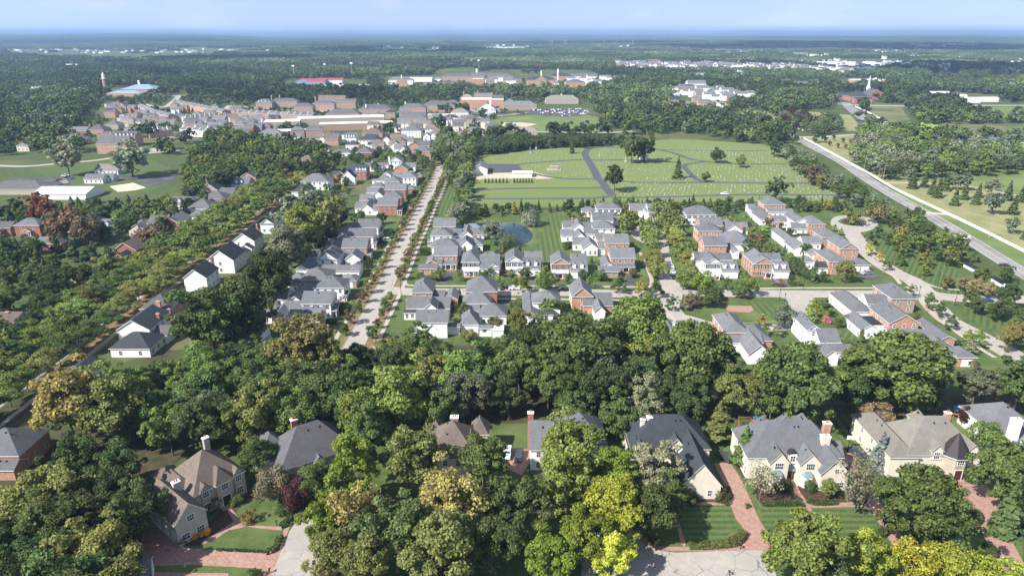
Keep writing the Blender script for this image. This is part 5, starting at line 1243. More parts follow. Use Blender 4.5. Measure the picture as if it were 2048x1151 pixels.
for fx,w_,pr in ((.22,1.9,1.5),(.55,3.6,1.7),(.84,2.0,1.5)):
    x_ = q['x0']+Wd*fx; mb = MB(); y_ = q['y0']-(.6 if w_ > 3 else 0)+.1; zt = 6.3; mb.box(x_-w_/2,x_+w_/2,y_,y_+3,0,zt); dd = mb.build('dormer',M['tan'],H_)
    if w_ > 3: link('dormer_roof',roof_mesh(roof_polys('hip',x_-w_/2-.3,x_+w_/2+.3,y_-.3,y_+w_+1.5,zt-.05,1.5),[M['roof_brown'],M['trim']],.15),dd)
    else:
        m2 = MB(); m2.face([(x_-w_/2,y_,zt),(x_+w_/2,y_,zt),(x_,y_,zt+w_*.62)]); m2.build('gable',M['tan'],dd); link('dormer_roof',roof_mesh(roof_polys('gy',x_-w_/2-.25,x_+w_/2+.25,y_-.25,y_+4,zt-.05,1.3),[M['roof_brown'],M['trim']],.12),dd)
    a_,b_ = window_mesh(min(1.5,w_*.7),1.5,False); link('pane',b_,link('window',a_,H_,(x_,y_-.01,5.1)))
    if w_ < 3: link('pane',window_mesh(1.4,1.6,False)[1],link('window',window_mesh(1.4,1.6,False)[0],H_,(x_,y_-.01,1.9)))
    else: entry(I5,0,fx,1.8,2.5,mat='black',yy=y_-.01)
# 6: slate roofed house beside it
h6 = house('stone mansion with slate grey roof and three small peaks half behind trees, chimney at back','tan','roof_mid',
  [W(1640,2080,(475,330),6,'hip',13,p=1.0,wins=False),W(1490,1760,(430,390),5.4,'hip',11,p=1.0,wins=False)],
  near=True,trim='trim',chim=[(1718,165,12,1.6,'brick2',2)],group=GM)
I6 = len(HOUSES)-1; H_,ws_,*_ = HOUSES[I6]; q = ws_[0]; Wd = q['x1']-q['x0']
for fx,w_ in ((.07,3.6),(.30,3.4),(.50,2.2)):
    x_ = q['x0']+Wd*fx; y_ = q['y0']-.5; zt = 3.6 if w_ > 3 else 5.6; mb = MB(); mb.box(x_-w_/2,x_+w_/2,y_,y_+3.5,0,zt); mb.face([(x_-w_/2,y_,zt),(x_+w_/2,y_,zt),(x_,y_,zt+w_*.5)]); dd = mb.build('dormer',M['grey_stucco' if fx < .2 else 'tan'],H_)
    link('dormer_roof',roof_mesh(roof_polys('gy',x_-w_/2-.3,x_+w_/2+.3,y_-.3,y_+6,zt-.1,1.15),[M['roof_mid'],M['trim']],.13),dd); a_,b_ = window_mesh(w_*.55,1.5,False)
    if fx != .3: link('pane',b_,link('window',a_,H_,(x_,y_-.01,zt-1.2)))
    else: entry(I6,0,fx,1.4,2.4,yy=y_-.01)
for fx in (.62,.75): addwin(I6,0,fx,1.8,1.3,1.5)
# 7: brown roof behind olive trees
crop(650,780,2.9257)
h7 = house('cream mansion with brown shake roof behind the olive coloured trees, red chimney with two pots','cream','roof_brown',
  [W(580,900,400,6,'hip',13,p=1.0),W(795,900,370,6,'gy',7,p=1.3,wins=False,ret=False),W(670,770,385,6.2,'gy',5,p=1.2,wins=False,ret=False),W(850,960,260,6.5,'hip',6,p=1.5,wins=False),W(600,690,250,6.5,'hip',6,p=1.4,wins=False)],near=True,trim='creamtrim',chim=[(757,150,11.5,1.9,'brick2',2)],group=GM)
I7 = len(HOUSES)-1; addwin(I7,1,.5,5,1.5,1.5); addwin(I7,2,.5,5,1.4,1.5)
h8 = house('white mansion with grey hip roof behind the bright green tree, chimney left','white','roof_grey',
  [W(1330,1655,325,6,'hip',13,p=.85),W(1195,1400,350,6,'gx',11,p=.9)],near=True,trim='creamtrim',chim=[(1203,125,11.5,1.4,'brick2',1)],group=GM)
crop(0,780,2.9257)
h9 = house('orange brick house with grey hip roof at the left edge under the trees','brick','roof_grey',[W(-200,110,385,5,'hip',12,p=.7,n={'s':2,'e':3}),W(-120,80,470,3,'gx',5,roof='roof_mid',wins=False)],near=True,group=GM)
h10 = house('grey roofed garage cut off by the bottom edge beside the brick drive','white','roof_grey',[W(700,890,(1135,1085),3,'gx',6,p=.6,wins=False)],near=True,group=GM)
# ------------------------------------------------------------------ upper middle: houses, townhouses, shops and schools
GU = 'houses north of the grass gap'
crop(560,220,6.394)
kw = dict(group=GU,wgap=3.2)
house('brown roofed brick house with hip roof, low wing and chimney among trees','brick','roof_brown',[W(145,475,685,5.8,'hip',ry=578),W(75,300,745,3.4,'hip',ry=690)],chim=[(187,602,9,1.2)],**kw)
house('white house with curved roofline, balconies and white chimney beside the boulevard','white','roof_grey',[W(245,620,915,6,'hip',ry=808)],chim=[(437,835,9,1.2,'white')],**kw)
house('white house with charcoal hip roof just below the balcony house','white','roof_dark',[W(135,400,1045,5.4,'hip',ry=943)],**kw)
house('pair of small brick gables with dark roofs','brick','roof_dark',[W(565,655,845,4.5,'gy',9,p=.9,ret=False),W(650,740,835,4.5,'gx',ry=775),W(720,830,835,5,'gy',12,p=1.0,ret=False)],**kw)
house('house with long charcoal roof, dormers and a steep brick end','brick2','roof_dark',[W(850,1105,790,6,'gx',ry=695,dorm=(.5,.65,.8,.93)),W(770,960,870,5,'gy',8,p=1.0,ret=False,wall='white')],**kw)
house('white low house with grey roofs and a white chimney','white','roof_grey',[W(1080,1320,720,4,'gx',ry=668),W(1300,1390,700,3.4,'gx',5)],chim=[(1178,650,7,1,'white')],**kw)
house('white pedimented house with grey gable roof and white chimney','white','roof_grey',[W(1390,1560,655,6,'gy',13,p=.6,n={'s':3})],chim=[(1393,590,9,1.2,'white')],**kw)
house('brick house with front gable and white columned side porch','brick','roof_grey',[W(1450,1640,760,5,'gy',11,p=.6,n={'s':2},ret=False),W(1600,1735,720,4.5,'gx',ry=670,wall='white')],**kw)
house('small brick pavilion with pedimented roof','brick','roof_grey',[W(1738,1822,840,3.4,'gy',7,p=.7)],**kw)
house('red brick house with dark grey gable roof and two big chimneys','brick','roof_mid',[W(1740,1920,460,6.4,'gx',ry=390),W(1620,1790,470,6,'gy',10,p=.6,ret=False)],chim=[(1715,385,10,1.4),(1858,362,10,1.2)],**kw)
house('white double gabled house below the big white cube house','white','roof_grey',[W(1395,1560,475,5,'gy',9,p=.8,ret=False),W(1450,1600,500,5,'gx',ry=430),W(1505,1640,520,4.4,'gy',7,p=.8,ret=False)],**kw)
house('big white cube house with grey pyramid roof and rows of windows','white','roof_grey',[W(1545,1805,265,7,'hip',ry=203,p=.5,n={'s':6,'e':3})],**kw)
house('white house with two peaked gables right of the white cube house','white','roof_grey',[W(1825,1920,335,5.6,'gy',9,p=.9,ret=False),W(1900,2060,300,6,'hip',ry=245)],**kw)
house('brick and tan house with brown tiled hip roof and chimney','brick','roof_brown',[W(1045,1310,300,6,'hip',ry=225,n={'s':4})],chim=[(1072,230,9,1.2)],**kw)
house('charcoal roofed white and brick house in front of the brown tiled one','white','roof_dark',[W(995,1285,385,5.6,'hip',ry=318),W(1115,1280,445,4,'gx',ry=405)],**kw)
house('red brick house with dark hip roof and tall chimney in the dense trees','brick2','roof_mid',[W(960,1175,548,5,'hip',ry=450)],chim=[(1007,455,10,1.3,'brick2')],**kw)
house('white house with green grey roof and four dormers','white','roof_grey',[W(815,975,355,5,'gx',ry=290,dorm=(.2,.4,.6,.8),n={'s':4})],**kw)
house('white and brown roofed house with two chimneys on the ridge','brick3','roof_brown',[W(560,745,375,6,'gx',ry=295),W(480,590,380,5,'gy',9,p=.7,wall='white',ret=False)],chim=[(556,300,10,1.2,'tan'),(678,290,10,1.1,'tan')],**kw)
house('brown roofed house left of the twin chimney house','brick3','roof_brown',[W(290,490,440,5.6,'hip',ry=355)],chim=[(362,420,9,1.1,'tan')],**kw)
house('cream walled house with charcoal hip roof below the brown roofed one','cream','roof_dark',[W(335,630,490,5.4,'hip',ry=430)],**kw)
house('grey hip roofed cottage half lost in trees','white','roof_grey',[W(665,900,540,4,'hip',ry=500)],**kw)
house('white cottage with brown roof and pointed gables','white','roof_brown',[W(1295,1420,395,4,'gy',8,p=.9,ret=False),W(1400,1600,370,4.4,'gx',ry=310),W(1580,1700,400,4,'gx',ry=340,roof='roof_grey')],chim=[(1445,305,8,1)],**kw)
crop(0,160,2.9257)
GL = 'school and church buildings on the left lawn'
house('long low white bungalow with grey roof and wide windows on the lawn','white','roof_tan',[W(548,690,530,3.2,'gx',ry=490)],group=GL)
house('white cottage with porch below the bungalow on the lawn','white','roof_grey',[W(485,600,580,3.2,'gx',ry=548),W(590,660,570,3.2,'gx',8)],group=GL)
house('large low building with broad blue grey roof at the left edge','tan','roof_mid',[W(-120,250,640,3.6,'hip',ry=572,p=.35,wins=False)],name='school_building',cat='building',group=GL)
house('long building with bright white metal roof beside the lawn','white','flatroof',[W(185,500,668,3.6,'gx',ry=620,p=.25,wins=False)],name='hall',cat='building',group=GL)
house('small white shed beside the school parking','white','flatroof',[W(255,370,632,2.6,'gx',5,p=.3,wins=False)],name='shed',cat='shed',group=GL)
GO = 'older houses in the woods on the left'
kw = dict(group=GO,wgap=3.2)
for q in [('white walled house with chimney, farthest left in the wood','cream','roof_grey',[W(90,165,385,5,'hip',ry=343)],[(95,345,8,1)]),
          ('grey hip roofed tan house under the tall trees','tan','roof_grey',[W(352,482,350,5,'hip',ry=315)],[(435,312,8,1)]),
          ('long brick house with grey roof and big end chimney','brick2','roof_grey',[W(385,505,298,4,'gx',ry=272)],[(420,275,9,1.3)]),
          ('brown brick house with gable and chimney beside the long brick house','brick','roof_mid',[W(505,605,290,5,'hip',ry=258)],[(522,258,8,1)]),
          ('grey house with two chimneys on the wood edge','tan','roof_mid',[W(605,690,262,5,'hip',ry=235)],[(665,228,9,1)]),
          ('brick gabled house with steep grey roof among the trees','brick','roof_grey',[W(680,735,155,6,'gy',12,p=.8)],[]),
          ('small brick house beside the crescent row','brick3','roof_mid',[W(655,700,165,5,'gx',8)],[]),
          ('grey pyramid roofed house above the crescent','tan','roof_grey',[W(700,780,232,5,'hip',9)],[]),
          ('brown roofed house below the crescent','brick3','roof_brown',[W(820,890,228,5,'hip',9)],[]),
          ('brick gabled house with grey roof near the pine wood','brick','roof_grey',[W(805,905,262,5.5,'hip',10)],[(845,235,8,1)]),
          ('broad grey roofed house beside the gabled one','white','roof_grey',[W(900,990,245,5,'hip',10)],[]),
          ('pink roofed brick house with two gables','brick','roof_mid',[W(985,1065,215,5.5,'gx',10)],[]),
          ('grey roofed house with low wings and tan chimney','tan','roof_grey',[W(722,820,285,5,'hip',10)],[(768,258,8,1)])]:
    house(q[0],q[1],q[2],q[3],chim=q[4],**kw)
house('red brick townhouse block with six roof bays, nearest the trees','brick','roof_mid',[W(558,735,375,8.5,'gx',ry=325,n={'s':10},st=2),W(575,655,318,9,'hip',9),W(640,790,330,9,'gx',ry=298,dorm=(.25,.4,.55,.7,.85))],chim=[(572,318,13,1.2),(645,300,13,1.2)],name='townhouse_block',group='brick townhouses')
# rows of townhouses: each dwelling is one house
def row(a,b,n,wall,roofs,e,d,tag_,ry=None,fire=True,wing=True):
    """a, b: ends of the front eave; n dwellings"""
    A,B = cP(*a,e),cP(*b,e); rot = atan2(B[1]-A[1],B[0]-A[0]); L_ = hypot(B[0]-A[0],B[1]-A[1])/n; ux,uy = cos(rot),sin(rot)
    for i in range(n):
        cx,cy = A[0]+ux*L_*(i+.5),A[1]+uy*L_*(i+.5); h = e + (i % 3)*.25
        H = empty('townhouse',(cx,cy,0),rot); tag(H,'townhouse, %s from the left in %s' % (ORD[i],tag_),'townhouse','townhouses in '+tag_)
        w2 = L_/2-.12
        mb = MB(); z1 = h+.1; zr = h+.45*d/2-.1
        mb.face([(-w2,0,0),(w2,0,0),(w2,0,z1),(-w2,0,z1)]); mb.face([(w2,d,0),(-w2,d,0),(-w2,d,z1),(w2,d,z1)])
        mb.face([(w2,0,0),(w2,d,0),(w2,d,z1),(w2,d/2,zr),(w2,0,z1)]); mb.face([(-w2,d,0),(-w2,0,0),(-w2,0,z1),(-w2,d/2,zr),(-w2,d,z1)]); mb.build('wall',M[wall],H)
        link('roof',roof_mesh(roof_polys('gx',-w2,w2,-.3,d+.3,h,.45),[M[roofs[i % len(roofs)]],M['trim']],.2),H)
        if fire:
            mb = MB(); mb.ext([(-w2-.1,-.35),(-w2+.25,-.35),(-w2+.25,d+.35),(-w2-.1,d+.35)],h-.3,h+.3); v = mb.v
            mb2 = MB(); pts = [(-.35,h+.25),(d/2,h+.45*(d/2)+.5),(d+.35,h+.25),(d+.35,h-.2),(-.35,h-.2)]
            for s in (-1,): mb2.face([(-w2-.1,q[0],q[1]) for q in pts]); mb2.face([(-w2+.25,q[0],q[1]) for q in reversed(pts)])
            for j in range(5): p_,q_ = pts[j],pts[(j+1) % 5]; mb2.face([(-w2-.1,*q_),(-w2-.1,*p_),(-w2+.25,*p_),(-w2+.25,*q_)])
            mb2.build('fire_wall',M['trim'],H)
        if i % 2 == 0:
            cm = MB(); cm.box(-w2+.3,-w2+1.3,d*.45,d*.45+.9,h,zr+2.0); cm.build('chimney',M[wall],H)
        for s_ in range(int(h/3)):
            for k in range(3): put_window(H,-w2*.66+k*w2*.66,0,1.6+3*s_,0,1.0,1.6,False)
        BLOCK.append((cx-uy*d/2,cy+ux*d/2,ux,uy,L_/2,d/2))
ORD = ['first','second','third','fourth','fifth','sixth','seventh','eighth','ninth','tenth','eleventh','twelfth','thirteenth','fourteenth','fifteenth','sixteenth','seventeenth','eighteenth']
row((1005,128),(1300,186),14,'brick',['roof_mid','roof_grey'],7,11,'the long brick row behind the bronze trees')
row((1380,192),(1830,208),12,'brick3',['roof_mid','roof_grey'],8.5,12,'the brick row along the avenue')
row((800,150),(880,185),5,'brick3',['roof_grey'],7,10,'the upper arm of the grey crescent')
row((880,185),(985,212),6,'brick3',['roof_grey','roof_mid'],7,10,'the lower arm of the grey crescent')
row((1085,222),(1310,212),8,'brick',['roof_mid'],7,11,'the short row below the bronze trees')
row((870,300),(1010,290),5,'brick',['roof_mid','roof_grey'],7,11,'the gabled row right of the pine wood')
row((1050,290),(1270,300),6,'white',['roof_grey'],6.5,10,'the pale row above the big wood')
GS = 'compact brick houses in the grid'
cols = ['brick','brick3','brick2','tan']; k = 0
for (x,y) in [(1105,250),(1160,255),(1230,240),(1290,245),(1330,270),(1400,255),(1450,270),(1400,235),(1460,235),(1500,265),(1550,262),(1190,275),(1250,275)]:
    house('compact %s house with %s hip roof, %s in the grid below the long roofs' % (['orange brick','brown brick','red brick','tan'][k % 4],['slate','grey'][k % 2],ORD[k]),cols[k % 4],['roof_mid','roof_grey'][k % 2],[W(x-30,x+32,y+8,6.5,'hip' if k % 3 else 'gx',10)],chim=[(x-22,y-14,10,1.2)] if k % 2 else (),group=GS,wgap=3)
    k += 1
house('white walled flat fronted building with grey roof beside the long white roofs','white','roof_grey',[W(1275,1420,320,6,'gx',ry=272),W(1500,1645,318,6,'hip',ry=285,wall='brick3'),W(1640,1760,330,4,'gx',8)],name='commercial_building',cat='building',group='village centre buildings')
# the two long white roofed buildings
GV = 'village centre buildings'
house('long brick and glass building with white flat roof, the nearer of the two','brick3','flatroof',[W(1560,1790,300,7,'flat',16),W(1870,2300,255,7,'flat',16,),W(1785,1890,290,8.5,'hip',12,roof='roof_grey'),W(1700,1780,290,8.8,'hip',9,roof='roof_grey')],rot=12,name='commercial_building',cat='building',group=GV,wgap=3)
house('long brick building with white flat roof, the farther of the two','tan','flatroof',[W(1545,1750,245,9,'flat',22),W(1740,2250,222,9,'flat',22)],rot=12,name='commercial_building',cat='building',group=GV,wgap=3)
house('brick blocks with hipped grey roofs and white dormers, left of the pair','brick3','roof_mid',[W(1492,1590,130,9,'hip',14,dorm=(.2,.4,.6)),W(1580,1740,125,9,'hip',14)],chim=[(1587,88,15,1.5),(1634,85,15,1.5)],name='apartment_block',cat='building',group=GV,wgap=3)
house('brick blocks with hipped grey roofs, right of the pair','brick3','roof_mid',[W(1715,1830,155,9,'hip',14),W(1820,1955,140,9,'hip',14),W(1860,2020,108,9,'gx',14,roof='roof_brown'),W(1955,2080,130,9,'gx',14,roof='roof_brown')],chim=[(1843,95,15,1.5),(1915,88,15,1.5)],name='apartment_block',cat='building',group=GV,wgap=3)
crop(650,160,2.9257)
house('brick building with grey hip roofs and roof cupolas beside the village green','brick3','roof_mid',[W(0,200,200,8,'hip',18),W(195,385,170,9,'hip',18),],chim=[(238,140,15,1.5,'trim'),(310,135,15,1.5,'trim')],name='commercial_building',cat='building',group=GV,wgap=3)
house('long brick block with slate hip roofs, centre of the village','brick','roof_mid',[W(432,590,165,9,'hip',18),W(570,760,148,9,'hip',18),W(700,790,140,9,'hip',16)],chim=[(470,125,15,1.5,'trim')],name='commercial_building',cat='building',group=GV,wgap=3)
house('brick block with twin slate pyramids and flat centre','brick3','roof_mid',[W(420,595,225,9,'hip',15),W(440,590,205,9,'gx',10)],name='commercial_building',cat='building',group=GV,wgap=3)
house('white hall with hipped tan roof and lantern near the green','white','roof_tan',[W(735,840,190,7,'hip',16)],name='hall',cat='building',group=GV)
house('low flat roofed building with grey roofs in front of the white hall','tan','flatgrey',[W(600,740,205,5,'flat',16),W(730,840,215,4.5,'flat',16)],name='shop_building',cat='building',group=GV)
house('meeting house with red gabled front and white clock tower','brick','roof_brown',[W(890,1000,170,6,'gy',18,p=.6,wall='white'),W(985,1025,168,6,'gx',12)],chim=[(967,105,20,2.4,'white')],name='meeting_house',cat='building',group=GV)
house('large brick school with many bays, white roof and three chimneys','brick','flatroof',[W(800,1045,115,12,'flat',30),W(790,870,105,12.5,'hip',16,roof='roof_tan'),W(975,1045,110,12.5,'gx',16,roof='roof_mid'),W(870,975,95,12.5,'gx',14,roof='roof_grey')],chim=[(811,68,19,1.8),(893,62,19,1.8),(977,75,19,1.8)],name='school_building',cat='building',group='school buildings',wgap=3)
house('brick hall with grey roof and small cupola right of the large school','brick3','roof_grey',[W(1040,1240,148,7,'hip',18),W(1040,1130,140,7.5,'gy',18)],name='commercial_building',cat='building',group=GV,wgap=3)
house('tan building with brown roof and white cupola above the car park','tan','roof_tan',[W(1290,1485,112,7,'hip',18)],chim=[(1383,80,14,2,'white')],name='commercial_building',cat='building',group=GV,wgap=3)
house('tall square red brick auditorium with shallow pyramid roof','brick','roof_mid',[W(1408,1525,15,14,'hip',30,p=.35)],name='auditorium',cat='building',group='school buildings',wgap=5)
house('white building with pediment and spire beside the auditorium','white','roof_grey',[W(1525,1590,10,9,'gy',16),W(1580,1620,8,7,'gx',14)],chim=[(1533,-30,26,2,'white')],name='hall',cat='building',group='school buildings',wgap=4)
house('white gabled barn with blue sheds at the cemetery yard','white','roof_grey',[W(862,952,522,4.2,'gy',22,p=.45,wins=False,ret=False)],name='barn',cat='barn',group='cemetery service buildings')
house('low cream shed with flat pale roof behind the little cypresses','cream','flatroof',[W(1095,1215,545,3.2,'gx',ry=532,p=.15,wins=False)],name='shed',cat='shed',group='cemetery service buildings')
house('grey hip roofed house left of the gravel yard','tan','roof_grey',[W(820,935,298,4.5,'hip',12),W(775,830,312,4,'hip',9)],group=GU)
house('grey roofed house right of the gravel yard behind hedge','tan','roof_tan',[W(1120,1250,302,4,'hip',12)],group=GU)
for q in [(1200,425),(1340,507)]: pass
# crop K: school row on the skyline of the town
crop(650,40,2.9257)
GK = 'school buildings'
house('very long brick school with central portico and tower','brick3','roof_mid',[W(680,860,332,10,'hip',22),W(930,1100,332,10,'hip',22),W(850,935,330,12,'gx',24),W(860,925,345,11,'flat',10,roof='flatroof',wall='brick')],chim=[(887,285,24,4,'white')],name='school_building',cat='building',group=GK,wgap=5)
house('white school wing with broad pediment left of the long brick school','white','roof_grey',[W(370,515,352,9,'hip',20),W(485,625,340,8,'flat',26,roof='flatroof'),W(415,480,360,9,'gy',8,wall='brick')],chim=[(447,322,19,2,'white')],name='school_building',cat='building',group=GK,wgap=5)
house('low building with dark roof in front of the long brick school','tan','roof_mid',[W(580,760,372,5,'gx',18,p=.3)],name='school_building',cat='building',group=GK,wgap=5)
house('brick school with dark hipped roofs and two white cupolas','brick','roof_dark',[W(1180,1350,352,11,'hip',24),W(1320,1450,330,9,'hip',24),W(1230,1300,350,12,'gy',10)],chim=[(1265,295,24,2.5,'white'),(1363,285,28,3,'white')],name='school_building',cat='building',group=GK,wgap=5)
house('long low building with grey roof behind the dark roofed school','white','roof_mid',[W(1430,1590,330,6,'gx',22)],name='school_building',cat='building',group=GK,wgap=6)
house('low maroon and grey building beyond the wood','brick2','flatroof',[W(680,805,242,6,'flat',40)],name='warehouse',cat='building',wgap=8)
house('stadium fieldhouse with dark red roof','white','redmetal',[W(-60,100,352,9,'gx',24,p=.3),W(-150,-20,352,7,'gx',18,p=.3)],name='fieldhouse',cat='building',wgap=8)
house('long dark flat roofed building in front of the stadium','tan','flatgrey',[W(-230,250,385,6,'flat',30)],name='school_building',cat='building',wgap=8)
for (a,b,y,d,t) in [(322,438,165,60,'white warehouse far beyond the town, left of the straight road'),(540,680,175,50,'low white warehouse beside the straight road'),(920,1040,160,80,'bright white factory right of the straight road'),(1045,1200,160,70,'white factory beside the bright one'),(1535,1570,162,40,'small white shed near the far pylons'),(1700,1810,160,40,'row of pale sheds under the far pylons')]:
    house(t,'white','flatroof',[W(a,b,y,9,'flat',d,wins=False)],name='warehouse',cat='building')
house('dark red long roof beyond the houses','brick2','redmetal',[W(1880,1990,234,7,'flat',30,wins=False)],name='warehouse',cat='building')
crop(1348,40,2.9257)
for (a,b,y,d,t) in [(850,975,248,60,'large bright white hall'),(1012,1112,250,60,'white hall right of the large bright one'),(1175,1375,250,80,'long white and grey hall'),(955,1180,282,40,'low pale building with tan front'),(200,298,130,60,'far white warehouse under the horizon'),(570,670,128,50,'far pale warehouse right of the first one'),(1575,1650,243,30,'long thin white roof at the right')]:
    house(t,'white','flatroof',[W(a,b,y,9,'flat',d,wins=False)],name='warehouse',cat='building')
house('church with slate roofs, white spire and red brick walls','brick2','roof_dark',[W(935,1035,442,6,'hip',20),W(1035,1150,448,7,'hip',26),W(1130,1240,440,6,'gy',26,roof='roof_mid'),W(1060,1165,465,6,'gx',10)],name='church',cat='church',wgap=4)
house('long brick school with white pediment in front of the dark wood','brick','flatroof',[W(1060,1240,352,8,'flat',30),W(1160,1215,356,9,'gy',8,wall='white')],name='school_building',cat='building',wgap=5)
house('small brown brick building left of the long brick school','brick3','flatgrey',[W(950,1035,378,6,'flat',20)],name='office',cat='building',wgap=5)
house('tan building with slate roof in the wood edge','tan','roof_mid',[W(718,790,378,8,'gx',20),W(780,850,362,7,'gx',16)],name='office',cat='building',wgap=5)
house('pale grey industrial building at the right with rounded end','white','flatroof',[W(1590,1660,322,8,'flat',30),W(1510,1600,320,5,'flat',30)],name='warehouse',cat='building',wgap=5)
house('bright white stepped stable block among trees','white','flatroof',[W(1420,1620,428,6,'gx',16,p=.3),W(1600,1720,445,6,'gx',14,p=.3),W(1700,1800,462,6,'gx',14,p=.3),W(1800,1905,460,5,'gx',12,p=.3)],name='stable',cat='building',wgap=5)
house('blue green roofed white gym with curved roof beyond the meadow','white','roof_grey',[W(80,190,372,7,'gx',20)],name='hall',cat='building',wgap=6)
# spire of the church
_x,_y = cP(1140,440,0); mb = MB(); mb.box(-2.2,2.2,-2.2,2.2,0,14); mb.cyl(0,0,14,32,2.2,.1,8); sp = mb.build('steeple',M['trim']); sp.location = (_x,_y+6,0); tag(sp,'slim white church steeple rising over slate roofs','steeple')
crop(0,40,2.9257)
house('school with broad blue metal roof and white cupola beyond the woods','brick','bluemetal',[W(705,905,405,7,'hip',40,p=.35),W(620,820,430,5,'hip',26,p=.3)],chim=[(810,352,17,3.4,'white')],name='school_building',cat='building',wgap=6)
house('building with pale blue gable roof by the stadium','bluemetal','bluemetal',[W(1688,1800,382,8,'gy',40,p=.45,wins=False,ret=False),W(1760,1900,360,8,'gx',30,roof='redmetal',p=.3,wins=False)],name='fieldhouse',cat='building')
house('white roofed building at far left among trees','white','roof_tan',[W(132,252,412,6,'hip',26,p=.4),W(0,40,370,6,'gx',14)],chim=[(188,388,14,2,'white')],name='hall',cat='building',wgap=5)
house('long dark red building before the dark wood on the left','brick2','flatgrey',[W(1225,1410,235,7,'flat',40)],name='school_building',cat='building',wgap=8)
house('white long building on the far left among woods','white','flatroof',[W(330,550,262,7,'flat',40,wins=False)],name='warehouse',cat='building')
house('pale building beside the stadium woods','white','flatroof',[W(1350,1430,300,6,'flat',26,wins=False)],name='warehouse',cat='building')
_x,_y = cP(622,418,0); mb = MB(); mb.cyl(0,0,0,22,3.6,3.2,12,0); mb.cyl(0,0,22,23,4,4,12,1); mb.cyl(0,0,23,28,2.6,2.4,8,1); mb.cyl(0,0,28,33,2.9,.2,8,1); mb.cyl(0,0,33,37,.15,.05,6,1)
tw = mb.build('clock_tower',[M['brick3'],M['trim']]); tw.location = (_x,_y,0); tag(tw,'round brick tower with white lantern top standing over the woods','tower')
def village(pix,n,label,group,seed,e=(4.5,7)):
    r = random.Random(seed); poly = [cP(*p) for p in pix]; xs = [p[0] for p in poly]; ys = [p[1] for p in poly]; k = t = 0
    while k < n and t < 4000:
        t += 1; x,y = r.uniform(min(xs),max(xs)),r.uniform(min(ys),max(ys)); w,d = r.uniform(10,17),r.uniform(9,12)
        if not inpoly([(x,y)],poly)[0] or blocked(x,y+d/2,w/2+2) or near_road(x,y,5): continue
        h = r.uniform(*e); q = [W(x-w/2,x+w/2,y,h,r.choice(['gx','hip','gx']),d,wins=True)]
        if r.random() < .6: q.append(W(x-w*.3,x+w*.1,y-2.5,h-.5,'gy',6,ret=False))
        house(label,r.choice(['brick3','tan','white','white','tan','brick','cream']),r.choice(['roof_mid','roof_grey','roof_grey','roof_brown','roof_dark']),q,raw=True,rot=0,wgap=3.4,chim=[(x+w*.3,y+d/2,h+5,1)] if r.random() < .4 else (),group=group); k += 1
crop(0,160,2.9257)
village([(640,150),(800,200),(1000,230),(1060,300),(880,300),(700,290),(640,220)],16,'village house left of the crescent','village houses left of the crescent',1)
village([(1050,225),(1560,215),(1700,300),(1560,300),(1050,300)],26,'compact village house below the long rows','village houses below the long rows',2)
village([(960,120),(1000,200),(1300,215),(1500,225),(1380,190),(1000,140)],8,'village house between the two rows','village houses between the rows',3)
crop(650,160,2.9257)
village([(0,300),(300,250),(600,260),(640,330),(560,470),(100,480),(0,400)],14,'garden village house among trees','garden village houses',4)
village([(200,215),(760,225),(940,260),(1000,300),(700,300),(620,250)],12,'village house near the green','village houses near the green',5,(5,8))
crop(650,40,2.9257)
village([(1050,352),(1400,372),(1560,420),(1400,440),(1080,400)],14,'low building between the schools and the car park','low buildings by the car park',6,(4,7))
crop(1348,40,2.9257)
village([(-20,400),(240,410),(330,520),(200,560),(-20,520)],16,'old town house right of the car park','old town houses right of the car park',7,(5,8))
# far suburbs: houses one cannot tell apart any more
def suburb(name,pix,n,cols,seed,hmax=11):
    r = random.Random(seed); poly = [cP(*p) for p in pix]; xs = [p[0] for p in poly]; ys = [p[1] for p in poly]; mb = MB(); k = 0; FARB = []
    while k < n:
        x,y = r.uniform(min(xs),max(xs)),r.uniform(min(ys),max(ys))
        if not inpoly([(x,y)],poly)[0]: continue
        w,d,h = r.uniform(10,24),r.uniform(9,14),r.uniform(5,hmax); m = r.randrange(3); z = float(terrain_z(np.float64(x),np.float64(y)))
        mb.box(x-w/2,x+w/2,y-d/2,y+d/2,z,z+h,0 if r.random() < .8 else 2)
        mb.face([(x-w/2-.5,y-d/2-.5,z+h),(x+w/2+.5,y-d/2-.5,z+h),(x+w/2,y,z+h+3),(x-w/2,y,z+h+3)],1); mb.face([(x+w/2+.5,y+d/2+.5,z+h),(x-w/2-.5,y+d/2+.5,z+h),(x-w/2,y,z+h+3),(x+w/2,y,z+h+3)],1)
        mb.face([(x-w/2,y-d/2,z+h),(x-w/2,y,z+h+3),(x-w/2,y+d/2,z+h)],0); mb.face([(x+w/2,y-d/2,z+h),(x+w/2,y+d/2,z+h),(x+w/2,y,z+h+3)],0)
        CLEAR.append((x,y-4,max(w,d)*.75)); k += 1
    o = mb.build('suburb_houses',[M[c_] for c_ in cols]); tag(o,name,'houses',None,'stuff'); return o
CLEAR = []
suburb('distant estate of pale houses on the left below the horizon',[(0,165),(560,180),(880,195),(1100,168),(1700,170),(1650,185),(900,215),(800,235),(560,225),(0,190)],330,['white','roof_grey','tan'],1)
suburb('scattered far rooftops among woods at far left',[(0,330),(250,350),(700,300),(1600,310),(1700,280),(900,240),(300,250),(0,260)],130,['white','roof_mid','brick3'],2)
crop(650,40,2.9257)
suburb('white terraces beyond the dark wood right of the schools',[(1700,255),(2046,262),(2100,285),(1850,285),(1720,275)],70,['white','roof_grey','tan'],3)
suburb('scattered pale buildings between the schools',[(620,355),(1150,390),(1400,370),(1750,350),(1700,330),(1100,360)],26,['white','roof_grey','brick'],4,9)
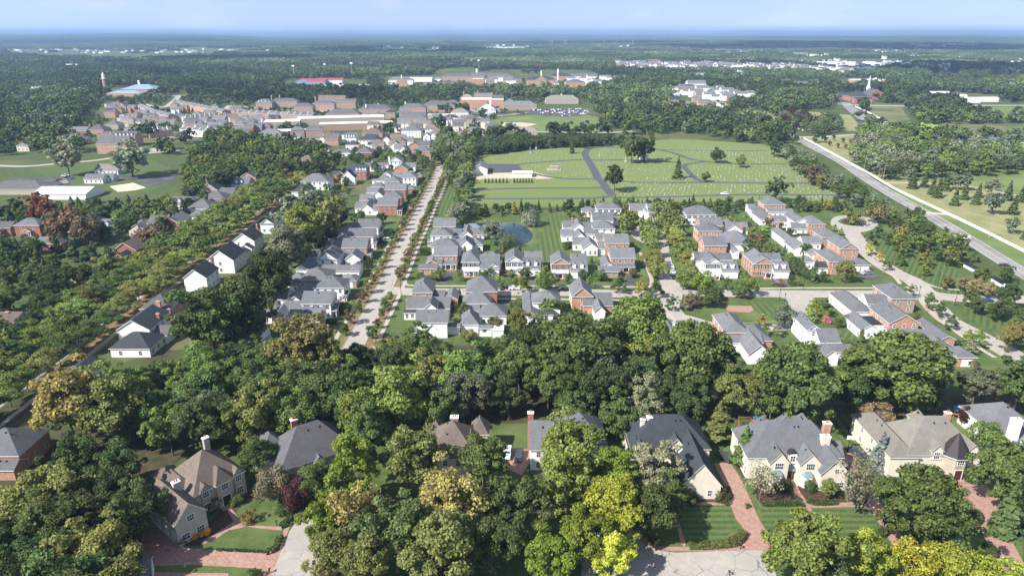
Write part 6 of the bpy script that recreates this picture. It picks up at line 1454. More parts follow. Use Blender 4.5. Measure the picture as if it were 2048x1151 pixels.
suburb('far sheds beyond the straight road',[(300,170),(700,175),(1200,165),(1800,162),(1780,150),(300,150)],36,['white','flatroof','tan'],6,9)
crop(1348,40,2.9257)
suburb('row of white townhouses before the wood at right',[(-30,262),(300,265),(700,280),(900,290),(1010,300),(980,315),(700,290),(300,285),(-30,278)],110,['white','roof_grey','tan'],5)
suburb('old town houses right of the schools',[(0,400),(250,410),(540,470),(380,475),(200,470),(0,440)],34,['white','roof_grey','brick'],7)
suburb('far pale estate under the horizon at right',[(1380,150),(1790,150),(1790,162),(1400,162)],70,['white','roof_grey','tan'],8)
suburb('far rooftops in the woods at right',[(1200,200),(2046,230),(2046,260),(1700,290),(1200,270)],90,['white','roof_mid','brick2'],9)
F0()
for i,q_ in enumerate([[(0,99),(420,101),(560,104),(300,108),(0,106)],[(600,98),(900,97),(900,104),(640,106)],[(1350,93),(2048,90),(2048,94),(1400,98)],[(300,84),(1000,82),(1000,85),(300,87)],[(1100,84),(1900,82),(1900,85),(1100,87)]]): suburb('pale specks of far roofs under the horizon',q_,[60,50,70,50,60][i],['white','roof_grey','tan'],20+i,10)
F0()
road('far_road',[(925,118),(935,105),(943,94),(950,86)],30,'concrete',4)
# ------------------------------------------------------------------ FOREGROUND TREES, one by one (survey sightings of their crowns)
F0()
for t in [
 ('broad',130,805,140,'ochre','ochre tinged broadleaf tree at the left end of the wood beside the brick house'),
 ('tall',150,925,90,'mid','green tree right of the brick house at the left edge'),
 ('broad',215,815,130,'olive','olive green tree right of the ochre tree in the wood'),
 ('sparse',740,1010,70,'bronze','thin half bare tree with brown leaves in front of the slate roofed house'),
 ('sparse',690,1035,110,'ochre','thin grey branched tree with few leaves beside the cul de sac'),
 ('maple',515,912,72,'mid','round green tree between the brown roofed and slate roofed houses'),
 ('dome',545,962,62,'bronze','bronze leaved small tree in the garden of the brown roofed house'),
 ('dome',590,985,56,'purple','dark purple brown small tree beside the bronze one'),
 ('maple',625,955,64,'mid','green small tree in front of the slate roofed house'),
 ('tall',703,935,98,'lime','bright yellow green tall tree right of the slate roofed house'),
 ('maple',650,1040,100,'lime','yellow green tree with its crown over the cul de sac'),
 ('maple',660,1105,90,'olive','low olive green tree at the bottom beside the cul de sac'),
 ('broad',815,910,120,'olive','olive tree in front of the brown roofed mansion, left'),
 ('broad',900,1010,150,'ochre','tall olive ochre tree at the centre of the foreground'),
 ('broad',880,1100,150,'olive','olive tree at the bottom centre'),
 ('broad',790,1060,135,'deep','dark green tree left of the bottom centre'),
 ('maple',735,1120,100,'olive','yellowish green tree at the bottom, left of the dark one'),
 ('maple',965,915,92,'mid','green tree between the brown mansion and the parked cars'),
 ('broad',1030,1010,120,'deep','dark green tree at the centre right of the ochre tree'),
 ('maple',990,1085,110,'deep','dark blue green tree at the bottom centre'),
 ('maple',1145,885,120,'light','bright green tree before the blue grey roofed mansion, upper'),
 ('broad',1135,950,130,'light','bright green tree before the blue grey roofed mansion, lower'),
 ('maple',1225,940,96,'lime','yellow green tree right of the bright green one'),
 ('broad',1235,1010,118,'yellow','bright yellow tree at the centre right'),
 ('maple',1170,1070,110,'lime','lime yellow tree left of the bright yellow tree'),
 ('maple',1090,1110,100,'lime','lime tree at the bottom centre right'),
 ('maple',1225,1110,90,'yellow','lower yellow tree hanging over the street'),
 ('broad',1305,930,96,'sage','grey green tree in front of the charcoal roofed house'),
 ('broad',1305,1020,110,'deep','dark green tree left of the clipped front lawn'),
 ('maple',1345,985,64,'mid','small green tree touching the charcoal roofed house'),
 ('pine',1492,885,56,'mid','pine tree between the charcoal house and the copper bay house'),
 ('sparse',1525,960,62,'sage','thin birch in front of the copper bay house, left'),
 ('sparse',1722,965,92,'sage','thin spreading birch at the right corner of the copper bay house'),
 ('dome',1660,975,34,'light','small young tree before the copper bay house gable'),
 ('broad',1838,1000,148,'mid','big round green tree before the turret house'),
 ('maple',1895,1045,110,'mid','green tree with orange tips right of the big round tree'),
 ('maple',1620,1100,150,'light','green tree at the bottom, left of the yellow row'),
 ('dome',1650,1150,90,'blue','blue green tree cut by the bottom edge'),
 ('maple',1735,1110,96,'yellow','yellow tree at the left end of the yellow row'),
 ('dome',1830,1120,84,'yellow','second yellow tree in the row'),
 ('dome',1893,1125,76,'yellow','third yellow tree in the row'),
 ('dome',1955,1140,76,'yellow','fourth yellow tree in the row'),
 ('dome',2020,1152,76,'yellow','yellow tree in the bottom right corner'),
 ('maple',2020,940,120,'mid','dark green tree at the right edge above the conifer'),
 ('spruce',2025,1005,70,'deep','dark conifer at the right edge'),
 ('dome',1972,865,52,'light','dense pyramid shaped green tree by the turret house'),
 ('dome',1757,828,54,'bronze','round bronze leaved tree behind the striped lawn'),
 ('dome',1937,828,36,'purple','dark maroon round tree by the wooden swing set'),
 ('pine',1440,835,60,'olive','bushy green pine at the back of the charcoal roofed house'),
 ('maple',1380,800,80,'deep','dark tree behind the charcoal roofed house'),
 ('broad',790,790,130,'light','bright green tall tree at the front of the wood, left of centre'),
 ('tall',735,860,80,'mid','green tree right of the slate roofed mansion'),
 ('broad',1150,690,170,'mid','big green tree at the back of the wood, centre'),
 ('maple',1235,830,80,'mid','green tree between the blue grey mansion and the charcoal house'),
 ('broad',600,690,130,'ochre','ochre green tree at the back of the wood hiding white houses'),
 ('maple',585,750,60,'yellow','small bright yellow crown in the wood'),
 ('broad',1280,650,130,'light','light green tall tree at the back of the wood, right of centre'),
 ('broad',1800,735,190,'mid','very large round green tree before the long low house'),
 ('broad',1385,710,150,'mid','tall dark green tree before the brick hip roofed house'),
 ('maple',1468,778,84,'olive','olive tree before the white gable of the brick hip roofed house'),
 ('maple',1545,800,80,'mid','green tree between the olive one and the larger right hand one'),
 ('broad',1600,760,150,'mid','green tree before the white pedimented house'),
 ('broad',412,635,128,'mid','large round tree right of the dark roofed boulevard houses'),
 ('broad',485,606,110,'deep','dark round tree above the large round one'),
 ('broad',535,545,90,'deep','dark tree left of the white gabled houses'),
 ('broad',570,490,84,'grey','grey green tree right of the white boulevard houses'),
 ('maple',610,450,90,'light','light yellow green tree on the boulevard side'),
 ('maple',655,430,66,'ochre','ochre tinged upright tree beside the grass gap'),
 ('broad',600,420,90,'sage','pale flowering tree above the white boulevard houses'),
 ('willow',1060,430,44,'sage','weeping willow on the bank of the pond'),
 ('maple',982,462,40,'sage','grey green tree between the white houses and the pond'),
 ('dome',1258,440,42,'light','oval green tree in the middle of the court'),
 ('broad',80,415,55,'red','rust red tree above the portico house on the left'),
 ('dome',140,440,60,'bronze','bronze tree between brick portico house and white dormer house'),
 ('dome',175,455,50,'bronze','bronze brown tree right of the first bronze tree'),
 ('dome',110,465,40,'bronze','low bronze tree before the portico house'),
 ('dome',315,465,44,'bronze','bronze tree before the cream walled house'),
 ('dome',290,478,38,'bronze','small bronze tree beside the street at the left'),
 ('dome',1755,425,30,'ochre','golden tree by the turning circle'),
 ('maple',130,310,56,'sage','pale yellow green spreading tree by the school lawn'),
 ('broad',258,313,76,'sage','wide grey green tree on the school lawn'),
 ('broad',1230,352,40,'deep','dark round tree at the cemetery crossing'),
 ('maple',1555,375,40,'deep','dark round tree at the south side of the cemetery'),
 ('dome',1482,320,20,'olive','upright olive tree on the cemetery drive'),
 ('dome',1434,308,24,'deep','dark tree at the cemetery drive junction'),
 ('dome',1411,352,16,'deep','small round tree on the cemetery drive'),
 ('spruce',1357,332,24,'deep','dark conifer standing in the cemetery'),
 ('dome',1625,345,34,'bronze','bronze green tree at the east side of the cemetery'),
 ('dome',1645,362,24,'olive','small bronze tree beside the cemetery gate'),
 ('maple',1550,292,28,'deep','dark tree at the north east corner of the cemetery'),
 ('broad',1265,290,46,'deep','big dark tree pair in the upper cemetery, left'),
 ('broad',1290,290,44,'deep','big dark tree pair in the upper cemetery, right'),
 ('spruce',1144,292,14,'deep','slim dark cypress in the upper cemetery'),
 ('maple',1725,660,60,'light','feathery'),
]:
    if t[5] == 'feathery': continue
    tree_px(*t)
for i,(px,py,w,h) in enumerate([(1764,893,46,0),(884,815,28,0)]):
    tree_px('spruce',px,py,w,'spruce',['blue spruce standing left of the turret house','blue spruce in the shade behind the brown roofed mansion'][i])
# ------------------------------------------------------------------ the wood across the picture
MIXG = ['dark','deep','mid','mid','mid','light','light','olive','grey']
def ch(sp,cols,hmin,hmax,label,group,cat=None,wide=1.0,lod=None):
    def f(x,y,r):
        s = sp[r.randrange(len(sp))]; tree(s,x,y,r.uniform(hmin,hmax),cols[r.randrange(len(cols))],label,group,wide*r.uniform(.9,1.12),cat,lod,auto=True)
    return f
n = 0
W1 = scatter([(180,850),(300,850),(520,830),(700,835),(860,815),(1000,805),(1290,800),(1380,790),(1480,768),(1700,762),(1950,768),(2120,775),(2120,735),(1960,745),(1850,745),(1760,735),(1600,775),(1480,740),(1380,715),(1290,690),(1150,690),(1000,695),(880,698),(740,690),(640,700),(540,690),(480,715),(350,722),(250,745),(160,785)],7.4,
  ch(['broad','tall','broad','maple'],MIXG,13,18.5,'tree of the dense wood','trees of the dense wood'),zc=10,seed=3,housem=.5,roadm=-1)
W2 = scatter([(-60,985),(60,985),(150,950),(215,930),(285,960),(290,1050),(270,1120),(280,1260),(-200,1260),(-200,990)],7.6,
  ch(['broad','maple','broad'],['deep','mid','mid','dark','olive'],13,17,'tree of the lower left thicket','trees in the lower left thicket'),zc=8,seed=5,housem=3)
# wood behind the houses along the boulevard, right side
W3 = scatter([(385,735),(410,665),(475,625),(540,565),(578,510),(600,440),(680,420),(690,440),(640,480),(600,560),(545,620),(490,700)],7.2,
  ch(['broad','maple','broad'],['deep','mid','dark','deep','grey'],9,12,'tree behind the boulevard houses','trees behind the boulevard houses'),zc=7,seed=6,housem=2)
W4 = scatter([(-80,800),(-80,480),(0,470),(80,480),(230,500),(260,560),(140,650),(0,740)],7.6,
  ch(['broad','maple','pine','broad'],['deep','mid','dark','blue','olive'],8,12.5,'garden tree left of the boulevard','garden trees left of the boulevard'),zc=7,seed=7,housem=2.5)
W5 = scatter([(-80,470),(-80,412),(0,408),(200,398),(330,388),(400,372),(430,380),(330,440),(270,440),(200,455),(100,440),(0,440)],7.8,
  ch(['broad','maple','pine','broad'],['deep','mid','dark','blue','light'],9,13,'tree behind the portico house','trees of the belt behind the portico house'),zc=9,seed=8,housem=2)
W6 = scatter([(375,350),(380,320),(430,260),(600,285),(640,300),(640,340),(560,345),(480,350),(430,362),(385,375)],8,
  ch(['broad','maple'],['deep','mid','dark','olive','light'],12,16,'tree in the grove above the boulevard','trees of the grove above the boulevard'),zc=9,seed=9,housem=2)
W7 = scatter([(870,345),(870,300),(880,275),(935,280),(950,310),(935,350),(940,380),(925,430),(905,430),(925,380),(890,350)],6,
  ch(['broad','maple','street'],['light','mid','deep','sage'],8,12,'tree between main street and cemetery','trees between the main street and the cemetery'),zc=6,seed=10,housem=1)
W8 = scatter([(800,440),(760,430),(700,415),(690,395),(715,340),(860,330),(860,290),(600,300),(560,330),(600,400),(640,420),(690,460),(790,470)],8.5,
  ch(['maple','dome','broad','street'],['deep','mid','dark','light'],4.5,8,'garden tree north of the grass gap','garden trees north of the grass gap'),zc=5,seed=11,housem=1.5)
# ------------------------------------------------------------------ boulevard trees, planted in lines
k = 0
for off,sd in ((-6.5,1),(6.0,2),(-13,3)):
    r = random.Random(sd); pts = [tuple(p) for p in BLP]; acc = 0; last = pts[0]; nxt = 3.0
    for a,b in zip(pts[:-1],pts[1:]):
        dx,dy = b[0]-a[0],b[1]-a[1]; l = hypot(dx,dy)
        while nxt < acc+l:
            t = (nxt-acc)/l; x,y = a[0]+dx*t-dy/l*off*-1,a[1]+dy*t+dx/l*off*-1
            if y > 130 and not blocked(x,y,.5):
                tree('locust',x+r.uniform(-1,1),y,r.uniform(7.5,10),r.choice(['light','mid','light','mid','olive','light','gold' if r.random() < .2 else 'olive']),'feathery honeylocust on the boulevard','honeylocusts lining the boulevard',r.uniform(.95,1.15),auto=True)
            nxt += 8.6
        acc += l
# ------------------------------------------------------------------ main street trees
r = random.Random(5)
pts = [tuple(p) for p in MAIN[0]]
for off,lab in ((5.3,'left'),(-5.3,'right')):
    acc = 0; nxt = 10.0
    for a,b in zip(pts[:-1],pts[1:]):
        dx,dy = b[0]-a[0],b[1]-a[1]; l = hypot(dx,dy)
        while nxt < acc+l:
            t = (nxt-acc)/l; x,y = a[0]+dx*t-dy/l*off,a[1]+dy*t+dx/l*off
            if y > 215 and not (abs(y-P(800,580)[1]) < 7 and lab == 'right'):
                tree('street',x,y,r.uniform(3.8,6.0),r.choice(['bronze','olive','mid','olive']),'small street tree on the %s verge' % lab,'small trees on the %s verge of the main street' % lab,r.uniform(.95,1.25))
            nxt += 10.5 if lab == 'left' else 8.5
        acc += l
# ------------------------------------------------------------------ tree lined street by the court (big lindens)
F0()
for i,(px,py) in enumerate([(1300,470),(1303,492),(1308,515),(1314,535),(1300,455),(1345,463),(1355,478),(1360,500),(1368,520),(1375,540),(1350,450),(1322,440),(1335,432),(1318,420),(1345,418),(1378,500),(1382,555),(1368,556)]):
    tree_px('dome',px,py,34,'olive' if i in (11,12,13,14) else 'linden','yellow green linden of the short street','lindens lining the short street')
crop(780,530,6.394)
for px,py,w,col,lab in [(880,110,19,'light','young green tree on the verge before the columned white house'),(1285,70,17,'mid','young green tree before the hipped white house garage'),(1370,190,22,'yellow','yellow young tree by the parked white car'),(1545,120,24,'mid','young green tree left of the big verge tree'),(1690,215,30,'light','green tree on the near verge by the white parked car')]:
    q = cc(px,py); tree_px('pinoak',q[0],q[1],w,col,lab,'street trees of the cross street')
crop(1000,530,6.394)
for px,py,w,col,lab in [(590,190,36,'light','broad light green tree on the cross street verge'),(560,80,30,'light','light green tree beside the dormered white house'),(880,160,18,'mid','thin young tree in front of the brick pediment house'),(1160,190,22,'light','green tree between the brick houses on the cross street'),(1530,220,30,'mid','green tree on the near verge left of the yellow one'),(1815,250,28,'gold','small golden yellow tree on the near verge'),(1990,270,30,'deep','dark green tree on the left corner of the island street'),(1905,450,18,'deep','round dark shrub like tree at the corner lawn'),(255,680,44,'olive','brown green round tree below the wide hip roof house'),(25,210,20,'light','light green tree on the verge by the driveway')]:
    q = cc(px,py); tree_px('dome' if w > 30 else 'pinoak',q[0],q[1],w,col,lab,'street trees of the cross street')
crop(1340,540,6.394)
for px,py,w,col,lab in [(40,390,28,'deep','dark green tree left of the island loop'),(255,350,30,'bronze','bronze green tree at the left end of the island'),(430,130,38,'lime','bright yellow green tree before the white shuttered house'),(500,330,34,'deep','dark tree on the island bed, left'),(590,260,28,'mid','green tree on the island bed'),(750,150,24,'mid','young green tree before the white garage'),(890,220,32,'mid','green tree at the top of the island'),(1045,190,32,'light','light green tree before the brick portico house'),(960,80,28,'light','tall light tree between the two pediment houses'),(1470,570,42,'sage','grey green tree at the right end of the island'),(1180,620,24,'ochre','small orange tipped tree on the island edge'),(1850,440,30,'lime','yellow green tree on the right island corner'),(1790,560,24,'lime','small lime tree by the white gabled house'),(1990,450,28,'deep','dark green pyramid tree at the white house terrace'),(1380,720,24,'sage','feathery small tree left of the white gabled house'),(1210,740,20,'light','clipped light green tree beside the island street')]:
    q = cc(px,py); tree_px('dome' if w > 31 else 'pinoak',q[0],q[1],w,col,lab,'trees around the planted island')
crop(1640,560,6.394)
for px,py,w,col,lab in [(1175,110,22,'mid','pin oak behind the brick corner house'),(1415,230,28,'mid','pin oak at the street corner by the stop sign'),(1550,340,28,'mid','second pin oak below the street corner'),(1700,510,26,'mid','third pin oak along the sidewalk'),(1910,700,26,'light','fourth pin oak along the sidewalk'),(2050,700,30,'light','pin oak near the right end of the street'),(1950,820,24,'sage','grey green small tree by the last brick house'),(1640,0,22,'olive','small round tree on the mown lawn at the crossing')]:
    q = cc(px,py); tree_px('pinoak',q[0],q[1],w,col,lab,'pin oaks along the east street')
crop(1728,480,5.231)
for px,py,w,col,lab in [(1040,440,26,'tan','tan leaved upright tree, first of the tan group'),(1110,470,22,'tan','tan leaved tree, second of the tan group'),(1180,470,26,'tan','tan leaved tree, third of the tan group'),(1290,500,26,'tan','tan leaved tree, fourth of the tan group'),(1375,520,24,'tan','tan leaved tree, last of the tan group'),(1240,370,32,'deep','dark tree behind the tan group'),(1500,340,28,'mid','round green tree on the county road verge'),(1170,160,18,'mid','lone young tree beside the county road'),(1130,600,32,'mid','green tree left of the island bench'),(1200,680,28,'mid','green tree on the east lawn'),(1400,730,34,'deep','dark green tree on the east lawn'),(1530,570,44,'deep','big dark round tree on the east lawn'),(1480,690,30,'mid','green tree under the big dark one'),(1660,780,30,'mid','tree at the right edge of the east lawn'),(885,410,22,'olive','brownish small tree on the striped lawn'),(1545,1000,46,'ochre','ochre tree at the right end of the east street'),(1640,920,40,'olive','olive tree at the right edge below the east street'),(380,180,22,'mid','small green tree by the striped lawn'),(640,290,22,'light','small light tree at the front of the grove')]:
    q = cc(px,py); tree_px('maple' if w > 24 else 'pinoak',q[0],q[1],w,col,lab,'trees of the east lawns')
crop(1640,380,6.394)
for px,py,w,col,lab in [(650,720,22,'yellow','yellow pin oak by the brick pediment house'),(770,830,18,'gold','small golden tree behind the yellow pin oak'),(865,930,20,'mid','dark small street tree beyond the driveway'),(340,1020,38,'olive','dark round tree hiding the brick hip roof house'),(640,590,22,'deep','green tree left of the grove'),(755,490,22,'blue','blue green conifer at the turning circle'),(190,470,12,'lime','thin yellow green tree by the turning circle'),(270,520,12,'lime','thin tree right of the first thin one'),(370,300,26,'olive','spreading tree on the turning circle bed'),(500,340,24,'olive','low spreading tree on the turning circle bed')]:
    q = cc(px,py); tree_px('pinoak' if w < 30 else 'dome',q[0],q[1],w,col,lab,'trees near the turning circle')
W9 = scatter([(760,300),(900,270),(1060,270),(1200,310),(1350,360),(1450,430),(1560,500),(1830,620),(1860,760),(1700,930),(1500,960),(1250,930),(1150,800),(900,720),(830,560),(850,420)],7.3,
  ch(['maple','pinoak','maple','dome'],['mid','deep','mid','olive','light'],7,10,'tree in the county road grove','trees of the grove by the county road'),zc=4,seed=12,housem=1)
F0()
# cemetery margins
W10 = scatter([(938,420),(960,424),(1010,424),(1060,418),(1110,416),(1180,414),(1250,418),(1300,412),(1380,420),(1440,424),(1500,415),(1560,416),(1640,416),(1700,412),(1700,400),(1560,402),(1440,404),(1300,402),(1180,404),(1060,410),(960,414),(940,418)],4.6,
  ch(['spruce','dome','pine','spruce','street'],['deep','mid','dark','blue','olive'],4.5,8,'evergreen south of the cemetery','evergreen screen south of the cemetery'),zc=3,seed=13,housem=1)
W11 = scatter([(945,300),(1000,300),(1060,290),(1120,287),(1190,288),(1260,283),(1180,274),(1060,276),(990,280),(945,286)],4.5,
  ch(['pine','spruce','pine'],['deep','dark','blue'],7,10,'evergreen north of the cemetery','evergreen hedge north of the cemetery'),zc=4,seed=14)
W12 = scatter([(1565,300),(1585,296),(1640,335),(1700,370),(1750,395),(1772,420),(1740,420),(1690,395),(1640,365),(1590,330)],6.5,
  ch(['maple','broad'],['grey','sage','mid','deep'],8,11,'tree beside county road and cemetery','trees beside the county road and the cemetery'),zc=5,seed=15,roadm=2)
W13 = scatter([(1705,300),(1720,262),(1745,258),(1790,272),(1830,288),(2060,288),(2250,290),(2250,325),(2060,330),(1900,338),(1800,345),(1740,345)],8.5,
  ch(['broad','maple'],['sage','grey','mid','deep','light'],11,15,'tree of the meadow copse','trees of the copse by the meadow'),zc=7,seed=16,roadm=3)
for i,(px,py,w) in enumerate([(1828,356,20),(1852,355,18),(1868,368,20),(1880,372,22),(1895,358,22),(1913,390,20),(1932,378,20),(1955,390,18),(1960,378,16),(1986,372,28),(2020,378,22),(2045,385,18),(2030,406,22),(1990,402,36),(2026,447,26),(2052,462,16),(1915,360,26),(1930,358,30)]):
    tree_px('spruce' if w < 26 else 'maple',px,py,w,'deep' if w < 26 else 'grey','young evergreen on the dry meadow' if w < 26 else 'bushy grey tree on the dry meadow','trees scattered on the dry meadow')
for i in range(7):
    px,py = 1652+[0,8,16,24,34,40,50][i],284+[-6,2,-10,6,-4,8,-2][i]; tree_px('street',px,py,7,'red','small red leaved sapling in the meadow corner','red saplings in the meadow')
crop(1348,160,2.9257)
W14 = scatter([(640,190),(700,175),(760,200),(820,240),(900,200),(980,230),(960,280),(860,290),(740,270),(640,270)],8,ch(['broad','maple'],['grey','mid','purple','deep'],9,12,'tree of the meadow clump','trees of the meadow clump'),zc=6,seed=17)
F0()
for q_,sd in (([(1470,420),(1560,438),(1650,560),(1600,572),(1500,505),(1440,470)],21),([(1120,420),(1400,410),(1410,440),(1340,452),(1140,440)],22),([(830,566),(1300,562),(1300,545),(830,548)],23),([(850,690),(830,640),(1270,610),(1290,690)],24),([(1560,600),(1700,640),(1760,700),(1640,700),(1600,650)],25),([(1000,480),(1060,500),(1060,525),(990,520)],26),([(1400,560),(1640,560),(1640,574),(1400,574)],27)):
    scatter(q_,7.5,ch(['dome','street','arbor','shrub','maple'],['mid','light','deep','olive','bronze'],2.6,6,'small garden tree between the houses','garden trees between the houses',wide=1.1),zc=2,seed=sd,housem=.6,roadm=.8)

for i,(px,py,w) in enumerate([(1385,992,32),(1445,990,30)]): tree_px('topiary',px,py,w,'deep',['clipped ball shrub left of the garage gable','clipped ball shrub right of the garage gable'][i])
tree_px('topiary',497,1028,34,'ochre','round golden clipped shrub on the lawn of the brown roofed house')
tree_px('topiary',508,1145,26,'deep','clipped shrub beside the brick drive at the bottom')
for i,(px,py,w) in enumerate([(1570,968,26),(1620,970,24),(1495,1010,12),(360,1080,20),(425,1010,30),(470,1000,24),(445,1000,16),(555,1018,26),(583,1012,24),(1930,980,16)]):
    tree_px('shrub',px,py,w,['deep','mid'][i % 2],'green shrub in a foreground bed','shrubs in the foreground beds')
for i,(px,py) in enumerate([(380,1075),(392,1070),(404,1066),(415,1062)]): tree_px('shrub',px,py,14,(.42,.23,.02),'orange flowering plants below the gabled garage wing','orange flowering plants')
for i,(px,py) in enumerate([(465,990),(450,1002),(655,1110)]): tree_px('shrub',px,py,9,[(.5,.5,.3),(.28,.06,.22),(.3,.06,.25)][i],['pale flowering shrub by the arched entry','magenta flowers by the arched entry','purple flowers on the post at the cul de sac'][i])
def hedge(pix,h,w,label,col='deep',raw=False):
    """clipped hedge: leafy band along a line"""
    pts = curve_pts([p if raw else cP(*p,h*.6) for p in pix],5); r = np.random.default_rng(len(HEDGES)+5); P_,N_ = [],[]
    seg = [(a,b,hypot(b[0]-a[0],b[1]-a[1])) for a,b in zip(pts[:-1],pts[1:])]; L_ = sum(s[2] for s in seg); n = int(min(9000,L_*(2*h+w)*26))
    for _ in range(n):
        u = r.random()*L_
        for a,b,l in seg:
            if u <= l: break
            u -= l
        t = min(1,u/max(l,1e-6)); nx,ny = -(b[1]-a[1])/max(l,1e-6),(b[0]-a[0])/max(l,1e-6); k = r.random()*(2*h+w)
        if k < h: o,z,nn = -w/2,k,(-nx,-ny,.3)
        elif k < h+w: o,z,nn = k-h-w/2,h,(0,0,1)
        else: o,z,nn = w/2,2*h+w-k,(nx,ny,.3)
        P_.append((a[0]+(b[0]-a[0])*t+nx*o,a[1]+(b[1]-a[1])*t+ny*o,z)); N_.append(nn)
    P_ = np.array(P_)+r.normal(size=(n,3))*.05; ox,oy = P_[:,0].mean(),P_[:,1].mean(); P_[:,0] -= ox; P_[:,1] -= oy
    me = leaf_mesh('hedge',P_,np.array(N_)+r.normal(size=(n,3))*.3,.34,seed=3); me.materials.append(M['leaf']); o = link('hedge',me,None,(ox,oy,0)); o.color = (*PAL[col],1)
    tag(o,label,'hedge'); HEDGES.append(o)
HEDGES = []
crop(1348,780,2.9257)
hedge([(90,905),(200,905),(320,895)],1.0,1.6,'low clipped hedge along the front of the left striped lawn','olive')
hedge([(320,890),(360,880),(395,850),(402,825)],1.3,1.8,'rounded hedge at the corner of the brick drive','olive')
hedge([(525,662),(640,660),(755,660)],.9,1.2,'straight box hedge left of the brick path')
hedge([(780,640),(830,655),(950,652)],.9,1.2,'box hedge right of the brick path')
hedge([(905,615),(1010,618)],.8,1.1,'short box hedge below the right gable'); hedge([(1040,650),(1100,645),(1120,615)],.9,1.2,'curved box hedge at the end of the bed')
hedge([(600,575),(640,560),(680,570)],1.2,2.0,'round box mass left of the front steps'); hedge([(755,560),(800,560),(840,580)],1.1,2.0,'round box mass right of the front steps')
hedge([(1700,515),(1750,530),(1810,525)],.9,1.2,'box hedge beside the turret entry'); hedge([(1700,780),(1760,770),(1780,730),(1740,700)],1.2,1.8,'curved hedge left of the turret house drive')
hedge([(1720,800),(1790,815)],1.0,1.4,'short hedge below the curved one'); hedge([(1780,960),(1850,975),(1868,940),(1830,900)],1.3,1.8,'curved hedge at the foot of the turret house drive')
hedge([(1940,825),(2000,815),(2050,790)],1.0,1.3,'clipped hedge right of the turret house drive'); hedge([(1180,840),(1225,830),(1235,800)],1.3,1.6,'dark hedge beside the right brick path')
hedge([(530,820),(570,880),(600,890)],1.2,1.6,'rounded hedge at the left lawn corner','olive')
crop(0,780,2.9257)
hedge([(1560,940),(1610,920),(1640,850)],1.0,1.2,'hedge at the corner of the brick drive by the cul de sac'); hedge([(1640,790),(1680,770),(1700,730)],1.1,1.3,'hedge above the path on the cul de sac side')
hedge([(1690,700),(1770,670)],1.3,1.6,'hedge below the purple tree'); hedge([(1260,930),(1560,942)],.5,.5,'low edging hedge along the brick drive')
crop(800,420,6.394)
hedge([(255,520),(380,520)],3.0,2.2,'tall arborvitae hedge beside the striped corner lawn'); hedge([(320,400),(380,400)],2.6,1.6,'short arborvitae hedge by the white porch')
tree_px('dome',*cc(1325,790),14,'purple','maroon egg shaped shrub between two white houses'); tree_px('arbor',*cc(830,560),16,'mid','dense upright evergreen behind the brick corner house')
crop(1080,380,6.394)
hedge([(305,700),(410,690)],3.2,1.4,'upright arborvitae hedge by the low white house'); hedge([(1150,690),(1205,690)],2.2,1.4,'hedge beside the brick block near the alley')
for i,(px,py) in enumerate([(322,708),(368,690),(660,880),(755,930),(790,1100),(1318,355),(780,960)]): tree_px('arbor',*cc(px,py),7,'mid',['cone shaped evergreen left of the low white house','second cone evergreen by the low white house','thin cone evergreen on the lawn by the cottage wing','cone evergreen left of the low brick garage','dark column evergreen before the brick garage','clipped box evergreen in the court of the L shaped house','small column evergreen by the brick garage'][i])
crop(500,520,6.394)
hedge([(1095,610),(1265,600)],3.0,3.5,'dense square hedge before the flag porch'); hedge([(930,780),(1110,785)],1.6,1.6,'low hedge before the nearest west house'); hedge([(1400,50),(1560,45)],3.2,3,'dense hedge beside the long white house')
crop(560,340,6.394)
for a,b,t in [((1210,890),(1315,890),'hedge before the boat drive'),((1540,480),(1630,480),'hedge beside the red brick house'),((1630,390),(1730,385),'hedge right of the brick hip house'),((1690,290),(1780,285),'hedge right of the small hip garage'),((1750,120),(1860,110),'hedge by the white house with three windows'),((1020,1140),(1150,1145),'hedge below the long valley gable')]: hedge([a,b],2.8,2.2,t)
hedge([(1790,1040),(1910,1040)],3.2,2.2,'tall hedge right of the main street')
crop(1340,380,6.394)
hedge([(260,730),(380,725)],3.0,1.8,'arborvitae hedge at the black drive'); hedge([(1525,1150),(1585,1150)],4.0,2.6,'light green block hedge right of the double garage','mid'); hedge([(1620,570),(1790,575)],1.2,1.5,'low hedge in the courtyard'); hedge([(1210,470),(1350,480)],2.6,2.4,'hedge beside the courtyard chimney','mid')
for i,(px,py,w) in enumerate([(1690,920,24),(1760,1050,20),(1860,1010,26),(400,720,10),(1640,740,14),(1740,760,24)]): tree_px('spruce' if i in (0,2) else 'dome',*cc(px,py),w,'deep',['tall dense evergreen beside the low white wing','dark shrub mass under the tall evergreen','broad dark evergreen right of the shrub mass','dark evergreen at the black drive corner','evergreen by the courtyard gable','round dark tree before the courtyard gable'][i])
crop(780,530,6.394)
for i,(px,py,w) in enumerate([(890,370,12),(950,580,30),(1545,540,14),(1310,720,20)]): tree_px('arbor' if w < 15 else 'dome',*cc(px,py),w,'mid',['clipped column evergreen behind the corner house','leafy garden tree between the two rear roofs','round light shrub tree at the black court','young tree before the low white house'][i])
hedge([(785,560),(790,500)],2.6,1.8,'hedge along the corner house wall'); hedge([(1600,570),(1670,450)],2.4,3,'tall grass bank beside the black court','light')
crop(1640,560,6.394)
hedge([(1270,590),(1330,560)],2.6,2.4,'hedge by the black drive below the brick corner house'); hedge([(1740,800),(1785,795)],2.2,1.2,'hedge at the brick garage gable')
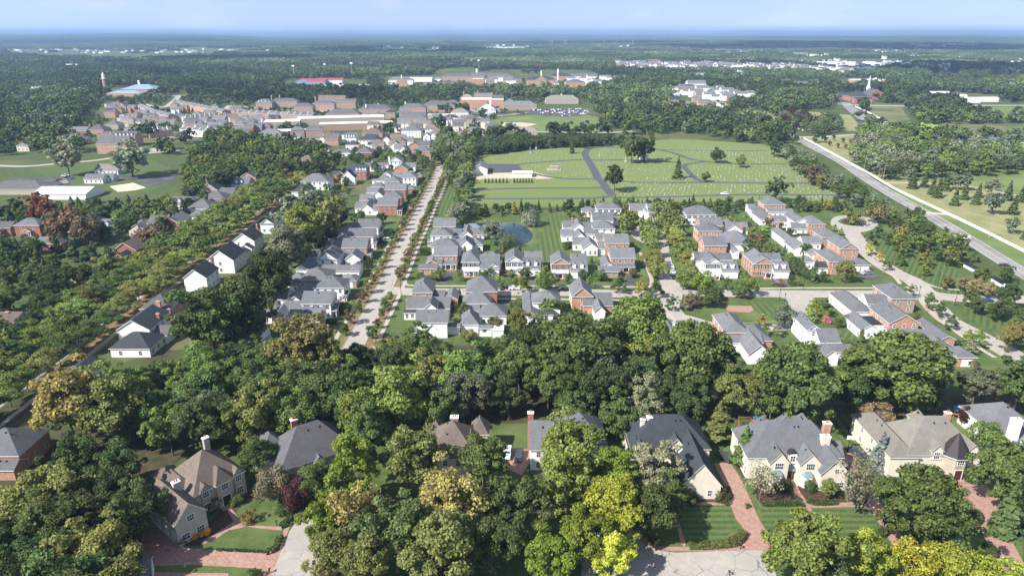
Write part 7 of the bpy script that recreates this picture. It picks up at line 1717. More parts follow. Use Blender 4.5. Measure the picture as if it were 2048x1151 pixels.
for i,(px,py,w) in enumerate([(105,510,16),(350,500,24),(215,540,20),(60,450,16),(450,530,16),(1240,460,14)]): tree_px('shrub',*cc(px,py),w,[(.38,.14,.18),'mid','deep','light','deep','mid'][i],['pink flowering shrub in the walled garden','broad green shrub by the white wing','dark shrub right of the pink one','light shrub left of the pink one','low shrub below the white wing','shrub at the brick corner'][i])
# street row in front of the five fronts: garden shrubs
crop(800,420,6.394)
for i,(px,py,w) in enumerate([(255,835,16),(430,840,20),(1220,650,8),(1300,480,12)]): tree_px('shrub',*cc(px,py),w,'mid','rounded garden shrub beside the brick corner house','garden shrubs by the brick corner house')
for k in range(46):
    r_ = random.Random(k); hs = HOUSES[r_.randrange(40)]
    H,ws,loc,ox,oy,rot = hs; q = ws[0]; x = ox + r_.uniform(q['x0'],q['x1']); y = oy + q['y0'] - r_.uniform(.6,1.5)
    if not blocked(x,y,-.2): tree('shrub',x,y,r_.uniform(.9,1.8),['deep','mid','light','bronze'][k % 4],'low foundation shrub by a house wall','foundation shrubs of the grey roofed houses')
# ------------------------------------------------------------------ middle distance: trees told apart up to about 300 of a kind, the rest as woodland
MID = [   # woods outlined in sightings: polygon, spacing, height, label, group, species, colours
 ([(0,330),(0,240),(70,225),(230,225),(250,262),(190,300),(120,290),(110,330),(60,345)],9.5,(12,17),'tree left of the school lawn','trees of the left hand woods',['broad','maple'],['deep','mid','dark','light','blue']),
 ([(250,300),(300,285),(345,270),(430,262),(370,300),(330,318),(270,310)],8,(9,13),'tree behind the school lawn','trees behind the school lawn',['maple','pine'],['olive','bronze','deep','mid']),
 ([(640,250),(700,235),(720,262),(680,285),(640,280)],8,(9,13),'tree by the long white roofs','trees by the long white roofs',['broad','maple'],['deep','mid']),
 ([(1190,235),(1250,215),(1290,215),(1300,240),(1290,268),(1220,272)],8.5,(12,16),'tree right of the sports field','trees right of the sports field',['broad','maple'],['mid','light','deep','dark']),
 ([(1300,215),(1350,205),(1480,215),(1530,250),(1545,285),(1480,285),(1400,270),(1310,268)],9,(11,16),'tree beyond the upper cemetery','trees beyond the upper cemetery',['broad','maple'],['mid','grey','deep','sage','light']),
 ([(640,420),(700,440),(690,470),(640,470)],5,(5,8),'small tree on the grass gap','small trees on the grass gap',['dome','street'],['mid','light','deep']),
 ([(480,350),(560,330),(640,300),(650,330),(600,350),(540,385),(480,400)],7,(6,10),'garden tree at the boulevard end','garden trees at the boulevard north end',['maple','dome'],['mid','deep','light']),
]
for poly,sp_,(h0,h1),lab,grp,sps,cols in MID:
    scatter(poly,sp_,ch(sps,cols,h0,h1,lab,grp,lod=1),zc=7,seed=len(lab),housem=2,roadm=2)
# ------------------------------------------------------------------ WOODLAND beyond, as stuff (instanced clumps of real crowns)
def far_tree_mesh(seed,n=260,H=13,R=5.6,size=1.9):
    p,q,cs = crown_points(seed,H,R,1.5,16,n,rcl=.42); me = leaf_mesh('woodland_tree',p,q,size,seed=seed)
    me.materials.append(M['leaf_far']); return me
def dome_mesh(seed,k,L_,H0=11,R0=6):
    """a patch of k rounded tree tops"""
    r = random.Random(seed); mb = MB()
    for i in range(k):
        x,y = r.uniform(-L_/2,L_/2),r.uniform(-L_/2,L_/2); R = R0*r.uniform(.7,1.3); H = H0*r.uniform(.8,1.45); n = 6; prev = None
        for j,(rr,zz) in enumerate(((1.0,.1),(1.08,.5),(.72,.84),(.25,1.0))):
            ring = [(x+R*rr*cos(2*pi*(a+j*.5)/n)*r.uniform(.8,1.2),y+R*rr*sin(2*pi*(a+j*.5)/n)*r.uniform(.8,1.2),H*zz*r.uniform(.95,1.05)) for a in range(n)]
            b = len(mb.v); mb.v += ring
            if prev is not None:
                for a in range(n): mb.f.append((prev+a,prev+(a+1) % n,b+(a+1) % n,b+a)); mb.m.append(0)
            prev = b
        mb.f.append(tuple(range(prev,prev+n))); mb.m.append(0)
    return mb.mesh('woodland_patch',M['leaf_far'])
PROTO = bpy.data.collections.new('woodland_sources')
SRC = {}
for key,meshes in (('tree',[far_tree_mesh(s) for s in (1,2,3,4,5)]),('patch',[dome_mesh(s,46,90) for s in (1,2,3)]),('bigpatch',[dome_mesh(s,90,300,13,14) for s in (4,5)])):
    cl = bpy.data.collections.new('woodland_'+key); SRC[key] = cl
    for me in meshes: o = bpy.data.objects.new('woodland_source',me); cl.objects.link(o)
def woods(name,label,pts,scl,tint,key):
    me = bpy.data.meshes.new(name); n = len(pts); me.vertices.add(n); me.vertices.foreach_set('co',pts.astype(np.float32).ravel())
    a = me.attributes.new('scl','FLOAT','POINT'); a.data.foreach_set('value',scl.astype(np.float32))
    t = me.attributes.new('tint','FLOAT_COLOR','POINT'); t.data.foreach_set('color',np.concatenate([tint,np.ones((n,1))],1).astype(np.float32).ravel())
    me.update(); o = link(name,me); tag(o,label,'woodland',None,'stuff')
    ng = bpy.data.node_groups.new(name,'GeometryNodeTree')
    ng.interface.new_socket('Geometry',in_out='INPUT',socket_type='NodeSocketGeometry'); ng.interface.new_socket('Geometry',in_out='OUTPUT',socket_type='NodeSocketGeometry')
    gi = ng.nodes.new('NodeGroupInput'); go = ng.nodes.new('NodeGroupOutput'); mp = ng.nodes.new('GeometryNodeMeshToPoints'); ip = ng.nodes.new('GeometryNodeInstanceOnPoints')
    ci = ng.nodes.new('GeometryNodeCollectionInfo'); ci.inputs['Collection'].default_value = SRC[key]; ci.inputs['Separate Children'].default_value = True; ci.inputs['Reset Children'].default_value = True
    na = ng.nodes.new('GeometryNodeInputNamedAttribute'); na.data_type = 'FLOAT'; na.inputs['Name'].default_value = 'scl'
    rv = ng.nodes.new('FunctionNodeRandomValue'); rv.data_type = 'FLOAT_VECTOR'; rv.inputs['Min'].default_value = (0,0,0); rv.inputs['Max'].default_value = (0,0,6.28)
    ri = ng.nodes.new('FunctionNodeRandomValue'); ri.data_type = 'INT'; ri.inputs['Min'].default_value = 0 if 'Min' in ri.inputs else 0
    for s in ri.inputs:
        if s.name == 'Max' and s.type == 'INT': s.default_value = 20
    lk = ng.links.new
    lk(gi.outputs[0],mp.inputs['Mesh']); lk(mp.outputs[0],ip.inputs['Points']); lk(ci.outputs[0],ip.inputs['Instance']); ip.inputs['Pick Instance'].default_value = True
    lk(ri.outputs[2],ip.inputs['Instance Index']); lk(rv.outputs[0],ip.inputs['Rotation']); lk(na.outputs['Attribute'],ip.inputs['Scale']); lk(ip.outputs[0],go.inputs[0])
    md = o.modifiers.new('woodland','NODES'); md.node_group = ng
    return o
rg = np.random.default_rng(7)
# open ground and buildings where no tree stands
OPEN = []; SPARSE = []     # SPARSE: gardens and streets with scattered trees
def sp(keep,*pix): SPARSE.append(([cP(*p) for p in pix],keep))
def op(*pix): OPEN.append([cP(*p) for p in pix])
F0()
op((-3000,2000),(-900,1100),(-60,480),(0,330),(110,330),(250,262),(330,318),(430,262),(600,285),(640,240),(720,235),(760,290),(880,275),(950,283),(1060,276),(1180,274),(1200,270),(1300,268),(1400,270),(1480,285),(1548,290),(1700,290),(2200,290),(6000,900),(2000,3000))
op((935,262),(965,243),(1012,232),(1094,228),(1200,228),(1210,245),(1190,266),(1000,272))
op((1050,212),(1185,212),(1190,232),(1060,232),(1045,225))
op((1476,222),(1520,218),(1560,240),(1600,222),(1690,218),(1740,262),(1700,262),(1740,300),(1700,300),(1600,275),(1550,262))
op((1735,212),(1810,210),(1830,240),(1800,262),(1740,250)); op((1930,209),(2300,209),(2400,240),(2010,240),(1930,230)); op((1790,250),(2060,247),(2400,250),(2400,285),(2060,276),(1850,276))
crop(0,40,2.9257)
sp(.95,(600,440),(1330,450),(1500,490),(1830,500),(2046,470),(2400,400),(2600,480),(2500,620),(1900,660),(1100,640),(800,680),(560,760),(430,760),(500,560))
op((600,395),(920,395),(910,425),(820,440),(600,432)); op((1030,450),(1080,400),(1200,385),(1220,395),(1110,430),(1090,460)); op((1670,350),(2046,345),(2046,395),(1800,400),(1600,395))
crop(650,40,2.9257)
sp(.45,(300,330),(1650,330),(1700,400),(1000,410),(300,410)); op((-20,345),(250,350),(260,395),(-20,395)); op((360,330),(620,325),(680,305),(900,300),(1100,310),(1180,320),(1440,300),(1600,305),(1600,335),(1180,352),(1090,352),(370,365))
op((600,305),(720,282),(880,278),(880,300),(950,300),(950,290),(1150,292),(1530,292),(1540,305),(1100,318),(700,318))
sp(.9,(780,415),(1050,415),(1100,460),(1240,470),(1500,455),(1560,500),(1600,560),(1000,600),(860,560),(600,560),(420,600),(380,600),(0,640),(-10,480),(200,470),(430,470),(600,460),(700,470),(790,480)); op((1180,505),(1290,495),(1560,500),(1540,560),(1250,560))
crop(1348,40,2.9257)
op((920,425),(1240,425),(1240,470),(1060,490),(920,460)); op((1400,410),(1900,440),(1910,475),(1700,475),(1420,440)); op((1050,490),(1330,490),(1340,512),(1120,515)); op((1700,490),(2046,485),(2046,505),(1720,510))
op((840,225),(1390,225),(1390,256),(1180,292),(950,290),(840,262)); op((1850,325),(2046,318),(2300,320),(2300,350),(1840,360)); op((0,390),(240,400),(540,470),(380,480),(240,500),(330,540),(200,560),(0,520)) 
op((930,500),(1060,480),(1070,580),(1000,600)); op((0,470),(60,470),(60,520),(0,520))
EXCL = OPEN
def clear_mask(x,y):
    ok = np.ones(len(x),bool); p = np.stack([x,y],1)
    for q in OPEN: ok &= ~inpoly(p,q)
    for q,keep in SPARSE: ok &= ~(inpoly(p,q) & (rg.random(len(x)) > keep))
    if CLEAR:
        cl = np.array(CLEAR); 
        for i in range(0,len(cl)): dy = y-cl[i,1]; r_ = cl[i,2]+1; ok &= np.hypot(x-cl[i,0],np.where(dy < 0,dy*r_/(r_+max(0,cl[i,1]-600)*.06),dy)) > r_
    for (cx,cy,ca,sa,hw,hd) in BLOCK:
        dx,dy = x-cx,y-cy; u = dx*ca+dy*sa; v = -dx*sa+dy*ca; ok &= ~((np.abs(u) < hw+5) & (v < hd+4) & (v > -hd-(min(330,10+(cy-560)*.05) if cy > 560 else 7)))
    for pts,hw in ROADS:
        if pts[:,1].max() < 500: continue
        for a,b in zip(pts[:-1],pts[1:]):
            ab = b-a; t = np.clip(((x-a[0])*ab[0]+(y-a[1])*ab[1])/max(ab@ab,1e-6),0,1); ok &= np.hypot(a[0]+ab[0]*t-x,a[1]+ab[1]*t-y) > hw+4
    return ok
def pal_tint(n,x,y):
    base = np.array([PAL['deep'],PAL['mid'],PAL['dark'],PAL['grey'],PAL['light'],PAL['blue']]); w = np.array([.27,.30,.18,.1,.08,.07]); i = rg.choice(len(base),n,p=w)
    c_ = base[i]*1.18; patch = .9+.38*np.sin(x*.006+1+np.sin(y*.01))*np.sin(y*.005+2)+.15*np.sin(x*.03+y*.021)
    return np.clip(c_*patch[:,None]*(.85+.3*rg.random((n,1))),0,1)
def jitter_grid(y0,y1,sp,half=.80):
    ys = np.arange(y0,y1,sp); P_ = []
    for y in ys:
        hw = y*half+80; xs = np.arange(-hw,hw,sp); P_.append(np.stack([xs,np.full(len(xs),y)],1))
    p = np.concatenate(P_); p += (rg.random(p.shape)-.5)*sp*1.0; return p
# estates: thin tree cover between and before the far houses
F0(); sp(.25,(0,97),(420,99),(560,102),(300,110),(0,108)); sp(.25,(600,96),(900,95),(900,106),(640,108)); sp(.25,(1350,91),(2048,88),(2048,95),(1400,99))
crop(0,40,2.9257); sp(.06,(0,160),(560,175),(880,188),(1100,162),(1700,164),(1680,200),(900,232),(800,250),(560,242),(0,205)); sp(.5,(1225,225),(1430,225),(1430,250),(1225,250))
crop(650,40,2.9257); sp(.1,(1690,248),(2100,255),(2110,300),(1850,300),(1700,290)); op((290,160),(460,160),(460,185),(290,185)); op((530,168),(700,168),(700,192),(530,192)); op((900,150),(1220,150),(1220,182),(900,182)); op((670,232),(820,232),(820,256),(670,256)); op((1530,155),(1820,155),(1820,172),(1530,172))
crop(1348,40,2.9257); sp(.1,(-40,255),(300,258),(700,272),(900,282),(1020,292),(1000,330),(700,305),(300,300),(-40,295)); sp(.35,(0,390),(250,400),(560,460),(560,485),(380,490),(0,480)); sp(.1,(1370,145),(1800,145),(1800,170),(1390,170)); op((190,118),(310,118),(310,140),(190,140)); op((560,118),(680,118),(680,136),(560,136)); op((1480,310),(1680,310),(1680,345),(1480,345)); op((940,340),(1250,340),(1250,375),(940,395))
# trees of the middle distance that are no longer told apart
def as_woods(rows):
    cl = bpy.data.collections.new('woodland_mid'); SRC['mid'] = cl
    for k in ('broad','maple'):
        for lods,tm in SPEC[k]['var']:
            me = lods[1].copy(); me.materials.clear(); me.materials.append(M['leaf_far']); o = bpy.data.objects.new('woodland_source',me); cl.objects.link(o)
    a = np.array([(q[0],q[1],0.0) for q in rows]); s_ = np.array([q[2]/16. for q in rows]); t = np.array([PAL[q[4]] for q in rows])*1.25
    woods('garden_trees','garden and woodland trees in the middle distance',a,s_,t,'mid')
as_woods(FARPTS); print('mid trees',len(FARPTS))
# near part of the woodland: trees
p = jitter_grid(600,2300,10.5); ok = clear_mask(p[:,0],p[:,1])
placed = np.array([(t[0],t[1]) for t in TREES])
pl = placed[placed[:,1] > 500]
q = p[ok]; keep = np.ones(len(q),bool)
for t in pl:
    m = (np.abs(q[:,0]-t[0]) < 6) & (np.abs(q[:,1]-t[1]) < 6); keep &= ~m
q = q[keep]; nf = np.sin(q[:,0]*.011+1.7*np.sin(q[:,1]*.006))*np.sin(q[:,1]*.013+q[:,0]*.004); keep = (rg.random(len(q)) < .93-.42*np.clip(nf,0,1)**2); q = q[keep]
z = terrain_z(q[:,0],q[:,1]); n = len(q)
sm = np.zeros(n,bool)
for q_,k_ in SPARSE: sm |= inpoly(q[:,:2],q_)
woods('woodland','rolling woodland of green crowns around the town and its fields',np.stack([q[:,0],q[:,1],z],1),(.62+.62*rg.random(n)**1.3)*np.where(sm,.5,1),pal_tint(n,q[:,0],q[:,1]),'tree')
print('far trees',n)
# farther: patches of tree tops
p = jitter_grid(2300,9000,62,.82); ok = clear_mask(p[:,0],p[:,1]); q = p[ok]
fld = np.sin(q[:,0]*.0031+1)*np.sin(q[:,1]*.0023+.7)+.5*np.sin(q[:,0]*.0083+q[:,1]*.003); q = q[(fld < 1.12)]
z = terrain_z(q[:,0],q[:,1]); n = len(q)
woods('distant_woodland','distant woodland reaching towards the horizon',np.stack([q[:,0],q[:,1],z],1),.8+.4*rg.random(n),pal_tint(n,q[:,0],q[:,1])*.68,'patch')
p = jitter_grid(9000,36000,250,.85); z = terrain_z(p[:,0],p[:,1]); n = len(p)
woods('horizon_woodland','blue green woodland along the horizon',np.stack([p[:,0],p[:,1],z],1),.8+.5*rg.random(n),pal_tint(n,p[:,0],p[:,1])*.62,'bigpatch')
# ------------------------------------------------------------------ CARS
def car_meshes():
    """saloon and estate bodies, lofted from side profile"""
    out = {}
    for key,L_,Wd,Hh,prof in (('sedan',4.7,1.85,1.45,[(0,.55),(.02,.78),(.14,.92),(.30,.98),(.42,1.42),(.68,1.45),(.84,1.02),(.98,.95),(1,.6)]),('suv',4.8,1.95,1.75,[(0,.6),(.02,.9),(.20,1.08),(.27,1.12),(.38,1.70),(.90,1.75),(.97,1.15),(1,1.05),(1,.6)]),('pickup',5.6,1.98,1.85,[(0,.65),(.02,1.0),(.24,1.12),(.30,1.18),(.38,1.82),(.58,1.85),(.62,1.2),(.99,1.15),(1,.7)])):
        mb = MB(); gl = MB(); n = len(prof); hw = Wd/2
        def sec(i):
            t,z = prof[i]; x = (t-.5)*L_; k = 1-.18*max(0,(z-1.0)/.75); return [(x,-hw*k,z),(x,hw*k,z)]
        for i in range(n-1):
            a,b = sec(i),sec(i+1); mb.face([a[0],b[0],b[1],a[1]])
            for s in (0,1): 
                q = [(a[s][0],(hw if s else -hw),.35),(b[s][0],(hw if s else -hw),.35),b[s],a[s]]; mb.face(q if s == 0 else q[::-1])
        mb.face([(-L_/2,-hw,.35),(-L_/2,hw,.35),(-L_/2,hw,prof[0][1]),(-L_/2,-hw,prof[0][1])]); mb.face([(L_/2,hw,.35),(L_/2,-hw,.35),(L_/2,-hw,prof[-1][1]),(L_/2,hw,prof[-1][1])])
        roof = [i for i in range(n) if prof[i][1] > 1.3]; i0,i1 = roof[0],roof[-1]
        for i in (i0-1,i1):
            a,b = sec(i),sec(i+1); e = .012
            f = lambda p,o: (p[0],p[1]*.86,p[2]+e)
            A,B = [(a[0][j]*.9+b[0][j]*.1) for j in range(3)],[(a[0][j]*.1+b[0][j]*.9) for j in range(3)]; A2,B2 = [(a[1][j]*.9+b[1][j]*.1) for j in range(3)],[(a[1][j]*.1+b[1][j]*.9) for j in range(3)]
            gl.face([f(A,0),f(B,0),f(B2,0),f(A2,0)])
        for s in (-1,1):
            xa,xb = (prof[i0][0]-.5)*L_,(prof[i1][0]-.5)*L_; zt = prof[i0][1]; zb = 1.02 if key == 'sedan' else 1.2
            q = [(xa-.45,s*(hw*.985+.004),zb),(xb+.35,s*(hw*.985+.004),zb),(xb-.02,s*(hw*.90+.006),zt-.1),(xa+.1,s*(hw*.90+.006),zt-.1)]; gl.face(q if s < 0 else q[::-1])
        w1 = MB(); b = 0; N_ = 12
        for s in (0,1): w1.v += [(.34*cos(2*pi*i/N_),(s-.5)*.22,.34*sin(2*pi*i/N_)) for i in range(N_)]
        for i in range(N_): j = (i+1) % N_; w1.f.append((i,j,N_+j,N_+i)); w1.m.append(0)
        w1.f.append(tuple(range(N_,2*N_))); w1.f.append(tuple(reversed(range(N_)))); w1.m += [0,0]
        lt = MB(); lt.box(-.04,.04,-.22,.22,-.08,.08)
        out[key] = (mb.mesh('body',None_mat()),gl.mesh('window',M['glass']),w1.mesh('wheel',M['tyre']),lt.mesh('headlight',M['trim']),L_,hw)
    return out
_pm = []
def None_mat():
    if not _pm:
        m,t,b = nodes('car_paint',.25,.5); oi = N(t,'ShaderNodeObjectInfo'); t.links.new(oi.outputs['Color'],b.inputs['Base Color']); b.inputs['Coat Weight'].default_value = .6; b.inputs['Coat Roughness'].default_value = .05; _pm.append(m)
    return _pm[0]
CM = car_meshes()
def car(kind,x,y,rz,col,label,group=None,parts=True):
    bm_,gm_,wm_,lm_,L_,hw = CM[kind]; o = empty('parked_car' if 'park' in label or 'drive' in label else 'car',(x,y,.12),rz); tag(o,label,'car',group)
    b = link('body',bm_,o); b.color = (*col,1); link('window',gm_,o)
    if parts:
        for sx in (-.32,.31):
            for s in (-1,1): link('wheel',wm_,o,(sx*L_,s*(hw-.1),.32))
        for s in (-1,1): link('headlight',lm_,o,(-L_/2-.01,s*(hw-.35),.72))
    return o
def car_px(kind,px,py,rz,col,label,**k):
    x,y = P(px,py,.6); return car(kind,x,y,radians(rz),col,label,**k)
WH,BK,SI,GR,RD,BL_ = (.75,.76,.78),(.015,.016,.02),(.45,.47,.5),(.12,.13,.14),(.35,.02,.02),(.03,.06,.14)
car_px('suv',1449,913,-62,(.05,.055,.06),'dark grey estate car parked on the brick drive beside the charcoal roofed house')
car_px('suv',1713,905,-62,(.03,.045,.07),'dark blue car parked behind the copper bay house on its drive')
car_px('suv',1015,906,82,(.55,.60,.66),'silver car parked on the brick drive between two mansions')
car_px('suv',1038,911,84,(.04,.045,.055),'black car parked beside the silver one on the brick drive')
car_px('sedan',1553,561,-100,(.42,.50,.62),'pale blue car parked on the black drive of the brick portico house')
car_px('suv',1733,546,15,(.25,.26,.27),'grey car parked before the two garage doors by the dark round tree')
car_px('sedan',1028,576,180,WH,'white car parked on the cross street')
car_px('sedan',1000,573,180,GR,'dark car parked behind the yellow young tree on the cross street')
car_px('sedan',1127,578,180,BK,'black car parked on the cross street before the brick pediment house')
for i,(px,py,c_) in enumerate([(1342,532,WH),(1345,543,SI),(1347,553,BK),(1337,527,GR)]): car_px('sedan',px,py,95,c_,['white car parked third along the lindens','silver car parked under the lindens','black car parked lowest under the lindens','grey car parked topmost under the lindens'][i])
car_px('sedan',2009,530,-40,(.03,.02,.025),'dark car driving on the county road')
car_px('suv',1931,476,-40,WH,'white car parked on the county road edge behind trees')
car_px('suv',1449,387.5,5,WH,'white estate car parked on the cemetery drive')
car_px('suv',770,480,10,WH,'white vehicle parked beside the hedge west of the main street')
car_px('sedan',1974,601,0,BL_,'dark blue car parked near the island bench on the east street')
car_px('suv',1364,461,80,SI,'silver car parked in the shade beside the linden street')
crop(650,160,2.9257)
r = random.Random(9); k = 0
A,B,D_ = cP(1200,178),cP(1530,178),cP(1250,208)
for row_,(pa,pb) in enumerate([((1200,180),(1500,172)),((1215,188),(1540,184)),((1240,196),(1545,192)),((1270,204),(1530,200)),((1380,212),(1440,210))]):
    a,b = cP(*pa),cP(*pb); L_ = hypot(b[0]-a[0],b[1]-a[1]); n = int(L_/3.1)
    for i in range(n):
        if r.random() < .18: continue
        t = (i+.5)/n; ci = r.choice([WH,BK,SI,GR,RD,BL_,WH,SI,GR]); nm = {WH:'white',BK:'black',SI:'silver',GR:'grey',RD:'red',BL_:'blue'}[ci]
        car(r.choice(['sedan','suv','suv','pickup']),a[0]+(b[0]-a[0])*t,a[1]+(b[1]-a[1])*t,radians(90+r.uniform(-3,3)),ci,'%s car in the crowded car park' % nm,group='cars in the crowded car park',parts=False)
crop(0,160,2.9257)
for i,(px,py,c_) in enumerate([(385,565,WH),(395,572,BK),(375,595,SI),(345,590,RD),(205,605,GR),(225,612,BL_),(240,615,BK),(410,580,GR),(665,572,BL_),(380,605,WH)]):
    x,y = cP(px,py); car('suv' if i else 'pickup',x,y,radians(r.uniform(0,30)),c_,['white van parked at the school lawn','black car parked beside the white van','silver car parked in the school lot','red car parked in the school lot','grey car parked nearest the blue grey roof','dark blue car parked by the small shed','black car parked by the small shed','grey car parked right of the white van','blue car parked beside the white cottage','white car parked lowest in the school lot'][i])
# ------------------------------------------------------------------ HEADSTONES
hm = []
for w,h,d in ((.9,.9,.35),(1.1,1.1,.4),(.7,1.3,.35),(.8,.6,.5),(1.3,.8,.4)):
    mb = MB(); mb.box(-w/2-.12,w/2+.12,-d/2-.1,d/2+.1,0,.22); mb.box(-w/2,w/2,-d/2,d/2,.22,h*.8)
    n = 6; pts = [(w/2*cos(pi*i/n),h*.8+.22*sin(pi*i/n)*w) for i in range(n+1)]
    for y_,rv in ((-d/2,0),(d/2,1)): q = [(p[0],y_,p[1]) for p in pts]; mb.face(q if rv else q[::-1])
    for a,b in zip(pts[:-1],pts[1:]): mb.face([(a[0],-d/2,a[1]),(b[0],-d/2,b[1]),(b[0],d/2,b[1]),(a[0],d/2,a[1])])
    hm.append(mb.mesh('headstone',M['headstone']))
crop(650,160,2.9257)
CEM = [[(900,440),(1180,410),(1500,400),(1545,405),(1515,430),(1525,460),(1400,468),(1140,490),(1000,485),(900,460)],
       [(1140,520),(1180,492),(1400,478),(1530,472),(1560,520),(1585,575),(1420,572),(1260,550)],
       [(1540,430),(1600,400),(1690,395),(1760,440),(1900,400),(2040,430),(2080,480),(1900,470),(1570,465),(1530,440)],
       [(1575,475),(1760,475),(2060,490),(2120,540),(2150,590),(1800,592),(1650,590),(1600,560)],
       [(1640,610),(1800,602),(2046,606),(2600,608),(3050,612),(3130,665),(2700,670),(2046,678),(1700,684),(1660,640)],
       [(2110,515),(2160,495),(2400,495),(2750,498),(2900,550),(3000,600),(2600,598),(2200,595),(2140,545)],
       [(2050,400),(2300,390),(2560,420),(2720,485),(2400,485),(2240,470),(2100,430)],[(1800,690),(2300,685),(3100,680),(3160,695),(2500,700),(1900,705)]]
hs_all = []
for poly in CEM:
    q = [cP(*p) for p in poly]; xs = [p[0] for p in q]; ys = [p[1] for p in q]
    y = min(ys)
    while y < max(ys):
        x = min(xs)
        while x < max(xs):
            if inpoly([(x,y)],q)[0] and r.random() < .45: hs_all.append((x+r.uniform(-.5,.5)+ (y % 9)*.25,y+r.uniform(-.35,.35)))
            x += 2.9
        y += 5.2
hs_all = [h for h in hs_all if not near_road(h[0],h[1],.8)]
hs_all.sort(key=lambda h: h[1])
for x,y in hs_all[:300]:
    o = link('headstone',r.choice(hm),None,(x,y,.06),radians(90)+r.uniform(-.06,.06),(.8,.8,r.uniform(.6,1.0))); tag(o,'grey granite headstone in the cemetery','headstone','headstones in the near rows of the cemetery')
mb = MB()
for x,y in hs_all[300:]:
    w,h = r.uniform(.5,.9)/2,r.uniform(.5,1.0); mb.box(x-.22,x+.22,y-w,y+w,0,.18); mb.box(x-.15,x+.15,y-w*.85,y+w*.85,.18,h)
o = mb.build('headstones',M['headstone']); tag(o,'rows of grey and white headstones across the farther cemetery','headstones',None,'stuff')
print('headstones',len(hs_all))
crop(650,160,2.9257)
x,y = cP(1340,528); mb = MB(); mb.box(-5.5,5.5,-2.2,2.2,0,.7); mb.box(-3.2,3.2,-1.4,1.4,.7,2.8); mb.box(-3.6,3.6,-1.7,1.7,2.8,3.15); mb.box(-5.3,-3.2,-.8,.8,.7,1.5); mb.box(3.2,5.3,-.8,.8,.7,1.5); o = mb.build('memorial',M['stone']); o.location = (x,y,.06); tag(o,'stone memorial block in the middle of the cemetery','memorial')
x,y = cP(1866,470); H = empty('mausoleum',(x,y,0)); tag(H,'white stone mausoleum with pitched roof in the upper cemetery','mausoleum')
mb = MB(); mb.box(-3,3,0,6,.02,4); mb.build('wall',M['trim'],H); link('roof',roof_mesh(roof_polys('gy',-3.5,3.5,-.5,6.5,4,.6),[M['trim'],M['trim']],.3),H); mb = MB(); mb.box(-.7,.7,-.05,0,.1,2.6); mb.build('door',M['black'],H)
for i,(px,h) in enumerate([(1200,6),(1235,5),(1605,5),(1758,6),(1818,4.5)]):
    x,y = cP(px,[430,405,455,480,455][i]); mb = MB(); mb.box(-.9,.9,-.9,.9,0,1.4); mb.limb((0,0,1.4),(0,0,h),.5,.28,4); o = mb.build('obelisk',M['headstone']); o.location = (x,y,.05); tag(o,['tall obelisk left in the upper cemetery','obelisk beside the hedge of the cemetery','obelisk near the drive crossing','tall obelisk left of the mausoleum','short obelisk right of the tall one'][i],'monument')
for i in range(14):
    px = 930+i*21 if i < 7 else 1100+(i-7)*17; q = cc(px+8,585); tree_px('arbor',q[0],q[1],4.2,'deep','small dark cypress at the cemetery yard','little cypresses along the cemetery yard')
# ------------------------------------------------------------------ WHITE FENCE along the county road
def rail_fence(pix,label,h=1.5,rails=4,gap=2.7):
    pts = curve_pts([cP(*p) for p in pix],8); H = empty('white_fence',(pts[0][0],pts[0][1],0)); tag(H,label,'fence'); ox,oy = pts[0]
    rm = MB()
    for a,b in zip(pts[:-1],pts[1:]):
        for k in range(rails): rm.prism((a[0]-ox,a[1]-oy),(b[0]-ox,b[1]-oy),.08,(h-.2)/rails*.72,.2+k*(h-.2)/rails,0)
    o = rm.build('rails',M['trim'],H); o['kind'] = 'stuff'
    pm = MB(); pm.box(-.09,.09,-.09,.09,0,h+.1); pm = pm.mesh('post',M['trim']); acc = 0; nx = 0; n = 0; far = MB()
    for a,b in zip(pts[:-1],pts[1:]):
        l = hypot(b[0]-a[0],b[1]-a[1])
        while nx < acc+l:
            t = (nx-acc)/l; x,y = a[0]+(b[0]-a[0])*t-ox,a[1]+(b[1]-a[1])*t-oy
            if n < 140: link('post',pm,H,(x,y,0))
            else: far.box(x-.09,x+.09,y-.09,y+.09,0,h+.1)
            n += 1; nx += gap
        acc += l
    if far.v: o = far.build('posts',M['trim'],H); o['kind'] = 'stuff'
F0()
rail_fence([(2120,542),(2048,505),(1950,456),(1870,418),(1790,380),(1740,350),(1700,328),(1640,295),(1607,278)],'long white rail fence between the county road and the dry meadow',1.7,4)
rail_fence([(1606,262),(1560,250),(1530,240),(1500,230),(1482,222)],'white rail fence curving beyond the road junction',2.0,4)
rail_fence([(1710,214),(1740,228),(1770,245),(1790,258),(1802,263)],'white rail fence along the boulevard road',2.0,4)
# estate wall with dark cap near the county road
crop(1728,480,5.231)
for i,(a,b) in enumerate([((1050,245),(1180,315)),((1340,395),(1470,470))]):
    A,B = cP(*a,1.5),cP(*b,1.5); H = empty('garden_wall',(*A,0)); tag(H,['white wall with dark cap beside the county road, left piece','white wall with dark cap behind the tan trees, right piece'][i],'wall'); mb = MB(); mb.prism((0,0),(B[0]-A[0],B[1]-A[1]),.5,2.2,0); mb.build('wall',M['trim'],H); mb = MB(); mb.prism((0,0),(B[0]-A[0],B[1]-A[1]),2.2,.3,2.2); mb.build('cap',M['black'],H)
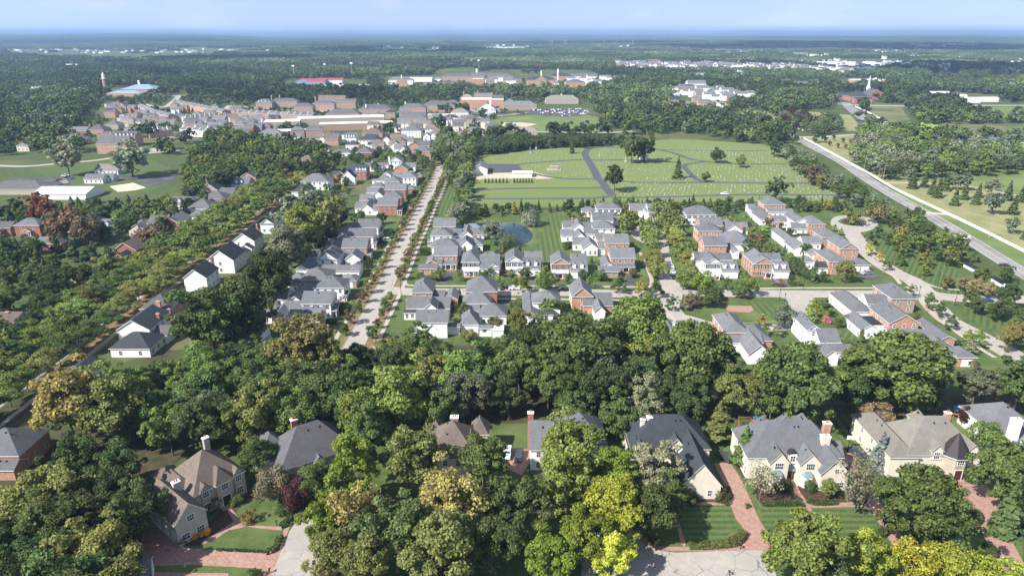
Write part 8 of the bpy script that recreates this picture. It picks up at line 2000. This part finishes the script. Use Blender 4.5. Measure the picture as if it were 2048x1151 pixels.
# ------------------------------------------------------------------ utility poles
def upole(px,py,h,label,trans=True):
    x,y = cP(px,py); o = empty('utility_pole',(x,y,0),.15); tag(o,label,'utility pole','utility poles by the county road'); mb = MB(); mb.cyl(0,0,0,h,.19,.12,8); mb.build('pole',M['wood'],o)
    mb = MB(); mb.box(-1.5,1.5,-.07,.07,h-.9,h-.72); mb.build('crossarm',M['wood'],o)
    im = MB(); im.cyl(0,0,0,.3,.06,.04,6); im = im.mesh('insulator',M['trim'])
    for q in (-1.3,0,1.3): link('insulator',im,o,(q,0,h-.72))
    if trans: mb = MB(); mb.cyl(.45,0,h-2.6,h-1.5,.28,.28,8); mb.build('transformer',M['steel'],o)
    return (x,y,h)
crop(1348,160,2.9257)
poles = [upole(1843,925,11.5,'leaning utility pole nearest the viewer on the dry meadow',False),upole(1450,740,11,'second utility pole from the viewer behind the fence',False),upole(1220,595,12,'third utility pole from the viewer beside the fence',False),upole(1108,545,14,'utility pole with transformers at the copse',True),upole(318,140,18,'tall pole beyond the upper cemetery trees',True)]
mb = MB()
for a,b in zip(poles[:3],poles[1:4]):
    for s in (-1.3,0,1.3):
        prev = None
        for k in range(13):
            t = k/12; p = (a[0]+(b[0]-a[0])*t+s,a[1]+(b[1]-a[1])*t,a[2]+(b[2]-a[2])*t-.4 - 4*1.2*t*(1-t))
            if prev: mb.limb(prev,p,.015,.015,3)
            prev = p
w_ = mb.build('power_lines',M['black']); tag(w_,'thin sagging power lines between the meadow poles','power lines',None,'stuff')
# ------------------------------------------------------------------ street lamps, signs, flag, play sets
def lamp(px,py,label,h=4.6):
    x,y = cP(px,py); o = empty('street_lamp',(x,y,0)); tag(o,label,'street lamp','black street lamps'); mb = MB(); mb.cyl(0,0,0,.5,.16,.12,8); mb.cyl(0,0,.5,h-.5,.09,.07,8); mb.build('post',M['black'],o)
    mb = MB(); mb.cyl(0,0,h-.5,h-.05,.16,.28,8,0); mb.cyl(0,0,h-.05,h+.25,.32,.05,8,1); mb.build('lantern',[M['glass'],M['black']],o)
crop(500,520,6.394)
lamp(1932,440,'black street lamp at the corner of the main and cross streets',6.5)
lamp(1357,560,'thin lamp beside the drive west of the main street',3.5); lamp(1248,740,'thin lamp before the nearest west house',3.5); lamp(1425,660,'dark mailbox lamp on the west sidewalk',2.5)
crop(1340,540,6.394)
lamp(1395,390,'black street lamp at the right end of the planted island',5); lamp(1462,410,'black lamp with sign beside the island lamp',3.6); lamp(1700,245,'black lamp on the verge before the long lawn',4.4); lamp(445,750,'short black lamp south of the island loop',3)
crop(1640,560,6.394)
lamp(1495,110,'black street lamp at the top of the east crossing',6.5); lamp(1720,330,'black lamp post carrying a flag at the east lawn',6); lamp(1255,230,'black street lamp beside the corner brick house',5)
# flags: red and white bars with blue field
def flag(px,py,z,h,label,rz=0):
    x,y = cP(px,py,z); o = empty('flag',(x,y,z),rz); tag(o,label,'flag')
    mb = MB()
    for i in range(7): mb.box(0,1.5,-.012,.012,-i*.13-.13,-i*.13,i % 2)
    mb.build('cloth',[M['red'],M['trim']],o); mb = MB(); mb.box(0,.62,-.02,.02,-.5,0); mb.build('canton',M['bluecanvas2'],o); mb = MB(); mb.limb((-.03,0,.25),(-.03,0,-1.6),.03,.03,6); mb.build('staff',M['trim'],o)
M['bluecanvas2'] = flat('navy_cloth',c(.02,.03,.12),.8)
flag(1722,240,3.6,4,'red white and blue flag on the lamp post at the east lawn')
crop(500,520,6.394); flag(1185,470,3.4,3,'red white and blue flag hanging on a white porch west of the main street',.4)
crop(0,780,2.9257); flag(1868,945,2.2,2,'small red white and blue flag on a post at the cul de sac',.8)
mb = MB(); x,y = cP(1925,985); mb.cyl(0,0,0,2.3,.04,.04,6); mb.box(-.5,.5,-.03,.03,2.2,2.28); o = mb.build('garden_post',M['black']); o.location = (x,y,0); tag(o,'iron hook post holding purple flowers by the cul de sac','post')
def mailbox(px,py,label):
    x,y = cP(px,py); o = empty('mailbox',(x,y,0),rnd.uniform(-.3,.3)); tag(o,label,'mailbox'); mb = MB(); mb.box(-.06,.06,-.06,.06,0,1.05); mb.build('post',M['black'],o); mb = MB(); mb.box(-.14,.14,-.3,.3,1.05,1.25)
    mb.cyl(0,0,1.25,1.26,.01,.01,4); mb.build('box',M['black'],o)
crop(1348,780,2.9257)
mailbox(388,930,'mailbox at the kerb below the striped front lawn'); mailbox(322,1085,'black mailbox on the far side of the street at the bottom')
crop(0,780,2.9257); mailbox(1580,1070,'mailbox beside the brick drive at the cul de sac'); mailbox(1620,790,'white lamp mailbox at the end of the garden path')
def stop_sign(px,py,label):
    x,y = cP(px,py); o = empty('stop_sign',(x,y,0),-.3); tag(o,label,'stop sign'); mb = MB(); mb.cyl(0,0,0,2.1,.05,.05,6); mb.build('post',M['steel'],o)
    mb = MB(); pts = [(.42*cos(pi/8+i*pi/4),.42*sin(pi/8+i*pi/4)) for i in range(8)]; mb.face([(p[0],-.07,2.5+p[1]) for p in pts]); mb.face([(p[0],-.05,2.5+p[1]) for p in reversed(pts)]); pl_ = mb.build('plate',M['red'],o)
    tx = bpy.data.curves.new('lettering','FONT'); tx.body = 'STOP'; tx.size = .3; tx.align_x = 'CENTER'; tx.align_y = 'CENTER'; tx.extrude = .004; te = bpy.data.objects.new('lettering',tx); COL.objects.link(te); C.view_layer.update(); me_ = bpy.data.meshes.new_from_object(te); bpy.data.objects.remove(te); me_.materials.append(M['trim']); te = link('lettering',me_,pl_,(0,-.085,2.5)); te.rotation_euler = (pi/2,0,0)
crop(1640,560,6.394); stop_sign(1340,415,'red stop sign on the sidewalk by the pin oaks'); stop_sign(190,215,'red stop sign beside the dark pyramid tree')
def hoop(px,py,rz,label):
    x,y = cP(px,py); o = empty('basketball_hoop',(x,y,0),rz); tag(o,label,'basketball hoop'); mb = MB(); mb.cyl(0,.6,0,3.0,.08,.08,8); mb.limb((0,.6,2.6),(0,.05,3.2),.06,.06,6); mb.build('post',M['black'],o)
    mb = MB(); mb.box(-.9,.9,-.03,.03,2.9,4.0,0); mb.build('backboard',M['trim'],o); mb = MB(); mb.box(-.3,.3,-.05,-.035,3.05,3.1); mb.box(-.3,.3,-.05,-.035,3.45,3.5); mb.box(-.3,-.25,-.05,-.035,3.05,3.5); mb.box(.25,.3,-.05,-.035,3.05,3.5); mb.build('target_square',M['black'],o)
    mb = MB()
    for i in range(12): a,b = 2*pi*i/12,2*pi*(i+1)/12; mb.limb((.23*cos(a),-.3+.23*sin(a),3.05),(.23*cos(b),-.3+.23*sin(b),3.05),.015,.015,4)
    mb.build('ring',M['red'],o)
crop(1348,780,2.9257)
hoop(1022,345,-.2,'basketball hoop with white board beside the dark blue car'); hoop(1890,615,-.9,'basketball hoop at the right of the turret house drive')
def playset(px,py,rz,label,roofm):
    x,y = cP(px,py); o = empty('swing_set',(x,y,0),rz); tag(o,label,'swing set'); mb = MB()
    for a in (-.8,.8):
        for b in (-.8,.8): mb.box(a-.06,a+.06,b-.06,b+.06,0,2.9)
    mb.box(-.85,.85,-.85,.85,1.3,1.4); mb.build('tower',M['cedar'],o)
    mb = MB(); mb.face([(-1.1,-1.0,2.6),(1.1,-1.0,2.6),(1.1,0,3.7),(-1.1,0,3.7)]); mb.face([(1.1,1.0,2.6),(-1.1,1.0,2.6),(-1.1,0,3.7),(1.1,0,3.7)]); mb.build('canopy',M[roofm],o)
    mb = MB(); mb.limb((-.8,0,2.5),(-4.6,0,2.5),.07,.07,6); mb.limb((-4.6,0,2.5),(-5,-1.3,0),.07,.07,6); mb.limb((-4.6,0,2.5),(-5,1.3,0),.07,.07,6); mb.build('swing_beam',M['cedar'],o)
    sw = MB(); sw.limb((-.22,0,0),(-.22,0,-1.9),.015,.015,4); sw.limb((.22,0,0),(.22,0,-1.9),.015,.015,4); sw.box(-.26,.26,-.12,.12,-1.95,-1.9); sw = sw.mesh('swing',M['black'])
    for q in (-1.9,-3.2): link('swing',sw,o,(q,0,2.45))
    mb = MB(); mb.face([(.85,-.35,1.4),(.85,.35,1.4),(3.0,.35,.2),(3.0,-.35,.2)]); mb.face([(.85,.35,1.38),(.85,-.35,1.38),(3.0,-.35,.18),(3.0,.35,.18)]); mb.build('slide',M['gold_plastic'],o)
M['gold_plastic'] = flat('yellow_plastic',c(.55,.33,.02),.4)
playset(470,200,.1,'wooden swing set with blue canopy behind the copper bay house','bluecanvas'); playset(1650,160,-.5,'cedar swing set with teal canopy behind the turret house','bluecanvas')
# boat on its trailer west of the main street
crop(560,340,6.394); x,y = cP(1345,905,.8); H = empty('boat',(x,y,0),2.7); tag(H,'white motor boat on a trailer beside the dark hedge','boat'); mb = MB()
mb.face([(-3,-1.1,1.6),(1.5,-1.1,1.6),(3.2,0,1.8),(1.5,1.1,1.6),(-3,1.1,1.6)]); hull = [(-3,-1.1,1.6),(1.5,-1.1,1.6),(3.2,0,1.8),(1.5,1.1,1.6),(-3,1.1,1.6)]; keel = [(-3,-.7,.8),(1.2,-.6,.7),(2.6,0,.9),(1.2,.6,.7),(-3,.7,.8)]
for i in range(5): j = (i+1) % 5; mb.face([keel[i],keel[j],hull[j],hull[i]])
mb.face(keel[::-1]); mb.build('hull',M['trim'],H); mb = MB(); mb.box(-.3,.2,-.8,.8,1.6,2.2); mb.build('windscreen',M['glass'],H)
# terrace furniture with red chairs by the white garden wing
crop(1640,560,6.394)
for i,(px,py) in enumerate([(255,270),(275,290),(235,300)]):
    x,y = cP(px,py); o = empty('garden_chair',(x,y,0),i*1.2); tag(o,['red garden chair on the terrace, nearest the white wing','red garden chair on the terrace, right one','red garden chair on the terrace, left one'][i],'chair'); mb = MB(); mb.box(-.3,.3,-.3,.3,.4,.46); mb.build('seat',M['red'],o); mb = MB(); mb.box(-.3,.3,.27,.33,.46,1.0); mb.build('backrest',M['red'],o)
# stadium masts and far pylons
crop(0,40,2.9257)
def mast(px,py,h,label,w=.9):
    x,y = cP(px,py); o = empty('light_mast',(x,y,0)); tag(o,label,'light mast','tall light masts around the school fields'); mb = MB(); mb.cyl(0,0,0,h,.5,.3,6); mb.build('pole',M['steel'],o); mb = MB(); mb.box(-3,3,-.4,.4,h-3,h); mb.build('lamp_array',M['trim'],o)
mast(1722,345,30,'tall stadium light mast left of the blue gable building'); 
crop(650,40,2.9257)
mast(160,345,36,'tallest stadium light mast with broad lamp head'); mast(900,300,30,'light mast behind the long brick school'); mast(0,300,20,'light mast at the stadium left')
for i,(px,py) in enumerate([(1318,150),(1330,150),(1400,152),(1412,152),(1630,148),(1706,135),(1716,135),(1750,145),(1797,150),(1805,150),(1926,120)]):
    x,y = cP(px,py); h = 46; z = float(terrain_z(np.float64(x),np.float64(y))); mb = MB(); mb.limb((0,0,0),(0,0,h),2.4,.9,4); mb.box(-7,7,-.5,.5,h-8,h-7); mb.box(-5,5,-.5,.5,h-1,h); o = mb.build('power_pylon',M['steel']); o.location = (x,y,z); tag(o,'slender pale pylon on the far plain','pylon','far pylons under the horizon')
# small pier at the wetland
crop(1348,160,2.9257); sheet('open_water',[(1330,335),(1380,310),(1430,315),(1420,340),(1370,352)],'water',4); sheet('open_water',[(1530,330),(1600,325),(1640,335),(1700,350),(1760,340),(1850,335),(1960,338),(1940,352),(1700,362),(1560,350)],'water',4)
x,y = cP(1330,318); mb = MB(); mb.box(-9,9,-3,3,.7,1.0); [mb.box(a-.2,a+.2,-2.8,-2.4,-.3,1.9) for a in (-8.5,-4,0,4,8.5)]; mb.box(-9,9,-3,-2.9,1.8,1.9); o = mb.build('pier',M['wood']); o.location = (x,y,0); tag(o,'wooden viewing deck at the wetland edge','pier')
# ------------------------------------------------------------------ CLOUDS above the haze: their shadows darken parts of the far plain
cm_,ct_,cb_ = nodes('cloud_white',1.0,0); cb_.inputs['Base Color'].default_value = c(.9,.9,.9)
def cloud(tx,ty,L_,Wd,label,seed):
    """a flat fair weather cumulus whose shadow falls at tx, ty"""
    alt = 1250; sx,sy = SUN_V[0]/_h/tan(SUN_EL)*alt,SUN_V[1]/_h/tan(SUN_EL)*alt
    bm = bmesh.new(); r = random.Random(seed)
    for i in range(26):
        a = r.uniform(0,6.28); q = sqrt(r.random()); x,y = q*cos(a)*L_/2,q*sin(a)*Wd/2; R = (1.15-q*.7)*min(L_,Wd)*.26*r.uniform(.7,1.2)
        bmesh.ops.create_icosphere(bm,subdivisions=2,radius=R,matrix=Matrix.Translation((x,y,R*.25)) @ Matrix.Diagonal((1.25,1,.45,1)))
    for v in bm.verts: v.co.z = max(v.co.z,-8 + 6*sin(v.co.x*.01))
    me = bpy.data.meshes.new('cloud'); bm.to_mesh(me); bm.free(); me.materials.append(cm_)
    for f in me.polygons: f.use_smooth = True
    o = link('cloud',me,None,(tx+sx,ty+sy,alt)); tag(o,label,'cloud',kind='structure'); return o
F0()
for i,(px,py,L_,Wd) in enumerate([(1720,94,2900,2600),(1900,138,700,500),(780,103,900,1800),(1110,87,1900,1800),(470,120,620,450),(150,86,3200,2200)]):
    x,y = P(px,py); cloud(x,y,L_,Wd,'fair weather cloud',i)
# ------------------------------------------------------------------ HAZE
hm_ = bpy.data.materials.new('haze'); hm_.use_nodes = True; t = hm_.node_tree; t.nodes.clear(); pv = t.nodes.new('ShaderNodeVolumePrincipled'); o_ = t.nodes.new('ShaderNodeOutputMaterial')
pv.inputs['Color'].default_value = (.36,.55,.84,1); pv.inputs['Density'].default_value = HAZE_D; pv.inputs['Anisotropy'].default_value = 0.0; t.links.new(pv.outputs[0],o_.inputs['Volume'])
mb = MB(); mb.box(-45000,45000,-1500,43000,-45,140); hz = mb.build('haze',hm_); tag(hz,'thin blue haze over the whole plain',None,None,'stuff'); hz.visible_shadow = True
# ------------------------------------------------------------------ things that look alike are told apart by their rank
def ordn(n): return '%d%s' % (n,'th' if 10 <= n % 100 <= 20 else {1: 'st',2: 'nd',3: 'rd'}.get(n % 10,'th'))
_g = {}
for o in list(COL.objects):
    if o.get('label') and o.get('category') and not o.parent: _g.setdefault(o['label'],[]).append(o)
for lab,os_ in _g.items():
    if len(os_) < 2: continue
    if 'verge' in lab or 'linden' in lab:
        for i,o in enumerate(sorted(os_,key=lambda o: o.location.y)): o['label'] = lab + ', %s from the viewer' % ordn(i+1)
        continue
    n = len(os_); rows = 1 if n <= 7 else max(2,round(sqrt(n/5))); os_.sort(key=lambda o: o.location.y)
    per = -(-n//rows)
    for k in range(rows):
        part = sorted(os_[k*per:(k+1)*per],key=lambda o: o.location.x/max(o.location.y,1))
        for i,o in enumerate(part):
            o['label'] = lab + (', %s from the left' % ordn(i+1) if rows == 1 else ', %s row from front, %s from left' % (ordn(k+1),ordn(i+1)))
for o in COL.objects:
    if o.get('label') and len(o['label'].split()) > 16: print('LONG',len(o['label'].split()),o['label'])
print('trees',COUNT,'objects',len(bpy.data.objects))
